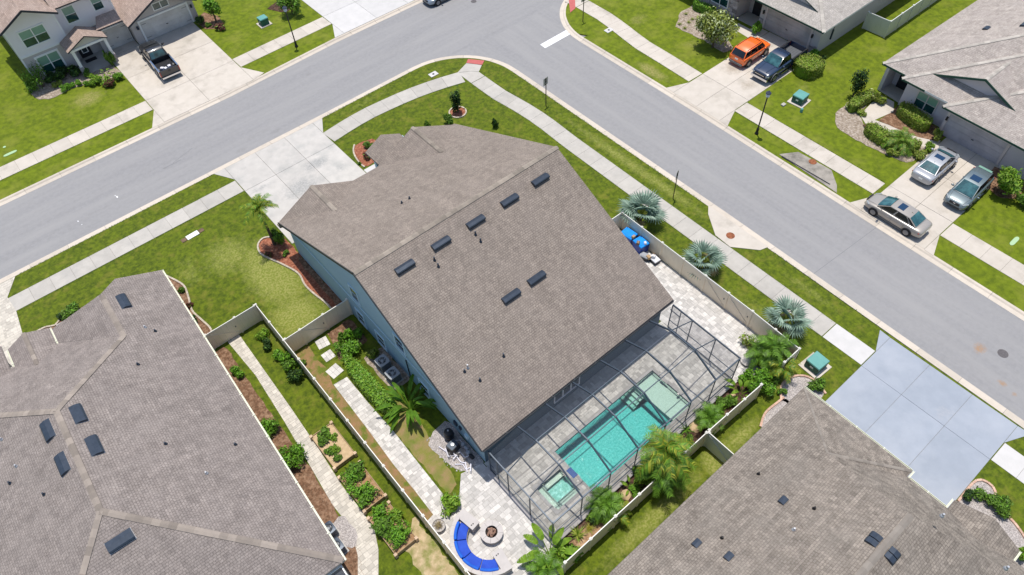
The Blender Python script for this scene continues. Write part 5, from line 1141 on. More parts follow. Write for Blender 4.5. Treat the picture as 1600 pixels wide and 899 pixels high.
def paddle_plant(px, py, L, n, label, m='leaf_lime', z=.5, seed=1, e=(.15, -.75), xy=None, w=.10):
    c = Vector(xy) if xy else G(px, py, z); t = thing('bird_of_paradise', label, 'bird of paradise', (c.x, c.y, .12), 0, 'bird of paradise plants'); ms = [cached(('pad', m, q, w), lambda q=q: paddle(m, q, w=w)) for q in range(3)]; r_ = random.Random(seed)
    for i in range(n):
        a = 2.39996 * i + r_.uniform(-.3, .3); inst('leaf', ms[i % 3], t, (.10 * math.cos(a), .10 * math.sin(a), 0), (0, r_.uniform(.0, .75), a), L * r_.uniform(.65, 1.1))
    return t
def tree(px, py, z, rad, h, kind, label, trunk=1.0, n=2600, seed=1, leaf=.13, xy=None, squash=1.0, lumps=13):
    c = Vector(xy) if xy else G(px, py, z); t = thing('tree', label, 'tree', (c.x, c.y, .12), seed, 'garden trees'); r_ = random.Random(seed); b = MB()
    b.tube([(0, 0, 0), (.03, .02, trunk * .6), (0, 0, trunk + .3)], [.10, .08, .06], 'bark', 8)
    for i in range(8):
        a = i * .785 + r_.random(); q = rad * r_.uniform(.35, .65); b.tube([(0, 0, trunk * .8), (q * .5 * math.cos(a), q * .5 * math.sin(a), trunk + (h - trunk) * .35), (q * math.cos(a), q * math.sin(a), trunk + (h - trunk) * r_.uniform(.5, .75))], [.05, .03, .012], 'bark', 5)
    b.build('trunk', t, False); f = leaf_cloud(seed, n, (rad, rad, h - trunk * .55), lumps, SHR[kind], leaf, .35, squash=1)
    for i, v in enumerate(f.V): f.V[i] = v + Vector((0, 0, trunk * .55))
    f.build('crown', t, False); return t
def boulder(px, py, r, label, m='sand', z=.1, group='garden boulders'):
    c = G(px, py, z); r_ = random.Random(int(px)); b = MB(); n = 9; rings = [(.55, 0), (1, .25), (.95, .55), (.6, .85), (.15, .98)]; vs = []
    for q, zz in rings: vs += [(r * q * math.cos(6.283 * k / n) * r_.uniform(.8, 1.15), r * q * math.sin(6.283 * k / n) * r_.uniform(.8, 1.15), zz * r * .8) for k in range(n)]
    b.add(vs, [(i * n + k, i * n + (k + 1) % n, (i + 1) * n + (k + 1) % n, (i + 1) * n + k) for i in range(4) for k in range(n)] + [tuple(range(4 * n, 5 * n))], m)
    return tag(b.build('boulder', loc=(c.x, c.y, .12)), label, 'boulder', group)

# ------------------------------------------------------------------ beds and edging
def bed(poly, m, z=.15, step=.5, amp=.08, label=None, name='mulch'):
    P = wob(poly, step, amp); b = MB(); b.prism(P, .05, z, m); return tag(b.build(name), kind='stuff')
def edging(pts, label, m='edging', w=.13, h=.24, closed=False, cat='bed edging'):
    c = pts[0]; t = thing('bed_edging', label, cat, (c[0], c[1], .12), 0, 'concrete bed edgings'); P = resample(pts, .33)
    for i in range(len(P) - 1):
        d = (P[i + 1] - P[i]).normalized(); b = MB(); mid = (P[i] + P[i + 1]) / 2; b.obox(mid, d, None, (P[i + 1] - P[i]).length / 2 - .006, w / 2, .08, h + random.uniform(-.006, .006), m, random.random()); b.build('edging_block', t)
def curve(P, n=6):
    "smooth curve through points"
    P = [Vector(p) for p in P]; out = []
    for i in range(len(P) - 1):
        p0, p1, p2, p3 = P[max(i - 1, 0)], P[i], P[i + 1], P[min(i + 2, len(P) - 1)]
        for k in range(n):
            t_ = k / n; out.append(tuple(.5 * ((2 * p1) + (p2 - p0) * t_ + (2 * p0 - 5 * p1 + 4 * p2 - p3) * t_ ** 2 + (3 * p1 - p0 - 3 * p2 + p3) * t_ ** 3)))
    out.append(tuple(P[-1])); return out
e1 = curve([(9.35, 41.4), (8.5, 42.2), (7.75, 41.9), (7.45, 41.0), (7.7, 40.1), (8.2, 38.8), (8.65, 37.2), (8.45, 35.9), (8.55, 34.6), (8.75, 33.4), (8.75, 31.5)])
edging(e1, 'tan scalloped concrete edging curling round the palm bed beside the blue house')
bed([(p[0] + .05, p[1] - .02) for p in e1] + [(9.7, 31.5), (9.7, 41.3)], 'mulch_red'); bed([(9.2, 31.5), (9.7, 31.5), (9.7, 38.8), (9.3, 38.6)], 'mulch_brown', .156)
e2 = curve([(19.7, 46.6), (19.2, 46.0), (18.9, 45.2), (18.75, 44.2), (18.8, 43.6)]); edging(e2, 'pale curved edging of the red mulch bed beside the main driveway'); bed(e2 + [(21.5, 43.4), (21.5, 46.3)], 'mulch_red')
ring = arc(29.05, 43.95, .78, 0, 352, 20); edging(ring, 'tan concrete tree ring round the young magnolia', h=.22); bed(arc(29.05, 43.95, .72, 0, 345, 14), 'mulch_red', .16, .3, .02)
e3 = curve([(.95, 43.9), (1.35, 42.9), (1.6, 41.9), (1.35, 40.6), (1.05, 39.4), (1.2, 38.2), (1.35, 37.0), (1.1, 36.2), (1.0, 35.4)]); edging(e3, 'curved tan edging along the right side wall of the bottom left house'); bed(e3 + [(.2, 35.4), (.4, 43.6)], 'mulch_brown')
e4 = curve([(-9.0, 44.6), (-8.4, 45.2), (-7.6, 45.2), (-7.0, 44.9), (-6.3, 45.5), (-5.6, 45.6)]); edging(e4, 'pinkish edging of the front bed between the two white gutters'); bed(e4 + [(-4.5, 45.0), (-3.5, 43), (-9, 42.5)], 'mulch_brown')
bed([(.35, 35), (1.5, 35), (1.35, 31), (1.25, 28), (1.3, 24), (1.2, 21), (.9, 19), (1.1, 17.5), (.2, 15), (-.6, 15), (-.5, 25)], 'mulch_brown'); bed([(.5, 19.2), (1.2, 19.3), (1.3, 17.6), (.7, 17.0), (.2, 17.8)], 'pebble_fine', .165)
bed([(9.75, 8.35), (20.4, 8.35), (25.5, 8.3), (26.6, 8.9), (25.9, 9.75), (9.3, 9.75), (9.0, 9.2)], 'mulch_dark', .15, .5, .03); bed([(9.6, 8.4), (13.6, 8.4), (13.4, 9.1), (11.5, 9.3), (9.9, 9.1)], 'mulch_pale2', .157); bed([(26.6, 8.3), (29.3, 8.3), (29.3, 10.0), (28.5, 10.6), (27.2, 9.4)], 'mulch_dark', .15, .5, .03)
bed([(6.9, 28.6), (9.3, 28.6), (9.4, 31.1), (7.4, 31.1)], 'mulch_brown'); bed([(8.2, 27.6), (9.7, 27.6), (9.7, 24.0), (8.2, 24.2)], 'mulch_pale', .152)
e5 = curve([(24.2, 6.6), (25.2, 7.0), (26.4, 6.95), (27.0, 6.9)]); edging(e5, 'tan brick edging beside the left eave of the bottom right house', 'brick_edge'); bed(e5 + [(27.0, 6.3), (24.2, 6.1)], 'pebble_fine')
e6 = curve([(26.7, 6.9), (27.6, 7.55), (28.6, 7.5), (29.3, 7.0), (29.5, 6.2), (29.2, 5.3)]); edging(e6, 'pink brick edging curving round the corner of the bottom right house', 'brick_edge'); bed(e6 + [(28.0, 5.15), (26.9, 6.2)], 'pebble_fine')
e7 = curve([(28.9, -3.9), (30.9, -3.95), (31.2, -4.8), (30.3, -5.6), (30.1, -6.6), (29.6, -7.6), (28.8, -8.6)]); edging(e7, 'pink brick edging right of the blue driveway at the bottom right', 'brick_edge'); bed(e7 + [(27.2, -8), (27.2, -4)], 'pebble_fine')
bed([(51.8, 19.9), (53.4, 21.2), (55.5, 21.3), (56.8, 20.6), (56.9, 20.1), (54.6, 19.6), (53.6, 18.3), (54.4, 15), (55.2, 13.2), (52.4, 13.4), (51.9, 15), (51.7, 17.5)], 'mulch_pale'); bed([(55.2, 18.1), (58.2, 18.1), (58.0, 13.3), (56.4, 13.3), (55.6, 15)], 'mulch_brown', .15, .5, .03)
bed([(53.2, 39.6), (55.6, 41.0), (57.6, 40.9), (57.9, 36.5), (57.0, 35.8), (55.6, 35.3), (54.4, 33.3), (53.3, 33.4), (53.5, 36.2)], 'mulch_pale')
bed([(.6, 74.6), (.9, 72.6), (1.9, 72.0), (4.2, 72.2), (6.5, 71.2), (8.4, 71.0), (8.4, 74.0), (5.4, 74.0), (5.4, 75.4), (1.2, 75.4)], 'mulch_pale', .15); bed([(17.9, 74.4), (17.9, 72.6), (18.8, 71.6), (19.9, 72.2), (20.2, 74.0), (19.2, 75.6)], 'mulch_brown'); bed([(24.6, 71.4), (25.6, 69.4), (27.6, 69.8), (27.4, 72.2)], 'mulch_dark')
bed([(54.6, 8.5), (57.0, 8.7), (57.2, 6.2), (54.9, 5.6), (53.9, 6.8)], 'mulch_brown')

# ------------------------------------------------------------------ plants
fan_palm(31.25, 23.7, 'silver blue fan palm, the one nearest the blue house roof', 1.95, .85, 1, 16); fan_palm(31.35, 17.4, 'silver blue fan palm, the middle of the three along the sidewalk fence', 1.75, .75, 2, 13); fan_palm(31.35, 10.2, 'silver blue fan palm nearest the green utility box', 1.75, .75, 3, 12)
feather_palm(405, 330, 3.9, 1.55, 11, 'slender palm with a yellowing crown at the edge of the main driveway', 'frond_green', 'frond_yellow', 3.7, 4, (1.3, -.35), (8.75, 41.05))
shrub(433, 372, .75, 1.7, 'green', 'leafy green shrub at the foot of the driveway palm', z=.8)
shrub(421, 400, .3, .4, 'red', 'small reddish shrub in the palm bed'); shrub(448, 398, .28, .35, 'green', 'small green shrub in the red mulch below the palm')
tree(714, 160, 1.1, .62, 2.3, 'dark', 'young dark magnolia standing in a round tree ring', .25, 900, 5, .12, (29.05, 43.95), lumps=9)
shrub(700, 190, .55, .9, 'green', 'pair of leafy stalks just above the front gable of the blue house'); shrub(668, 196, .3, .7, 'green', 'small thin shrub above the porch roof of the blue house'); shrub(773, 194, .35, .9, 'dark', 'small dark shrub above the right slope of the blue house roof')
shrub(578, 228, .6, .6, 'green', 'low green shrub at the top of the driveway mulch bed'); shrub(573, 245, .45, .5, 'red', 'reddish brown shrub in the driveway mulch bed'); shrub(562, 257, .2, .3, 'green', 'tiny green shrub in the driveway mulch bed')
# west house side
for px, py, r_, l in ((372, 583, .55, 'rounded green shrub under the gutter, nearest the fence gate'), (423, 667, .8, 'rounded green shrub under the gutter, middle one of three'), (456, 715, .95, 'largest rounded green shrub under the white gutter')): shrub(px, py, r_, r_ * 1.3, 'vivid', l)
shrub(112, 488, .75, .7, 'green', 'wispy green shrub in front of the bottom left house'); shrub(100, 497, .5, .5, 'dark', 'dark low shrub left of the wispy one in the front bed')
for px, py, k, l in ((283, 455, 'green', 'small green shrub at the front of the side bed'), (296, 478, 'red', 'small brown shrub in the side bed'), (305, 500, 'dark', 'dark small shrub near the fence end')): shrub(px, py, .3, .45, k, l)
for px, py, k, r_, l in ((412, 525, 'lime', .55, 'low lime ground shrub near the fence corner'), (418, 540, 'dark', .5, 'dark glossy shrub by the fence corner'), (440, 558, 'vivid', .7, 'upright bright shrub along the left of the long fence'), (452, 573, 'green', .6, 'rose like shrub with gaps along the long fence'), (463, 588, 'dark', .6, 'dark airy shrub lowest of the row beside the fence'), (470, 570, 'green', .4, 'small green shrub tight against the long fence')): shrub(px, py, r_, r_ * 1.25, k, l)
# garden by the blue wall
shrub(545, 545, 1.1, 1.2, 'vivid', 'big lime green bush above the clipped hedge'); shrub(552, 523, .7, 1.0, 'vivid', 'bright green bush just below the fence gate'); shrub(535, 528, .4, .8, 'green', 'thin straggly bush beside the gate'); shrub(583, 555, .5, .7, 'olive', 'small mottled bush beside the first air conditioner')
hedge([(7.2, 27.9), (7.25, 25.5), (7.3, 23.6), (7.4, 22.4)], 1.1, .8, 'lime', 'long clipped lime hedge beside the paver path'); 
paddle_plant(0, 0, 2.3, 30, 'big bird of paradise with long narrow blades beside the air conditioners', 'frond_green', xy=(8.35, 22.3), seed=5, w=.055)
shrub(705, 785, .75, .8, 'lime', 'yellow green croton beside the blue curved bench', z=.6); clump(712, 782, .7, 'frond_green', 'spiky green plant growing through the croton', 'spiky_plant', 'spiky plant', 30, .06, .3, 1.1, 'frond_yellow')
clump(700, 798, .5, 'stem_tan', 'dry tan stalks beside the bench end', n=14, droop=.1)
# pool bed
paddle_plant(0, 0, 2.0, 13, 'bird of paradise with spreading paddle leaves at the bottom edge', 'leaf_lime', xy=(8.9, 9.4), seed=3); feather_palm(0, 0, 1.0, 1.5, 10, 'arching green palm at the bottom edge left of the fence end', 'frond_green', None, .3, 8, (1.2, .1), (8.0, 9.0))
shrub(879, 862, .7, .8, 'lime', 'bright lime croton bush at the end of the pool bed'); clump(903, 836, .75, 'leaf_olive', 'spiky variegated agave in the pool bed', 'agave', 'agave', 40, .07, .18, .95, 'leaf_lime', seed=2)
clump(921, 826, .55, 'leaf_gold', 'orange brown grass tuft beside the agave', n=50, droop=.5)
feather_palm(947, 788, 1.0, 1.45, 18, 'bushy green palm hanging over the pool bed fence', 'frond_green', None, .5, 9, (1.35, -.1)); feather_palm(962, 800, .9, 1.1, 8, 'yellowing palm crown beside the bushy green one', 'frond_yellow', 'frond_green', .5, 10, (1.0, -.2))
shrub(990, 767, .5, .5, 'vivid', 'small fresh green shrub between two boulders'); paddle_plant(985, 762, .8, 9, 'little banana like plant between the boulders', 'leaf_lime', .3, 6)
feather_palm(1040, 712, 2.6, 2.0, 22, 'large yellow green palm crown leaning over the pool cage corner', 'frond_green', 'frond_yellow', 2.5, 11, (1.35, -.5)); feather_palm(1030, 740, 1.8, 1.7, 12, 'lower green palm crown under the large yellow green one', 'frond_green', None, 1.5, 12, (1.0, -.5))
shrub(1010, 742, .85, 1.6, 'lime', 'light green leafy bush left of the big palm', z=.9)
feather_palm(1108, 652, .9, 1.3, 15, 'green palm clump beside the gate corner', 'frond_green', None, .5, 13, (1.35, 0)); clump(1072, 672, .7, 'frond_green', 'thin strappy plant against the cage near the big palm', n=22, w=.05)
paddle_plant(1158, 612, 1.35, 12, 'small banana like plant at the far corner of the cage', 'leaf_lime', .4, 7); shrub(1186, 597, 1.15, 1.5, 'vivid', 'dense bright green bush behind the end of the pool bed fence')
feather_palm(1208, 545, 1.6, 1.7, 18, 'dark green palm by the fence corner near the utility box', 'frond_green', 'leaf', 1.1, 14, (1.35, -.15)); feather_palm(1222, 572, 1.2, 1.3, 10, 'olive palm leaning over the fence corner', 'frond_yellow', 'frond_green', .8, 15, (1.0, -.2))
shrub(1172, 540, .8, .9, 'olive', 'mottled white and green shrub at the end of the side patio', n=520); shrub(1178, 548, .5, .5, 'pale', 'pale leaved shrub at the end of the side patio')
boulder(978, 775, .35, 'tan boulder between fence and cage, left one'); boulder(1085, 668, .4, 'tan boulder beside the gate corner palm'); boulder(1094, 655, .3, 'small tan boulder nearest the cage corner'); boulder(1144, 622, .28, 'brown boulder under the banana like plant')
boulder(1168, 565, .55, 'pale flat boulder at the end of the side patio', 'pebble')
for px, py, r_, h_, k, l in ((900, 862, .5, .6, 'green', 'green shrub between croton and agave in the pool bed'), (932, 812, .5, .6, 'dark', 'dark shrub beside the bushy green palm'), (1001, 735, .6, .9, 'green', 'green bush squeezed between cage and light green bush'), (1062, 700, .7, 1.0, 'olive', 'olive bush under the right of the big palm crown'), (1128, 632, .55, .7, 'green', 'green shrub between palm clump and banana like plant'), (1198, 572, .8, 1.1, 'olive', 'olive bush behind the dense bright green bush'), (1222, 560, .7, 1.0, 'green', 'green bush at the fence corner by the utility box'), (1165, 590, .6, .8, 'vivid', 'fresh green bush at the tip of the cage')): shrub(px, py, r_, h_, k, l)
for px, py, r_, h_, k, l in ((893, 868, .55, .7, 'vivid', 'fresh green bush beside the lime croton'), (940, 806, .6, .8, 'green', 'leafy green bush under the bushy green palm'), (925, 808, .4, .5, 'lime', 'lime tuft against the cage near the green palm'), (960, 782, .5, .6, 'olive', 'olive shrub between bushy palm and cage'), (1022, 735, .7, 1.2, 'green', 'green mass at the foot of the large palm'), (1056, 722, .8, 1.3, 'vivid', 'bright green foliage at the right of the large palm'), (1075, 690, .45, .6, 'green', 'small green shrub near the gate corner'), (1120, 645, .6, .8, 'vivid', 'bright shrub right of the palm clump'), (1140, 630, .5, .6, 'green', 'green shrub left of the banana like plant'), (1235, 548, .6, .8, 'green', 'green shrub inside the fence corner post'), (1210, 590, .6, .7, 'green', 'loose green shrub spilling below the fence corner')): shrub(px, py, r_, h_, k, l)
feather_palm(1190, 552, 1.2, 1.4, 12, 'small green palm between patio end and fence corner', 'frond_green', None, .8, 17, (1.2, -.2))
# south house
shrub(1275, 602, .6, .7, 'green', 'green shrub just below the green utility box'); shrub(1222, 615, .3, .4, 'green', 'small shrub at the left eave of the bottom right house')
shrub(1512, 775, .45, .6, 'dark', 'dark round shrub at the corner of the blue driveway'); shrub(1540, 778, .8, .8, 'green', 'wispy green shrub right of the blue driveway'); shrub(1562, 800, .5, .7, 'green', 'green shrub against the eave at the bottom right'); shrub(1597, 868, .45, .7, 'lime', 'lime shrub at the right edge near the bottom right gutter'); shrub(1566, 790, .6, .7, 'green', 'low feathery shrub at the lawn edge, bottom right')
# east house
hedge([(53.3, 18.2), (53.1, 16.2), (53.5, 14.6), (54.4, 13.9)], 1.5, .75, 'olive', 'low mottled hedge curving along the lawn edge of the right hand bed')
hedge([(54.3, 20.4), (55.8, 20.6), (57.2, 20.3)], 1.0, .8, 'olive', 'loose olive hedge beside the right hand porch')
hedge([(57.55, 17.7), (57.0, 15.6), (56.9, 14.6)], 1.35, .95, 'olive', 'thick clipped hedge under the window of the right hand house'); shrub(1462, 214, .5, .9, 'olive', 'round clipped bush beside the right hand garage')
feather_palm(1408, 222, .7, 1.6, 20, 'fern like green palm spreading beside the right hand walkway', 'frond_green', 'leaf_olive', .25, 16, (1.2, .1)); shrub(1378, 215, .8, .8, 'olive', 'olive bush on the far left of the right hand garden bed'); shrub(1430, 240, .85, .7, 'olive', 'olive bush nearest the silver sedan'); shrub(1450, 232, .5, .6, 'lime', 'lime bush between hedge and silver sedan'); shrub(1395, 240, .6, .6, 'olive', 'low olive bush at the lawn edge of the right hand bed'); shrub(1360, 200, .5, .4, 'red', 'brown tinged low shrub at the edge of the right hand bed')
tree(1341, 132, 1.5, .85, 3.0, 'dark', 'slim dark leaved tree in the bed left of the right hand house', .5, 1100, 7, .12); shrub(1360, 150, .7, .9, 'pale', 'pale leaved shrub beside the slim dark tree'); shrub(1328, 168, .6, .5, 'pale', 'silvery ground shrub at the tip of the right hand bed'); shrub(1345, 178, .5, .4, 'olive', 'low olive shrub in the pale mulch'); shrub(1373, 155, .7, .9, 'olive', 'leafy shrub hugging the porch corner of the right hand house')
tree(1572, 285, 1.3, 1.35, 2.4, 'lime', 'broad green tree between the teal car and the right edge', .7, 2400, 9, .15); shrub(1598, 318, .7, .9, 'green', 'green shrub at the right edge under the broad tree')
# north house
tree(1118, 52, 1.7, 2.1, 3.3, 'pale', 'large pale flowering tree in front of the top right house', .9, 4200, 3, .17, lumps=17); hedge([(57.0, 40.6), (57.5, 38.2)], .8, .8, 'vivid', 'dark clipped hedge below the stone framed window at the top'); shrub(1181, 46, .6, 1.0, 'vivid', 'round clipped bush beside the orange car and garage')
for k, (px, py) in enumerate(((1072, 22), (1082, 30), (1076, 35), (1062, 38), (1070, 44))): clump(px, py, .42, 'leaf_olive', ['tuft of grass farthest up the pale bed, top right', 'tuft of grass nearest the clipped hedge, top right', 'middle grass tuft in the pale bed, top right', 'grass tuft at the left tip of the pale bed, top right', 'lowest grass tuft of the pale bed, top right'][k], n=36, droop=.3)
hedge([(55.3, 26.55), (57.7, 26.25)], 2.3, 1.1, 'olive', 'big rounded clipped hedge block beside the dark blue pickup'); shrub(1273, 88, .6, .9, 'vivid', 'green bush between hedge block and garage corner'); shrub(1284, 93, .45, .6, 'dark', 'dark low shrub at the garage side wall')
# north west house
shrub(60, 122, 1.4, 2.2, 'green', 'tall loose green shrub at the left corner of the two storey house', n=900); shrub(50, 135, .7, 1.1, 'green', 'lower green shrub in front of the tall one, top left')
for px, py, r_, k, l in ((80, 122, .55, 'dark', 'dark shrub below the ground floor window, left one'), (100, 115, .7, 'dark', 'dark shrub below the ground floor window, middle one'), (117, 112, .6, 'dark', 'dark shrub beside the stone porch post'), (100, 140, .42, 'vivid', 'low round shrub at the lawn edge, left of the pair'), (110, 135, .40, 'vivid', 'low round shrub at the lawn edge, right of the pair'), (123, 131, .35, 'vivid', 'tiny ball shrub, left of the three below the porch'), (138, 132, .35, 'vivid', 'tiny ball shrub, middle of the three below the porch'), (151, 125, .65, 'lime', 'lime bush in front of the porch'), (136, 115, .5, 'green', 'green bush against the porch slab'), (168, 128, .5, 'lime', 'yellow green strappy bush left of the driveway, top left'), (172, 132, .45, 'red', 'purplish low shrub left of the driveway, top left'), (186, 121, .45, 'vivid', 'ball shrub nearest the driveway corner, top left'), (90, 133, .4, 'olive', 'small olive shrub between dark shrubs and lawn')): shrub(px, py, r_ * 1.3, r_ * 1.4, k, l)
shrub(172, 92, .5, 1.8, 'green', 'narrow upright shrub between porch and small garage', z=.9); paddle_plant(165, 114, .8, 8, 'small strappy plant at the walkway of the top left house', 'leaf_lime', .3, 4)
tree(329, 12, 1.8, 1.0, 2.8, 'vivid', 'slim young tree right of the double garage, top left', 1.0, 1000, 12, .14); shrub(315, 34, .6, .9, 'dark', 'dark shrub at the right corner of the double garage'); shrub(343, 44, .65, .6, 'red', 'purplish sprawling shrub below the slim young tree'); shrub(325, 40, .35, .5, 'green', 'small green shrub beside the purplish one'); tree(452, 2, 1.6, 1.5, 2.4, 'green', 'bushy tree cut by the top edge left of the white driveway', .5, 1500, 14, .15)

# raised vegetable beds
def raised_bed(x0, x1, y0, y1, label, plants, m='sand'):
    t = thing('raised_bed', label, 'raised bed', ((x0 + x1) / 2, (y0 + y1) / 2, .12)); h = .38
    for q in ((x0, x1, y0 - .02, y0 + .02), (x0, x1, y1 - .02, y1 + .02), (x0 - .02, x0 + .02, y0 + .021, y1 - .021), (x1 - .02, x1 + .02, y0 + .021, y1 - .021)):
        for k in range(2):
            b = MB(); b.box(*q, .12 + k * h / 2 + .004, .12 + (k + 1) * h / 2, 'wood'); b.build('board', t)
    for x in (x0, x1):
        for y in (y0, y1):
            b = MB(); b.box(x - .09, x + .09, y - .09, y + .09, .12, .12 + h + .06, 'wood_post'); b.build('corner_post', t)
    b = MB(); b.box(x0 + .021, x1 - .021, y0 + .021, y1 - .021, .13, .12 + h - .08, m); tag(b.build('bed_soil', t), kind='stuff')
    for i, (u, v, r_, k, l) in enumerate(plants): r_ = r_ * 1.25 + .04; o = shrub(0, 0, r_, r_ * 1.0, k, l, 'vegetable_plant', 'vegetable plant', 'plants in the raised beds', xy=(x0 + u * (x1 - x0), y0 + v * (y1 - y0), 0), n=420); o.location.z = .12 + h - .08
raised_bed(2.4, 3.9, 21.9, 24.7, 'wooden raised bed with sandy soil and sparse seedlings, the topmost of three', [(.3, .7, .28, 'green', 'leafy seedling at the upper left of the sandy bed'), (.5, .85, .35, 'green', 'larger leafy seedling at the top of the sandy bed'), (.7, .65, .25, 'lime', 'lime seedling at the right of the sandy bed'), (.25, .42, .25, 'green', 'seedling halfway down the left of the sandy bed'), (.5, .38, .25, 'lime', 'seedling in the middle of the sandy bed'), (.35, .18, .22, 'green', 'lowest seedling of the sandy bed')])
raised_bed(2.3, 3.8, 18.4, 21.2, 'wooden raised bed full of green plants, the middle of three', [(.25, .8, .5, 'vivid', 'bushy plant at the upper left of the middle raised bed'), (.75, .85, .5, 'green', 'bushy plant at the upper right of the middle raised bed'), (.3, .5, .5, 'vivid', 'bushy plant halfway down the middle raised bed'), (.55, .22, .6, 'vivid', 'biggest bushy plant low in the middle raised bed'), (.3, .15, .35, 'green', 'small plant at the bottom of the middle raised bed')], 'soil')
raised_bed(2.25, 3.7, 15.1, 17.9, 'wooden raised bed full of green plants, the lowest of three', [(.15, .75, .45, 'vivid', 'bushy plant at the left end of the lowest raised bed'), (.6, .9, .55, 'vivid', 'bushy plant at the top of the lowest raised bed'), (.35, .6, .5, 'green', 'plant in the middle of the lowest raised bed'), (.85, .6, .4, 'lime', 'lime plant at the right of the lowest raised bed'), (.6, .35, .6, 'vivid', 'largest plant near the bottom of the lowest raised bed'), (.3, .2, .5, 'vivid', 'plant at the lower left of the lowest raised bed')], 'soil')
# grass tufts roughen lawn edges and lawns (uncountable blades)
def tufts(poly, n, seed, name='grass_tufts'):
    r_ = random.Random(seed); b = MB(); xs = [p[0] for p in poly]; ys = [p[1] for p in poly]; k = 0
    while k < n:
        x = r_.uniform(min(xs), max(xs)); y = r_.uniform(min(ys), max(ys))
        if not inside(x, y, poly): continue
        k += 1
        for j in range(3):
            a = r_.random() * 6.283; l = r_.uniform(.03, .09); hh = r_.uniform(.03, .07); s = .012; px_, py_ = x + r_.uniform(-.05, .05), y + r_.uniform(-.05, .05)
            b.add([(px_ - s * math.sin(a), py_ + s * math.cos(a), .12), (px_ + s * math.sin(a), py_ - s * math.cos(a), .12), (px_ + l * math.cos(a), py_ + l * math.sin(a), .12 + hh)], [(0, 1, 2)], 'grass_blade', r_.random())
    tag(b.build(name), kind='stuff')

def edge_tufts(lines, seed, dens=26, name='edge_grass'):
    r_ = random.Random(seed); b = MB()
    for pts, side in lines:
        P = resample(pts, .5)
        for i in range(len(P) - 1):
            d_ = (P[i + 1] - P[i]).normalized(); s = Vector((-d_.y, d_.x)) * side; big = .5 + r_.random()
            for k in range(int(dens * .5)):
                p = P[i].lerp(P[i + 1], r_.random()) + s * r_.uniform(-.05, .015) ; q = s * r_.uniform(.02, .10) * big + d_ * r_.uniform(-.04, .04); w = .022
                b.add([(p.x - d_.x * w, p.y - d_.y * w, .125), (p.x + d_.x * w, p.y + d_.y * w, .125), (p.x + q.x, p.y + q.y, .165)], [(0, 1, 2)], 'grass_blade', r_.random())
    tag(b.build(name), kind='stuff')
edge_tufts([([(-8.9, 48.1), (9.7, 48.05)], 1), ([(9.7, 49.75), (-8.9, 49.9)], 1), ([(-7.5, 51.75), (8.7, 51.72)], 1), ([(18.6, 48.2), (23.3, 48.55), (28.1, 48.1), (32.5, 46.9)], 1), ([(32.5, 48.55), (28.6, 49.75), (23.3, 50.25), (18.6, 49.9)], 1), ([(32.6, 46.4), (32.6, 43.5), (32.95, 40.6), (33.1, 38), (32.94, 34), (32.9, 26), (32.85, 16), (32.8, 8.1)], 1), ([(34.4, 8.1), (34.46, 16), (34.5, 26), (34.56, 34), (34.7, 38), (34.55, 40.6), (34.2, 46)], 1), ([(-20, 63.6), (8.4, 63.6)], 1), ([(8.4, 65.4), (-20, 65.4)], 1), ([(49, 13.5), (48.95, 27.2)], 1), ([(47.15, 27.2), (47.15, 13.5)], 1), ([(49.3, 32.9), (49.5, 40), (50.3, 45.5), (50.3, 48.5)], 1), ([(48.5, 48.5), (48.5, 45.5), (47.7, 40), (47.5, 33)], 1), ([(19.6, 51.75), (29.5, 51.8)], 1), ([(36.58, 44), (36.58, 22)], 1), ([(36.5, 15), (36.3, 6)], 1)], 1)
# ------------------------------------------------------------------ vehicles
def body_loft(secs, m, zb=.26):
    "secs: (x, half width, shoulder z, deck z, underside z)"
    b = MB(); n = 0; rows = []
    for x, w, s, d, u in secs:
        h = [(0, u - .02), (w * .80, u), (w * .965, u + .10), (w, u + (s - u) * .55), (w * .985, s - .07), (w * .93, s), (w * .62, s + (d - s) * .75), (0, d)]
        rows.append([(x, y, z) for y, z in h] + [(x, -y, z) for y, z in reversed(h[1:-1])])
    n = len(rows[0]); vs = [p for r_ in rows for p in r_]
    fs = [(i * n + k, i * n + (k + 1) % n, (i + 1) * n + (k + 1) % n, (i + 1) * n + k) for i in range(len(rows) - 1) for k in range(n)]
    fs += [tuple(range(n - 1, -1, -1)), tuple(range((len(rows) - 1) * n, len(rows) * n))]
    b.add(vs, fs, m); return b
def smooth(o, lv=2):
    md = o.modifiers.new('subdivision', 'SUBSURF'); md.levels = lv; md.render_levels = lv
    for p in o.data.polygons: p.use_smooth = True
    return o
def patch(P, inset=(.05, .05), lift=.012, m='car_glass', bow=.0, n=5):
    "glass pane on the quad P0..P3 (P0-P1 bottom, P3-P2 top), inset and lifted"
    P = [Vector(p) for p in P]; nr = (P[1] - P[0]).cross(P[3] - P[0]).normalized(); b = MB(); a, c = inset; vs = []
    for j in range(n):
        for i in range(n):
            u = a + (1 - 2 * a) * i / (n - 1); v = c + (1 - 2 * c) * j / (n - 1)
            vs.append(P[0].lerp(P[1], u).lerp(P[3].lerp(P[2], u), v) + nr * (lift + bow * (1 - (2 * u - 1) ** 2)))
    b.add(vs, [(j * n + i, j * n + i + 1, (j + 1) * n + i + 1, (j + 1) * n + i) for j in range(n - 1) for i in range(n - 1)], m); return b
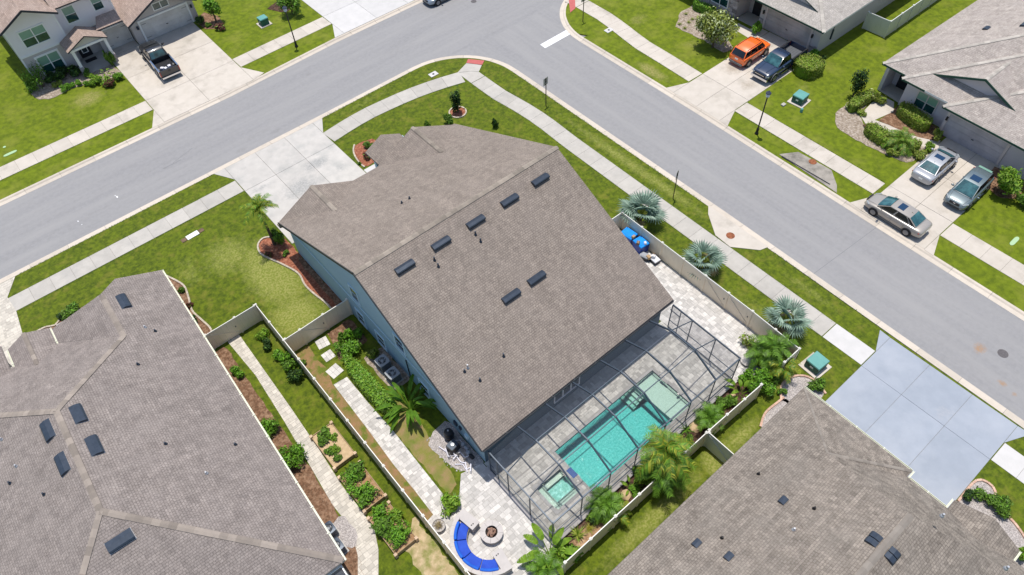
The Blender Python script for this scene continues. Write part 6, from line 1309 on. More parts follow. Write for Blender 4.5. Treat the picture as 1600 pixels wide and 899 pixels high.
def cabin(t, xf, xr, tf, tr, wb, wt, zf, zr, zt, paintm, glass='car_glass', side='car_glass_black', splits=(.36, .70), roofm=None, rear=True, sunroof=None, fs_=.10):
    "xf/xr belt line ends, tf/tr roof ends"
    zm = (zf + zr) / 2
    BF, BR, TF, TR = (lambda s: Vector((xf, s * wb * .96, zf))), (lambda s: Vector((xr, s * wb * .92, zr))), (lambda s: Vector((tf, s * wt, zt))), (lambda s: Vector((tr, s * wt * .97, zt - .02)))
    b = MB(); n = 7; rows = []
    for k, (x, w, z) in enumerate(((xr, wb * .92, zr), (tr, wt * .97, zt - .02), ((tf + tr) / 2, wt * 1.02, zt + .01), (tf, wt, zt), (xf, wb * .96, zf))):
        c = .035 if 0 < k < 4 else .02; rows.append([(x + (.10 if k in (4,) else -.05 if k == 0 else 0) * (1 - (2 * i / (n - 1) - 1) ** 2), w * (2 * i / (n - 1) - 1), z + c * (1 - (2 * i / (n - 1) - 1) ** 2)) for i in range(n)])
    vs = [p for r_ in rows for p in r_]; b.add(vs, [(i * n + k, (i + 1) * n + k, (i + 1) * n + k + 1, i * n + k + 1) for i in range(4) for k in range(n - 1)], paintm)
    for s in (-1, 1):
        mid_t = Vector(((tf + tr) / 2, s * wt * .985, zt - .01)); mid_b = Vector(((xf + xr) / 2, s * wb * .94, zm)); f = [(BR(s), TR(s), mid_t, mid_b), (mid_b, mid_t, TF(s), BF(s))]
        for q in f: b.add(q, [(0, 1, 2, 3) if s < 0 else (3, 2, 1, 0)], paintm)
    o = b.build('roof', t, False)
    for p in o.data.polygons: p.use_smooth = abs(p.normal.z) > .3
    bow = .03
    patch([BF(-1) + Vector((.02, 0, 0)), BF(1) + Vector((.02, 0, 0)), TF(1), TF(-1)], (.035, .04), .03, glass, .06).build('windscreen', t, False)
    if rear: patch([BR(1), BR(-1), TR(-1), TR(1)], (.045, .05), .025, glass, .05).build('rear_window', t, False)
    for s in (-1, 1):
        cuts = [0.0] + list(splits) + [1.0]
        for a, c in zip(cuts, cuts[1:]):
            B0, B1 = BF(s).lerp(BR(s), a), BF(s).lerp(BR(s), c); T0, T1 = TF(s).lerp(TR(s), a), TF(s).lerp(TR(s), c)
            q = [B0, B1, T1, T0] if s > 0 else [B1, B0, T0, T1]
            # keep normals outward
            w_ = patch(q, (fs_ * .6 if (c - a) > .2 else .14, .09), .03, side, 0, 2)
            nrm = (Vector(q[1]) - Vector(q[0])).cross(Vector(q[3]) - Vector(q[0]))
            if nrm.y * s < 0: w_ = patch([q[1], q[0], q[3], q[2]], (fs_ * .6 if (c - a) > .2 else .14, .09), .03, side, 0, 2)
            w_.build('side_window', t, False)
    if sunroof:
        x0, x1, w = sunroof; b = MB(); b.box(x0, x1, -w, w, zt + .028, zt + .046, 'car_glass_blue'); b.build('sunroof', t, False)
    return o
def wheel(t, x, y, s, Rr=.33, w=.22, rimm='rim', spokes=5):
    o = thing_child = bpy.data.objects.new('wheel', cached(('tyre', Rr, w), lambda: MB_tyre(Rr, w))); COL.objects.link(o); o.parent = t; o.location = (x, y, Rr)
    k = inst('rim', cached(('rim', Rr, w, rimm, spokes), lambda: MB_rim(Rr, w, rimm, spokes)), o); k.scale = (1, s, 1); return o
def MB_tyre(Rr, w):
    b = MB(); b.X = Matrix.Rotation(R(90), 4, 'X'); b.lathe([(Rr * .6, -w / 2 + .01), (Rr * .93, -w / 2), (Rr, -w / 2 + .03), (Rr, w / 2 - .03), (Rr * .93, w / 2), (Rr * .6, w / 2 - .01)], 'tire', 20); return b.mesh('tyre')
def MB_rim(Rr, w, m, n):
    b = MB(); q = w / 2
    for k in range(n):
        a = 6.283 * k / n; b.bar((.03 * math.cos(a), q + .004, .03 * math.sin(a)), (Rr * .62 * math.cos(a), q + .004, Rr * .62 * math.sin(a)), .05, .02, m, up=(0, 1, 0))
    b.X = Matrix.Rotation(R(-90), 4, 'X'); b.lathe([(Rr * .58, q - .02), (Rr * .66, q - .02), (Rr * .66, q + .012), (Rr * .60, q + .012)], m, 20); b.lathe([(0, q - .005), (.06, q - .005), (.05, q + .02), (0, q + .02)], m, 10); return b.mesh('rim')
def add_wheels(t, xs, w, Rr=.33, rimm='rim', spokes=5, arch=None):
    for x in xs:
        for s in (-1, 1):
            b = MB(); b.X = Matrix.Translation((x, s * (w - .16), Rr + .01)) @ Matrix.Rotation(R(90), 4, 'X'); b.lathe([(0, -.17), (Rr * 1.17, -.17), (Rr * 1.17, .17), (0, .17)], 'plastic_black', 20); b.build('wheel_arch', t, False)
            if arch:
                a_ = MB(); pts = [(x + Rr * 1.22 * math.cos(R(a)), s * (w + .01), Rr + .01 + Rr * 1.22 * math.sin(R(a))) for a in range(-10, 191, 20)]; a_.tube(pts, .04, arch, 6); a_.build('arch_flare', t, False)
            wheel(t, x, s * (w - .085), s, Rr, .22, rimm, spokes)
def bar_part(t, name, a, c, w, h, m, up=(0, 0, 1)): b = MB(); b.bar(a, c, w, h, m, up=up); return b.build(name, t, False)
def blob(t, name, c, s, m, rz=0.0, n=8):
    b = MB(); b.X = Matrix.Translation(c) @ Matrix.Rotation(rz, 4, 'Z') @ Matrix.Diagonal((s[0], s[1], s[2], 1)); b.lathe([(.0, -1), (.75, -.75), (1, -.2), (1, .2), (.75, .75), (0, 1)], m, n); o = b.build(name, t, False)
    for p in o.data.polygons: p.use_smooth = True
    return o
def details(t, L, w, zh, zt_, paintm, plate='rear', doors=(), zd=(.40, .86), mir=None, hz=None):
    f, r_ = L / 2, -L / 2
    for s in (-1, 1):
        bar_part(t, 'headlight', (f - .13, s * w * .62, zh), (f - .46, s * w * .935, zh + .06), .08, .08, 'headlight'); bar_part(t, 'tail_light', (r_ + .09, s * w * .62, zt_ - .04), (r_ + .26, s * w * .94, zt_ - .03), .07, .10, 'taillight')
        if mir: blob(t, 'mirror', (mir[0], s * (w + .09), mir[1]), (.09, .13, .085), paintm)
        for x in doors:
            bar_part(t, 'door_seam', (x, s * (w + .003), zd[0]), (x - .03, s * (w * .985), zd[1]), .012, .012, 'plastic_black'); bar_part(t, 'door_handle', (x + .30, s * (w + .012), zd[1] - .10), (x + .12, s * (w + .012), zd[1] - .10), .03, .035, 'chrome')
    for x_ in (f - .95 if L > 4.4 else f - .8,):
        bar_part(t, 'hood_gap', (f - .16, -w * .60, zh + .10), (x_, -w * .74, zd[1] + .10), .012, .01, 'plastic_black'); bar_part(t, 'hood_gap', (f - .16, w * .60, zh + .10), (x_, w * .74, zd[1] + .10), .012, .01, 'plastic_black')
    bar_part(t, 'grille', (f - .035, -w * .42, zh - .05), (f - .035, w * .42, zh - .05), .10, .17, 'plastic_black'); bar_part(t, 'bumper_intake', (f - .04, -w * .55, zh - .33), (f - .04, w * .55, zh - .33), .10, .12, 'plastic_black')
    bar_part(t, 'badge', (f + .02, -.07, zh), (f + .02, .07, zh), .03, .05, 'chrome'); bar_part(t, 'number_plate', (r_ - .012, -.16, zt_ - .14), (r_ - .012, .16, zt_ - .14), .02, .13, 'plate')
def sedan(label, x, y, rz, paintm, L=4.85, sun=True, z=.15, glass='car_glass', rearglass=None, crossover=False, group=None):
    t = thing('parked_car', label, 'car', (x, y, z), rz, group or 'cars parked on the driveways'); f = L / 2; w = .92; k = L / 4.9
    if crossover:
        S = [(-f, .66, .72, .80, .42), (-f + .06, .84, .92, 1.02, .28), (-f + .3, .90, .98, 1.10, .24), (-1.2, .92, .99, 1.08, .22), (0, .92, .96, 1.0, .22), (.95, .92, .95, 1.02, .22), (1.6, .90, .90, .98, .22), (f - .32, .87, .80, .86, .24), (f - .08, .76, .68, .72, .28), (f, .58, .52, .55, .36)]
    else:
        S = [(-f, .64, .70, .78, .42), (-f + .06, .82, .90, .98, .28), (-f + .4, .89, .95, 1.04, .24), (-1.35 * k, .915, .955, 1.03, .20), (0, .92, .93, .97, .20), (.95, .92, .91, .98, .20), (1.6 * k, .90, .85, .93, .20), (f - .32, .86, .74, .80, .22), (f - .08, .74, .62, .66, .26), (f, .56, .50, .53, .34)]
    smooth(body_loft(S, paintm).build('body', t, False))
    if crossover: cabin(t, 1.35, -f + .22, .45, -1.65, .80, .64, .98, 1.04, 1.60, paintm, glass, splits=(.33, .68), sunroof=(-.45, .22, .36) if sun else None)
    else: cabin(t, 1.42 * k, -1.80 * k, .52, -1.02, .80, .60, .96, 1.02, 1.42, paintm, glass, splits=(.42, .86), sunroof=(-.35, .15, .36) if sun else None)
    add_wheels(t, (1.43 * k, -1.40 * k), w, .33 if not crossover else .35, 'rim', 5 if not crossover else 7)
    details(t, L, w, .66 if not crossover else .74, .80 if not crossover else .92, paintm, doors=(.05, -.95), mir=(.95, 1.0))
    bar_part(t, 'sill', (1.05 * k, w * .93, .24), (-1.05 * k, w * .93, .24), .06, .10, 'paint_grey_trim'); bar_part(t, 'sill', (1.05 * k, -w * .93, .24), (-1.05 * k, -w * .93, .24), .06, .10, 'paint_grey_trim')
    blob(t, 'antenna', (-.9 * k, 0, 1.46 if not crossover else 1.62), (.07, .02, .035), paintm)
    return t
def pickup(label, x, y, rz, paintm, L=5.8, z=.15, group='pickup trucks on the driveways', bedm='plastic_black', trimm='chrome', glass='car_glass'):
    t = thing('pickup_truck', label, 'pickup truck', (x, y, z), rz, group); f = L / 2; w = .98; cb = -.62
    S = [(cb, .90, 1.08, 1.12, .50), (cb + .06, .96, 1.13, 1.16, .45), (.3, .98, 1.12, 1.16, .42), (1.1, .98, 1.12, 1.20, .42), (1.7, .96, 1.10, 1.20, .42), (f - .35, .94, 1.05, 1.12, .42), (f - .10, .86, .98, 1.02, .46), (f - .02, .74, .88, .90, .54)]
    smooth(body_loft(S, paintm).build('body', t, False))
    for s in (-1, 1):
        b = MB(); pr = [(cb - .02, .46), (cb - .02, 1.16), (-f + .04, 1.18), (-f, 1.10), (-f, .52), (-f + .5, .46)]; n = len(pr); y0, y1 = s * w * .93, s * w
        b.add([(px_, y0 * (.985 if i in (1, 2) else 1), pz) for i, (px_, pz) in enumerate(pr)] + [(px_, y1 * (.975 if i in (1, 2) else 1), pz) for i, (px_, pz) in enumerate(pr)], [tuple(range(n)), tuple(range(2 * n - 1, n - 1, -1))] + [(i, (i + 1) % n, n + (i + 1) % n, n + i) for i in range(n)], paintm); b.build('bed_side', t, False)
        bar_part(t, 'bed_rail', (cb - .03, s * w * .93, 1.19), (-f + .04, s * w * .93, 1.20), .12, .03, 'plastic_black' if paintm != 'paint_black' else trimm); bar_part(t, 'running_board', (1.0, s * (w - .02), .40), (-.55, s * (w - .02), .40), .14, .05, trimm)
        bar_part(t, 'hood_ridge', (f - .3, s * .42, 1.10), (1.35, s * .52, 1.20), .07, .05, paintm)
    b = MB(); b.box(-f + .06, cb - .02, -w * .9, w * .9, .66, .70, bedm); 
    for i in range(7): b.box(-f + .1, cb - .05, -.8 + i * .24, -.72 + i * .24, .701, .715, bedm)
    b.build('bed_floor', t, False); b = MB(); b.box(cb - .06, cb - .021, -w * .92, w * .92, .66, 1.16, bedm); b.build('bed_front', t, False)
    b = MB(); b.box(-f, -f + .06, -w * .925, w * .925, .55, 1.19, paintm, top=.005); b.box(-f - .01, -f, -.12, .12, .95, 1.05, 'plastic_black'); b.build('tailgate', t, False)
    b = MB(); b.box(-f - .14, -f - .001, -w * .93, w * .93, .42, .56, trimm, top=.02); b.build('rear_bumper', t, False); b = MB(); b.box(f - .10, f + .08, -w * .9, w * .9, .42, .60, trimm, top=.03); b.build('front_bumper', t, False)
    cabin(t, 1.45, cb + .02, .72, -.38, .86, .70, 1.14, 1.16, 1.80, paintm, glass, splits=(.46,), sunroof=None, fs_=.09)
    add_wheels(t, (f - 1.0, -f + 1.25), w, .40, 'rim' if paintm != 'paint_black' else 'rim_dark', 6, 'paint_grey_trim')
    for s in (-1, 1):
        bar_part(t, 'headlight', (f - .03, s * .62, .84), (f - .16, s * .90, .86), .07, .12, 'headlight'); bar_part(t, 'tail_light', (-f + .02, s * .925, .66), (-f + .02, s * .925, 1.08), .08, .13, 'taillight', (1, 0, 0)); blob(t, 'mirror', (1.15, s * (w + .16), 1.28), (.08, .15, .12), paintm)
        bar_part(t, 'mirror_arm', (1.15, s * .93, 1.18), (1.15, s * (w + .12), 1.24), .04, .04, 'plastic_black')
        for xx in (.38,): bar_part(t, 'door_seam', (xx, s * (w + .002), .5), (xx, s * (w - .02), 1.08), .012, .012, 'plastic_black')
    bar_part(t, 'grille', (f + .005, -.55, .82), (f + .005, .55, .82), .06, .26, 'plastic_black'); bar_part(t, 'grille_bar', (f + .04, -.5, .84), (f + .04, .5, .84), .03, .05, 'chrome'); return t
sedan('gold sedan with a dark sunroof parked across the driveway apron beside the road', 45.95, 10.8, R(89), 'paint_gold', 4.85)
sedan('silver sedan facing the right hand garage, its rear window towards the road', 53.0, 11.75, R(1), 'paint_silver', 4.8)
tc = sedan('teal grey crossover facing the road on the right hand driveway', 52.35, 8.6, R(181.5), 'paint_teal', 4.75, crossover=True)
b = MB(); b.bar((-1.62, -.52, 1.63), (-1.62, .52, 1.63), .22, .02, 'blind_green'); b.build('roof_reflector', tc, False)
sp = sedan('light steel blue sedan cut by the top edge of the picture at the kerb', 39.75, 60.25, R(180), 'paint_steel', 4.7, z=.004, group='cars parked on the street')
# boxy orange suv
t = thing('parked_car', 'bright orange boxy small suv beside the dark blue pickup', 'car', (54.45, 31.45, .15), R(0.5), 'cars parked on the driveways'); f = 2.12
smooth(body_loft([(-f, .74, .82, .90, .40), (-f + .05, .87, 1.02, 1.08, .30), (-f + .3, .90, 1.06, 1.12, .28), (-.9, .905, 1.05, 1.1, .28), (.1, .905, 1.03, 1.06, .28), (.8, .90, 1.02, 1.08, .28), (1.35, .89, 1.0, 1.06, .28), (f - .28, .87, .94, .99, .30), (f - .07, .80, .84, .88, .34), (f, .66, .70, .73, .42)], 'paint_orange').build('body', t, False))
cabin(t, 1.12, -f + .08, .55, -1.72, .82, .70, 1.06, 1.06, 1.66, 'paint_orange', 'car_glass_black', splits=(.36, .72)); add_wheels(t, (1.27, -1.28), .90, .34, 'rim', 5, 'plastic_black')
details(t, 2 * f, .90, .80, .98, 'paint_orange', doors=(.05, -.85), zd=(.46, .95), mir=(.78, 1.12)); bar_part(t, 'hood_gap', (1.18, -.66, 1.10), (1.18, .66, 1.10), .05, .02, 'plastic_black')
for s in (-1, 1): bar_part(t, 'roof_rail', (.42, s * .62, 1.71), (-1.55, s * .60, 1.70), .035, .04, 'plastic_black')
bar_part(t, 'rear_bumper', (-f - .02, -.72, .42), (-f - .02, .72, .42), .12, .18, 'paint_grey_trim')
pickup('dark blue pickup with an open bed backed up to the stone trimmed garage', 54.95, 28.55, R(181), 'paint_navy', 5.9, bedm='bed_liner')
bt = pickup('black pickup with pale parcels in its bed in front of the two storey house', 12.0, 69.75, R(88), 'paint_black', 6.1, bedm='plastic_black')
for k, (dx, dy, c_) in enumerate(((-2.15, -.30, 'pvc'), (-2.3, .12, 'plastic_white'), (-2.05, .38, 'pvc'))):
    b = MB(); b.box(-.17, .17, -.15, .15, 0, .22, c_, top=.02); o = b.build('parcel'); o.matrix_world = wm(bt) @ Matrix.Translation((dx, dy, .72)) @ Matrix.Rotation(.4 * k, 4, 'Z'); tag(o, ['white parcel nearest the tailgate corner in the black pickup bed', 'white parcel in the middle of the black pickup bed', 'white parcel at the right side of the black pickup bed'][k], 'parcel', 'parcels in the pickup bed')
# ------------------------------------------------------------------ street furniture and yard things
def lamp_post(x, y, label, h=4.35):
    t = thing('street_lamp', label, 'street lamp', (x, y, .12), 0, 'black street lamps')
    b = MB(); b.lathe([(.17, 0), (.17, .12), (.12, .2), (.11, .55), (.06, .7), (.055, h - .6), (.05, h - .5)], 'black_metal', 10); b.build('pole', t, False)
    b = MB(); b.lathe([(.06, h - .5), (.16, h - .42), (.19, h - .12)], 'lamp_glass', 8); b.build('lantern', t, False); b = MB(); b.lathe([(.24, h - .12), (.22, h - .06), (.07, h + .08), (.02, h + .16)], 'sign_cap', 8); b.build('lamp_cap', t, False)
lamp_post(23.43, 63.11, 'black street lamp on the verge near the white driveway, top left'); lamp_post(46.23, 24.11, 'black street lamp on the verge between the two right hand driveways')
def sign(x, y, rz, label, h=2.95, w=.60, hh=.72):
    t = thing('street_sign', label, 'road sign', (x, y, .12), rz, 'road sign posts'); b = MB(); b.box(-.03, .03, -.03, .03, 0, h, 'pole_wood'); b.build('post', t, False)
    b = MB(); b.box(-w / 2, w / 2, .032, .045, h - hh - .02, h, 'sign_back'); b.build('sign_plate', t, False)
    b = MB(); b.box(-.1, .1, -.04, .03, h - hh * .7, h - hh * .65, 'sign_back'); b.build('bracket', t, False)
s1 = G(853, 165, .12); s2 = G(1051.5, 310, .12); sign(s1.x, s1.y, R(8), 'road sign seen from behind on the verge near the red kerb ramp'); sign(s2.x, s2.y, R(25), 'road sign seen from behind above the topmost silver fan palm'); sign(47.2, 46.6, R(0), 'signpost cut by the top edge beside the second red ramp')
def transformer(x, y, rz, label, s=(1.05, 1.0, .78)):
    t = thing('utility_box', label, 'utility box', (x, y, .12), rz, 'green utility boxes'); a, b_, h = s
    b = MB(); b.box(-a * .75, a * .75, -b_ * .75, b_ * .75, 0, .07, 'concrete_warm'); b.build('pad', t, False); b = MB(); b.box(-a / 2, a / 2, -b_ / 2, b_ / 2, .07, h - .08, 'utility_green'); b.build('cabinet', t, False)
    b = MB(); b.box(-a / 2 - .03, a / 2 + .03, -b_ / 2 - .03, b_ / 2 + .03, h - .079, h, 'utility_top', top=.03); b.build('lid', t, False); b = MB(); b.box(-a / 2 - .012, -a / 2, -.12, .12, .35, .5, 'plate'); b.build('warning_label', t, False)
    b = MB(); b.box(-a / 2 - .006, -a / 2 - .001, -.006, .006, .09, h - .1, 'plastic_black'); b.box(-a / 2 - .04, -a / 2 - .013, .2, .26, .3, .42, 'iron'); b.build('door_latch', t, False)
transformer(52.45, 24.3, R(5), 'green utility box on a pad on the lawn between the two right hand driveways'); transformer(30.45, 7.0, R(-3), 'green utility box with a pale top near the blue driveway'); transformer(23.0, 69.0, R(0), 'green utility box on the lawn at the top left', (.85, .8, .8))
b = MB(); b.box(-.2, .2, -.15, .15, 0, .14, 'concrete'); tag(b.build('splice_box', loc=(51.0, 24.9, .12)), 'small grey box left of the green utility box on the right hand lawn', 'splice box')
b = MB(); b.lathe([(.13, 0), (.13, .3), (.1, .36), (0, .38)], 'utility_top', 10); tag(b.build('cable_pedestal', loc=(51.4, 23.3, .12)), 'small teal pedestal below the green utility box on the right hand lawn', 'pedestal')
def condenser(x, y, label, s=.78, h=.85, dish='ac_top'):
    t = thing('air_conditioner', label, 'air conditioner', (x, y, .12), R(2), 'outdoor air conditioners'); q = s / 2
    b = MB(); b.box(-q - .08, q + .08, -q - .08, q + .08, 0, .06, 'concrete'); b.build('pad', t, False); b = MB(); b.box(-q, q, -q, q, .06, h - .04, 'ac_grey')
    for k in range(9): 
        z = .12 + k * .075; b.box(-q - .008, -q, -q + .04, q - .04, z, z + .03, 'vent_metal'); b.box(-q + .04, q - .04, -q - .008, -q, z, z + .03, 'vent_metal')
    b.build('cabinet', t, False); b = MB(); pr = [(.70 * q + .0, h - .039), (q * 1.05, h - .039), (q * 1.05, h), (.78 * q, h + .015), (.70 * q, h)]
    vs = []; n = 24
    for r_, z in pr:
        for k in range(n):
            a = 6.283 * k / n; c, s_ = math.cos(a), math.sin(a); m_ = max(abs(c), abs(s_)); sq = r_ / m_ if r_ > q else r_; sq = min(sq, r_ * 1.28); vs.append((sq * c, sq * s_, z))
    b.add(vs, [(i * n + k, i * n + (k + 1) % n, ((i + 1) % 5) * n + (k + 1) % n, ((i + 1) % 5) * n + k) for i in range(5) for k in range(n)], dish); b.build('top_panel', t, False)
    b = MB(); b.lathe([(0, h - .03), (.7 * q, h - .03), (.7 * q, h - .02), (0, h - .02)], 'plastic_black', 20); b.lathe([(0, h - .02), (.12, h - .02), (.10, h + .005), (0, h + .01)], 'ac_top', 12)
    for k in range(3):
        a = 2.09 * k; b.add([(.1 * math.cos(a), .1 * math.sin(a), h - .012), (.66 * q * math.cos(a - .35), .66 * q * math.sin(a - .35), h - .018), (.66 * q * math.cos(a + .35), .66 * q * math.sin(a + .35), h - .005)], [(0, 1, 2)], 'ac_grey')
    b.build('fan', t, False); g_ = MB()
    for r_ in (.2, .42, .62): g_.tube([(r_ * q * math.cos(6.283 * k / 20), r_ * q * math.sin(6.283 * k / 20), h + .008) for k in range(21)], .006, dish, 4, caps=False)
    for k in range(8): a = .785 * k; g_.bar((.1 * math.cos(a), .1 * math.sin(a), h + .008), (.72 * q * math.cos(a), .72 * q * math.sin(a), h + .008), .01, .01, dish)
    g_.build('fan_guard', t, False)
condenser(8.88, 26.1, 'air conditioner nearer the fence gate beside the blue wall'); condenser(8.85, 24.85, 'air conditioner nearer the bird of paradise beside the blue wall'); condenser(.12, 18.75, 'dark air conditioner half under the gutter, upper one', .7, .8, 'vent_metal'); condenser(-.08, 17.6, 'dark air conditioner with pale fan half under the gutter, lower one', .75, .85, 'vent_metal')
# pool equipment
bed([(7.7, 19.5), (8.3, 20.0), (9.7, 20.1), (9.7, 16.3), (8.6, 16.3), (8.0, 17.2)], 'pebble_fine', .15, .5, .05)
pb = MB(); r_ = random.Random(3)
for k in range(420):
    x = r_.uniform(7.75, 9.6); y = r_.uniform(16.5, 19.9)
    if x < 7.8 + (y - 16.5) * 0 + max(0, (17.2 - y)) * .8: continue
    s = r_.uniform(.03, .07); a = r_.random() * 6; pb.add([(x + s * math.cos(a + i * 1.257) * r_.uniform(.7, 1.1), y + s * math.sin(a + i * 1.257) * r_.uniform(.7, 1.1), .14) for i in range(5)] + [(x, y, .17 + s * .4)], [(i, (i + 1) % 5, 5) for i in range(5)], 'pebble', r_.random())
tag(pb.build('pebbles'), kind='stuff')
t = thing('pool_filter', 'black domed pool filter tank against the blue wall', 'pool filter', (9.05, 19.0, .15)); b = MB(); b.lathe([(.28, 0), (.30, .1), (.31, .62), (.27, .80), (.14, .90), (.06, .93)], 'plastic_black', 18); b.build('tank', t, False); b = MB(); b.lathe([(.33, .42), (.34, .46), (.33, .50)], 'vent_metal', 18); b.build('clamp_ring', t, False); b = MB(); b.lathe([(.05, .93), (.05, 1.0), (.0, 1.01)], 'lead_boot', 10); b.build('gauge', t, False)
t = thing('pool_heater', 'black box pool heater beside the filter tank', 'pool heater', (8.75, 18.2, .15), R(8)); b = MB(); b.box(-.34, .34, -.30, .30, .05, .62, 'plastic_black', top=.02); b.build('cabinet', t, False); b = MB(); b.box(-.30, .30, -.26, .26, .621, .65, 'vent_metal'); b.lathe([(.1, .65), (.12, .70), (.0, .71)], 'lead_boot', 12); b.build('top_grate', t, False)
for k, (x, y) in enumerate(((9.35, 17.75), (9.25, 17.1))):
    t = thing('pool_pump', ['pool pump nearer the black heater', 'pool pump nearer the patio'][k], 'pool pump', (x, y, .15), R(95), 'pool pumps'); b = MB(); b.X = Matrix.Translation((0, 0, .17)) @ Matrix.Rotation(R(90), 4, 'Y'); b.lathe([(.0, -.28), (.12, -.27), (.13, .02), (.11, .05), (0, .06)], 'plastic_black' if k else 'ac_grey', 14); b.build('motor', t, False)
    b = MB(); b.lathe([(.14, .02), (.15, .1), (.15, .3), (.12, .36), (.0, .38)], 'ac_grey', 14, (.22, 0, 0)); b.build('strainer_pot', t, False)
t = thing('pool_pipes', 'tangle of white plastic pool pipes on the pebble bed', 'pool pipes', (8.6, 17.4, .15)); r_ = random.Random(8)
for P in (((8.15, 18.9), (8.3, 18.3)), ((8.35, 18.45), (8.15, 17.9), (8.5, 17.7), (8.6, 18.1)), ((8.6, 18.0), (8.55, 17.2), (8.75, 16.9)), ((8.3, 17.6), (8.9, 17.7), (8.9, 17.2), (9.3, 17.1)), ((8.2, 17.3), (8.55, 17.0), (8.5, 16.6), (8.8, 16.5)), ((8.75, 17.0), (8.45, 16.4)), ((8.9, 16.6), (8.6, 16.25)), ((9.0, 18.6), (9.4, 18.4), (9.45, 17.9))):
    z = r_.uniform(.05, .28); Q = [(x - 8.6, y - 17.4, z) for x, y in P]; b = MB(); b.tube([(Q[0][0], Q[0][1], 0)] + Q + [(Q[-1][0], Q[-1][1], 0)], .035, 'pvc', 7); b.build('pipe', t, False)
for x, y in ((-.3, .6), (.2, -.3), (.1, .25)):
    b = MB(); b.box(x - .06, x + .06, y - .06, y + .06, .22, .36, 'plastic_black'); b.build('valve', t, False)
# seating round the fire pit
t = thing('fire_pit', 'round stone fire pit holding split logs on the paver patio', 'fire pit', (7.18, 12.5, .155)); n = 16
for row in range(3):
    for k in range(n):
        a0, a1 = 6.283 * (k + .5 * row) / n + .012, 6.283 * (k + 1 + .5 * row) / n - .012; b = MB(); q = [(r0 * math.cos(a), r0 * math.sin(a)) for r0, aa in ((.40, (a0, a1)), (.62, (a1, a0))) for a in aa]; b.prism(q, row * .13 + .002, row * .13 + .128, 'block_grey', random.random()); b.build('block', t, False)
b = MB(); 
for k in range(8):
    a0, a1 = .785 * k + .01, .785 * (k + 1) - .01; am = (a0 + a1) / 2; b = MB(); b.prism([(.36 * math.cos(a0), .36 * math.sin(a0)), (.36 * math.cos(am), .36 * math.sin(am)), (.36 * math.cos(a1), .36 * math.sin(a1)), (.68 * math.cos(a1), .68 * math.sin(a1)), (.68 * math.cos(am), .68 * math.sin(am)), (.68 * math.cos(a0), .68 * math.sin(a0))], .392, .45, 'cap_grey'); b.build('cap_stone', t, False)
b = MB(); b.lathe([(0, .1), (.37, .1), (.37, .2), (.0, .2)], 'char', 16); b.build('ash', t, False)
logs = ((-.12, .10, .30, .5), (.12, .05, .32, -.7), (.0, -.14, .34, .1), (-.10, -.05, .42, 1.3), (.08, .13, .42, 2.4), (.02, .0, .50, .9))
for k, (x, y, z, a) in enumerate(logs):
    b = MB(); b.tube([(7.18 + x - .2 * math.cos(a), 12.5 + y - .2 * math.sin(a), .155 + z - .02), (7.18 + x + .2 * math.cos(a), 12.5 + y + .2 * math.sin(a), .155 + z + .03)], .065, 'firewood', 6); tag(b.build('log'), ['split log at the upper left of the fire pit', 'split log at the upper right of the fire pit', 'split log at the bottom of the fire pit', 'split log resting across the left side of the fire pit pile', 'split log resting across the right side of the fire pit pile', 'topmost split log on the fire pit pile'][k], 'log', 'split logs in the fire pit')
CX, CY = 6.9, 12.35
def ring_part(t, name, r0, r1, a0, a1, z0, z1, m, n=8, top=None):
    b = MB(); A = [R(a0 + (a1 - a0) * i / n) for i in range(n + 1)]; b.prism([(r0 * math.cos(a), r0 * math.sin(a)) for a in A] + [(r1 * math.cos(a), r1 * math.sin(a)) for a in reversed(A)], z0, z1, m, random.random()); o = b.build(name, t, False)
    return o
t = thing('curved_bench', 'curved grey stone seating wall with a block at each end round the fire pit', 'bench', (CX, CY, .155))
for k in range(9): ring_part(t, 'seat_wall', 1.28, 2.02, 108 + 16 * k + .2, 108 + 16 * (k + 1) - .2, 0, .40, 'block_grey', 3)
for k in range(9):
    ring_part(t, 'back_wall', 2.03, 2.22, 108 + 16 * k + .2, 108 + 16 * (k + 1) - .2, 0, .66, 'block_grey', 3); ring_part(t, 'back_cap', 2.0, 2.25, 108 + 16 * k + .1, 108 + 16 * (k + 1) - .1, .661, .71, 'cap_grey', 3)
for s in (1, -1):
    b = MB(); x, y = -.32, s * 1.55; b.obox((x, y), (s * -.17, 1), None, .60, .27, 0, .60, 'block_grey'); b.build('end_block', t, False); b = MB(); b.obox((x, y), (s * -.17, 1), None, .64, .31, .601, .66, 'cap_grey'); b.build('end_cap', t, False)
    for q in (-.05, .07): 
        b = MB(); b.lathe([(0, .66), (.045, .66), (.045, .668), (0, .668)], 'plastic_black', 10, (x + q - .02, y - s * .42, 0)); b.build('cup_holder', t, False)
for k in range(4):
    o = ring_part(None, 'seat_cushion', 1.30, 1.86, 112 + 34 * k + .6, 112 + 34 * (k + 1) - .6, 0, .11, 'cushion_blue', 8); o.location = (CX, CY, .565); md = o.modifiers.new('bevel', 'BEVEL'); md.width = .035; md.segments = 3; md.limit_method = 'ANGLE'
    tag(o, ['blue seat cushion nearest the croton bush', 'blue seat cushion second from the croton bush', 'blue seat cushion third from the croton bush', 'blue seat cushion at the bottom end of the curved bench'][k], 'cushion', 'blue cushions on the curved bench')
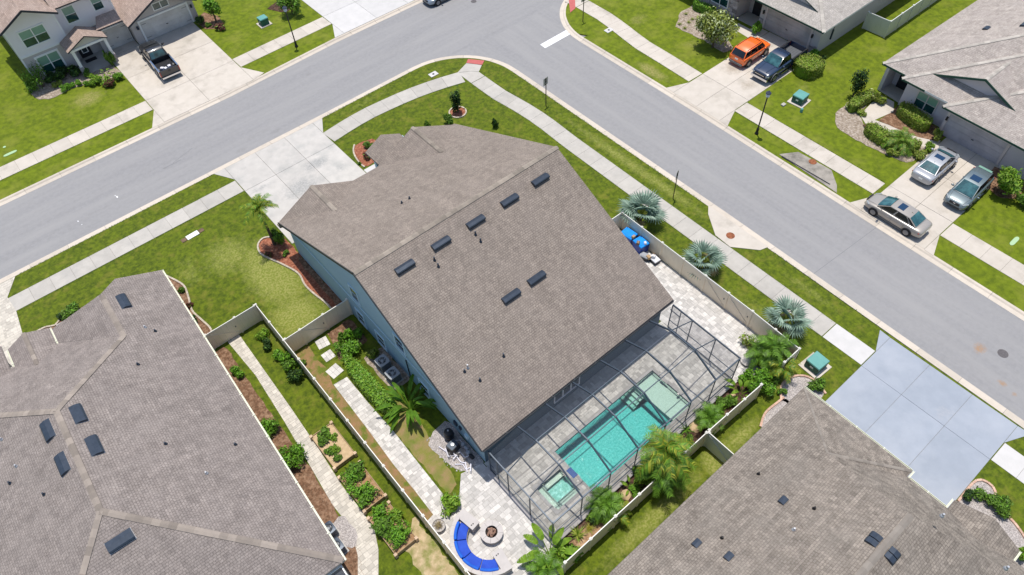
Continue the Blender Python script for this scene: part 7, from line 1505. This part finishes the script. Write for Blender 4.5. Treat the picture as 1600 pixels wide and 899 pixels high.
for k in range(4):
    o = ring_part(None, 'back_pillow', 1.84, 2.02, 114 + 33.5 * k + 1, 114 + 33.5 * (k + 1) - 1, 0, .34, 'pillow_blue', 8); o.location = (CX, CY, .60); md = o.modifiers.new('bevel', 'BEVEL'); md.width = .06; md.segments = 3; md.limit_method = 'ANGLE'
    tag(o, ['long blue back pillow nearest the croton bush', 'long blue back pillow at the left of the curved bench', 'long blue back pillow at the lower left of the curved bench', 'long blue back pillow at the bottom of the curved bench'][k], 'pillow', 'blue back pillows on the curved bench')
t = thing('fire_bowl', 'brown bowl planter with dry twigs beside the long fence', 'planter', (5.12, 14.85, .155)); b = MB(); b.lathe([(.20, 0), (.36, .18), (.40, .32), (.37, .33), (.33, .24), (0, .2)], 'block_grey', 18); b.build('bowl', t, False)
o = inst('twigs', strap_mesh(70, .42, .02, .3, 'stem_tan', 4, .9, 'bark').mesh('twigs'), t, (0, 0, .2))
# blue totes and boxes under the right eave
def tote(x, y, rz, s, h, m, label, lid=None, group='storage boxes beside the fence'):
    t = thing('storage_tote', label, 'storage tote', (x, y, .155), rz, group); b = MB(); b.box(-s[0] * .9, s[0] * .9, -s[1] * .9, s[1] * .9, 0, h, 'tote_dark' if m == 'tote_blue' else m, top=-.04); b.build('tub', t, False); b = MB(); b.box(-s[0], s[0], -s[1], s[1], h + .001, h + .06, lid or m, top=.03); b.box(-s[0] * .7, s[0] * .7, -s[1] * .7, s[1] * .7, h + .061, h + .085, lid or m, top=.02); b.build('lid', t, False)
tote(29.25, 22.95, R(4), (.42, .55), .85, 'tote_blue', 'bright blue wheeled bin nearest the fence end, under the roof edge'); tote(29.3, 21.75, R(-6), (.42, .50), .85, 'tote_blue', 'second bright blue bin, lower of the two beside the fence')
tote(28.9, 20.95, R(15), (.25, .35), .35, 'plastic_black', 'dark low tub beside the lower blue bin', 'ac_grey'); tote(29.25, 20.25, R(-5), (.28, .38), .30, 'plastic_black', 'black tub with a white lid at the end of the clutter', 'plastic_white')
for k, (x, y, z, s, m, l) in enumerate(((29.15, 22.4, 1.10, .14, 'cardboard', 'brown carton on the gap between the blue bins'), (28.95, 21.75, 1.10, .16, 'wood_dark', 'dark brown crate on the lower blue bin'), (29.35, 21.4, 1.10, .12, 'pvc', 'small white box on the lower blue bin'), (28.95, 20.6, .40, .17, 'cardboard', 'brown carton on the dark tub'), (29.2, 20.35, .60, .15, 'plastic_white', 'white bag like box on the end tub'), (29.45, 20.55, .45, .10, 'bark', 'brown pot by the end tub'))):
    b = MB(); b.X = Matrix.Rotation(.5 * k, 4, 'Z'); b.box(-s, s, -s * .8, s * .8, 0, s * 1.2, m, top=.02); b.box(-s * .6, s * .6, -s * .1, s * .1, s * 1.2, s * 1.25, 'sand'); tag(b.build('box', loc=(x, y, z + (.0 if z > .5 else .06))), l, 'box', 'small things stacked on the bins')
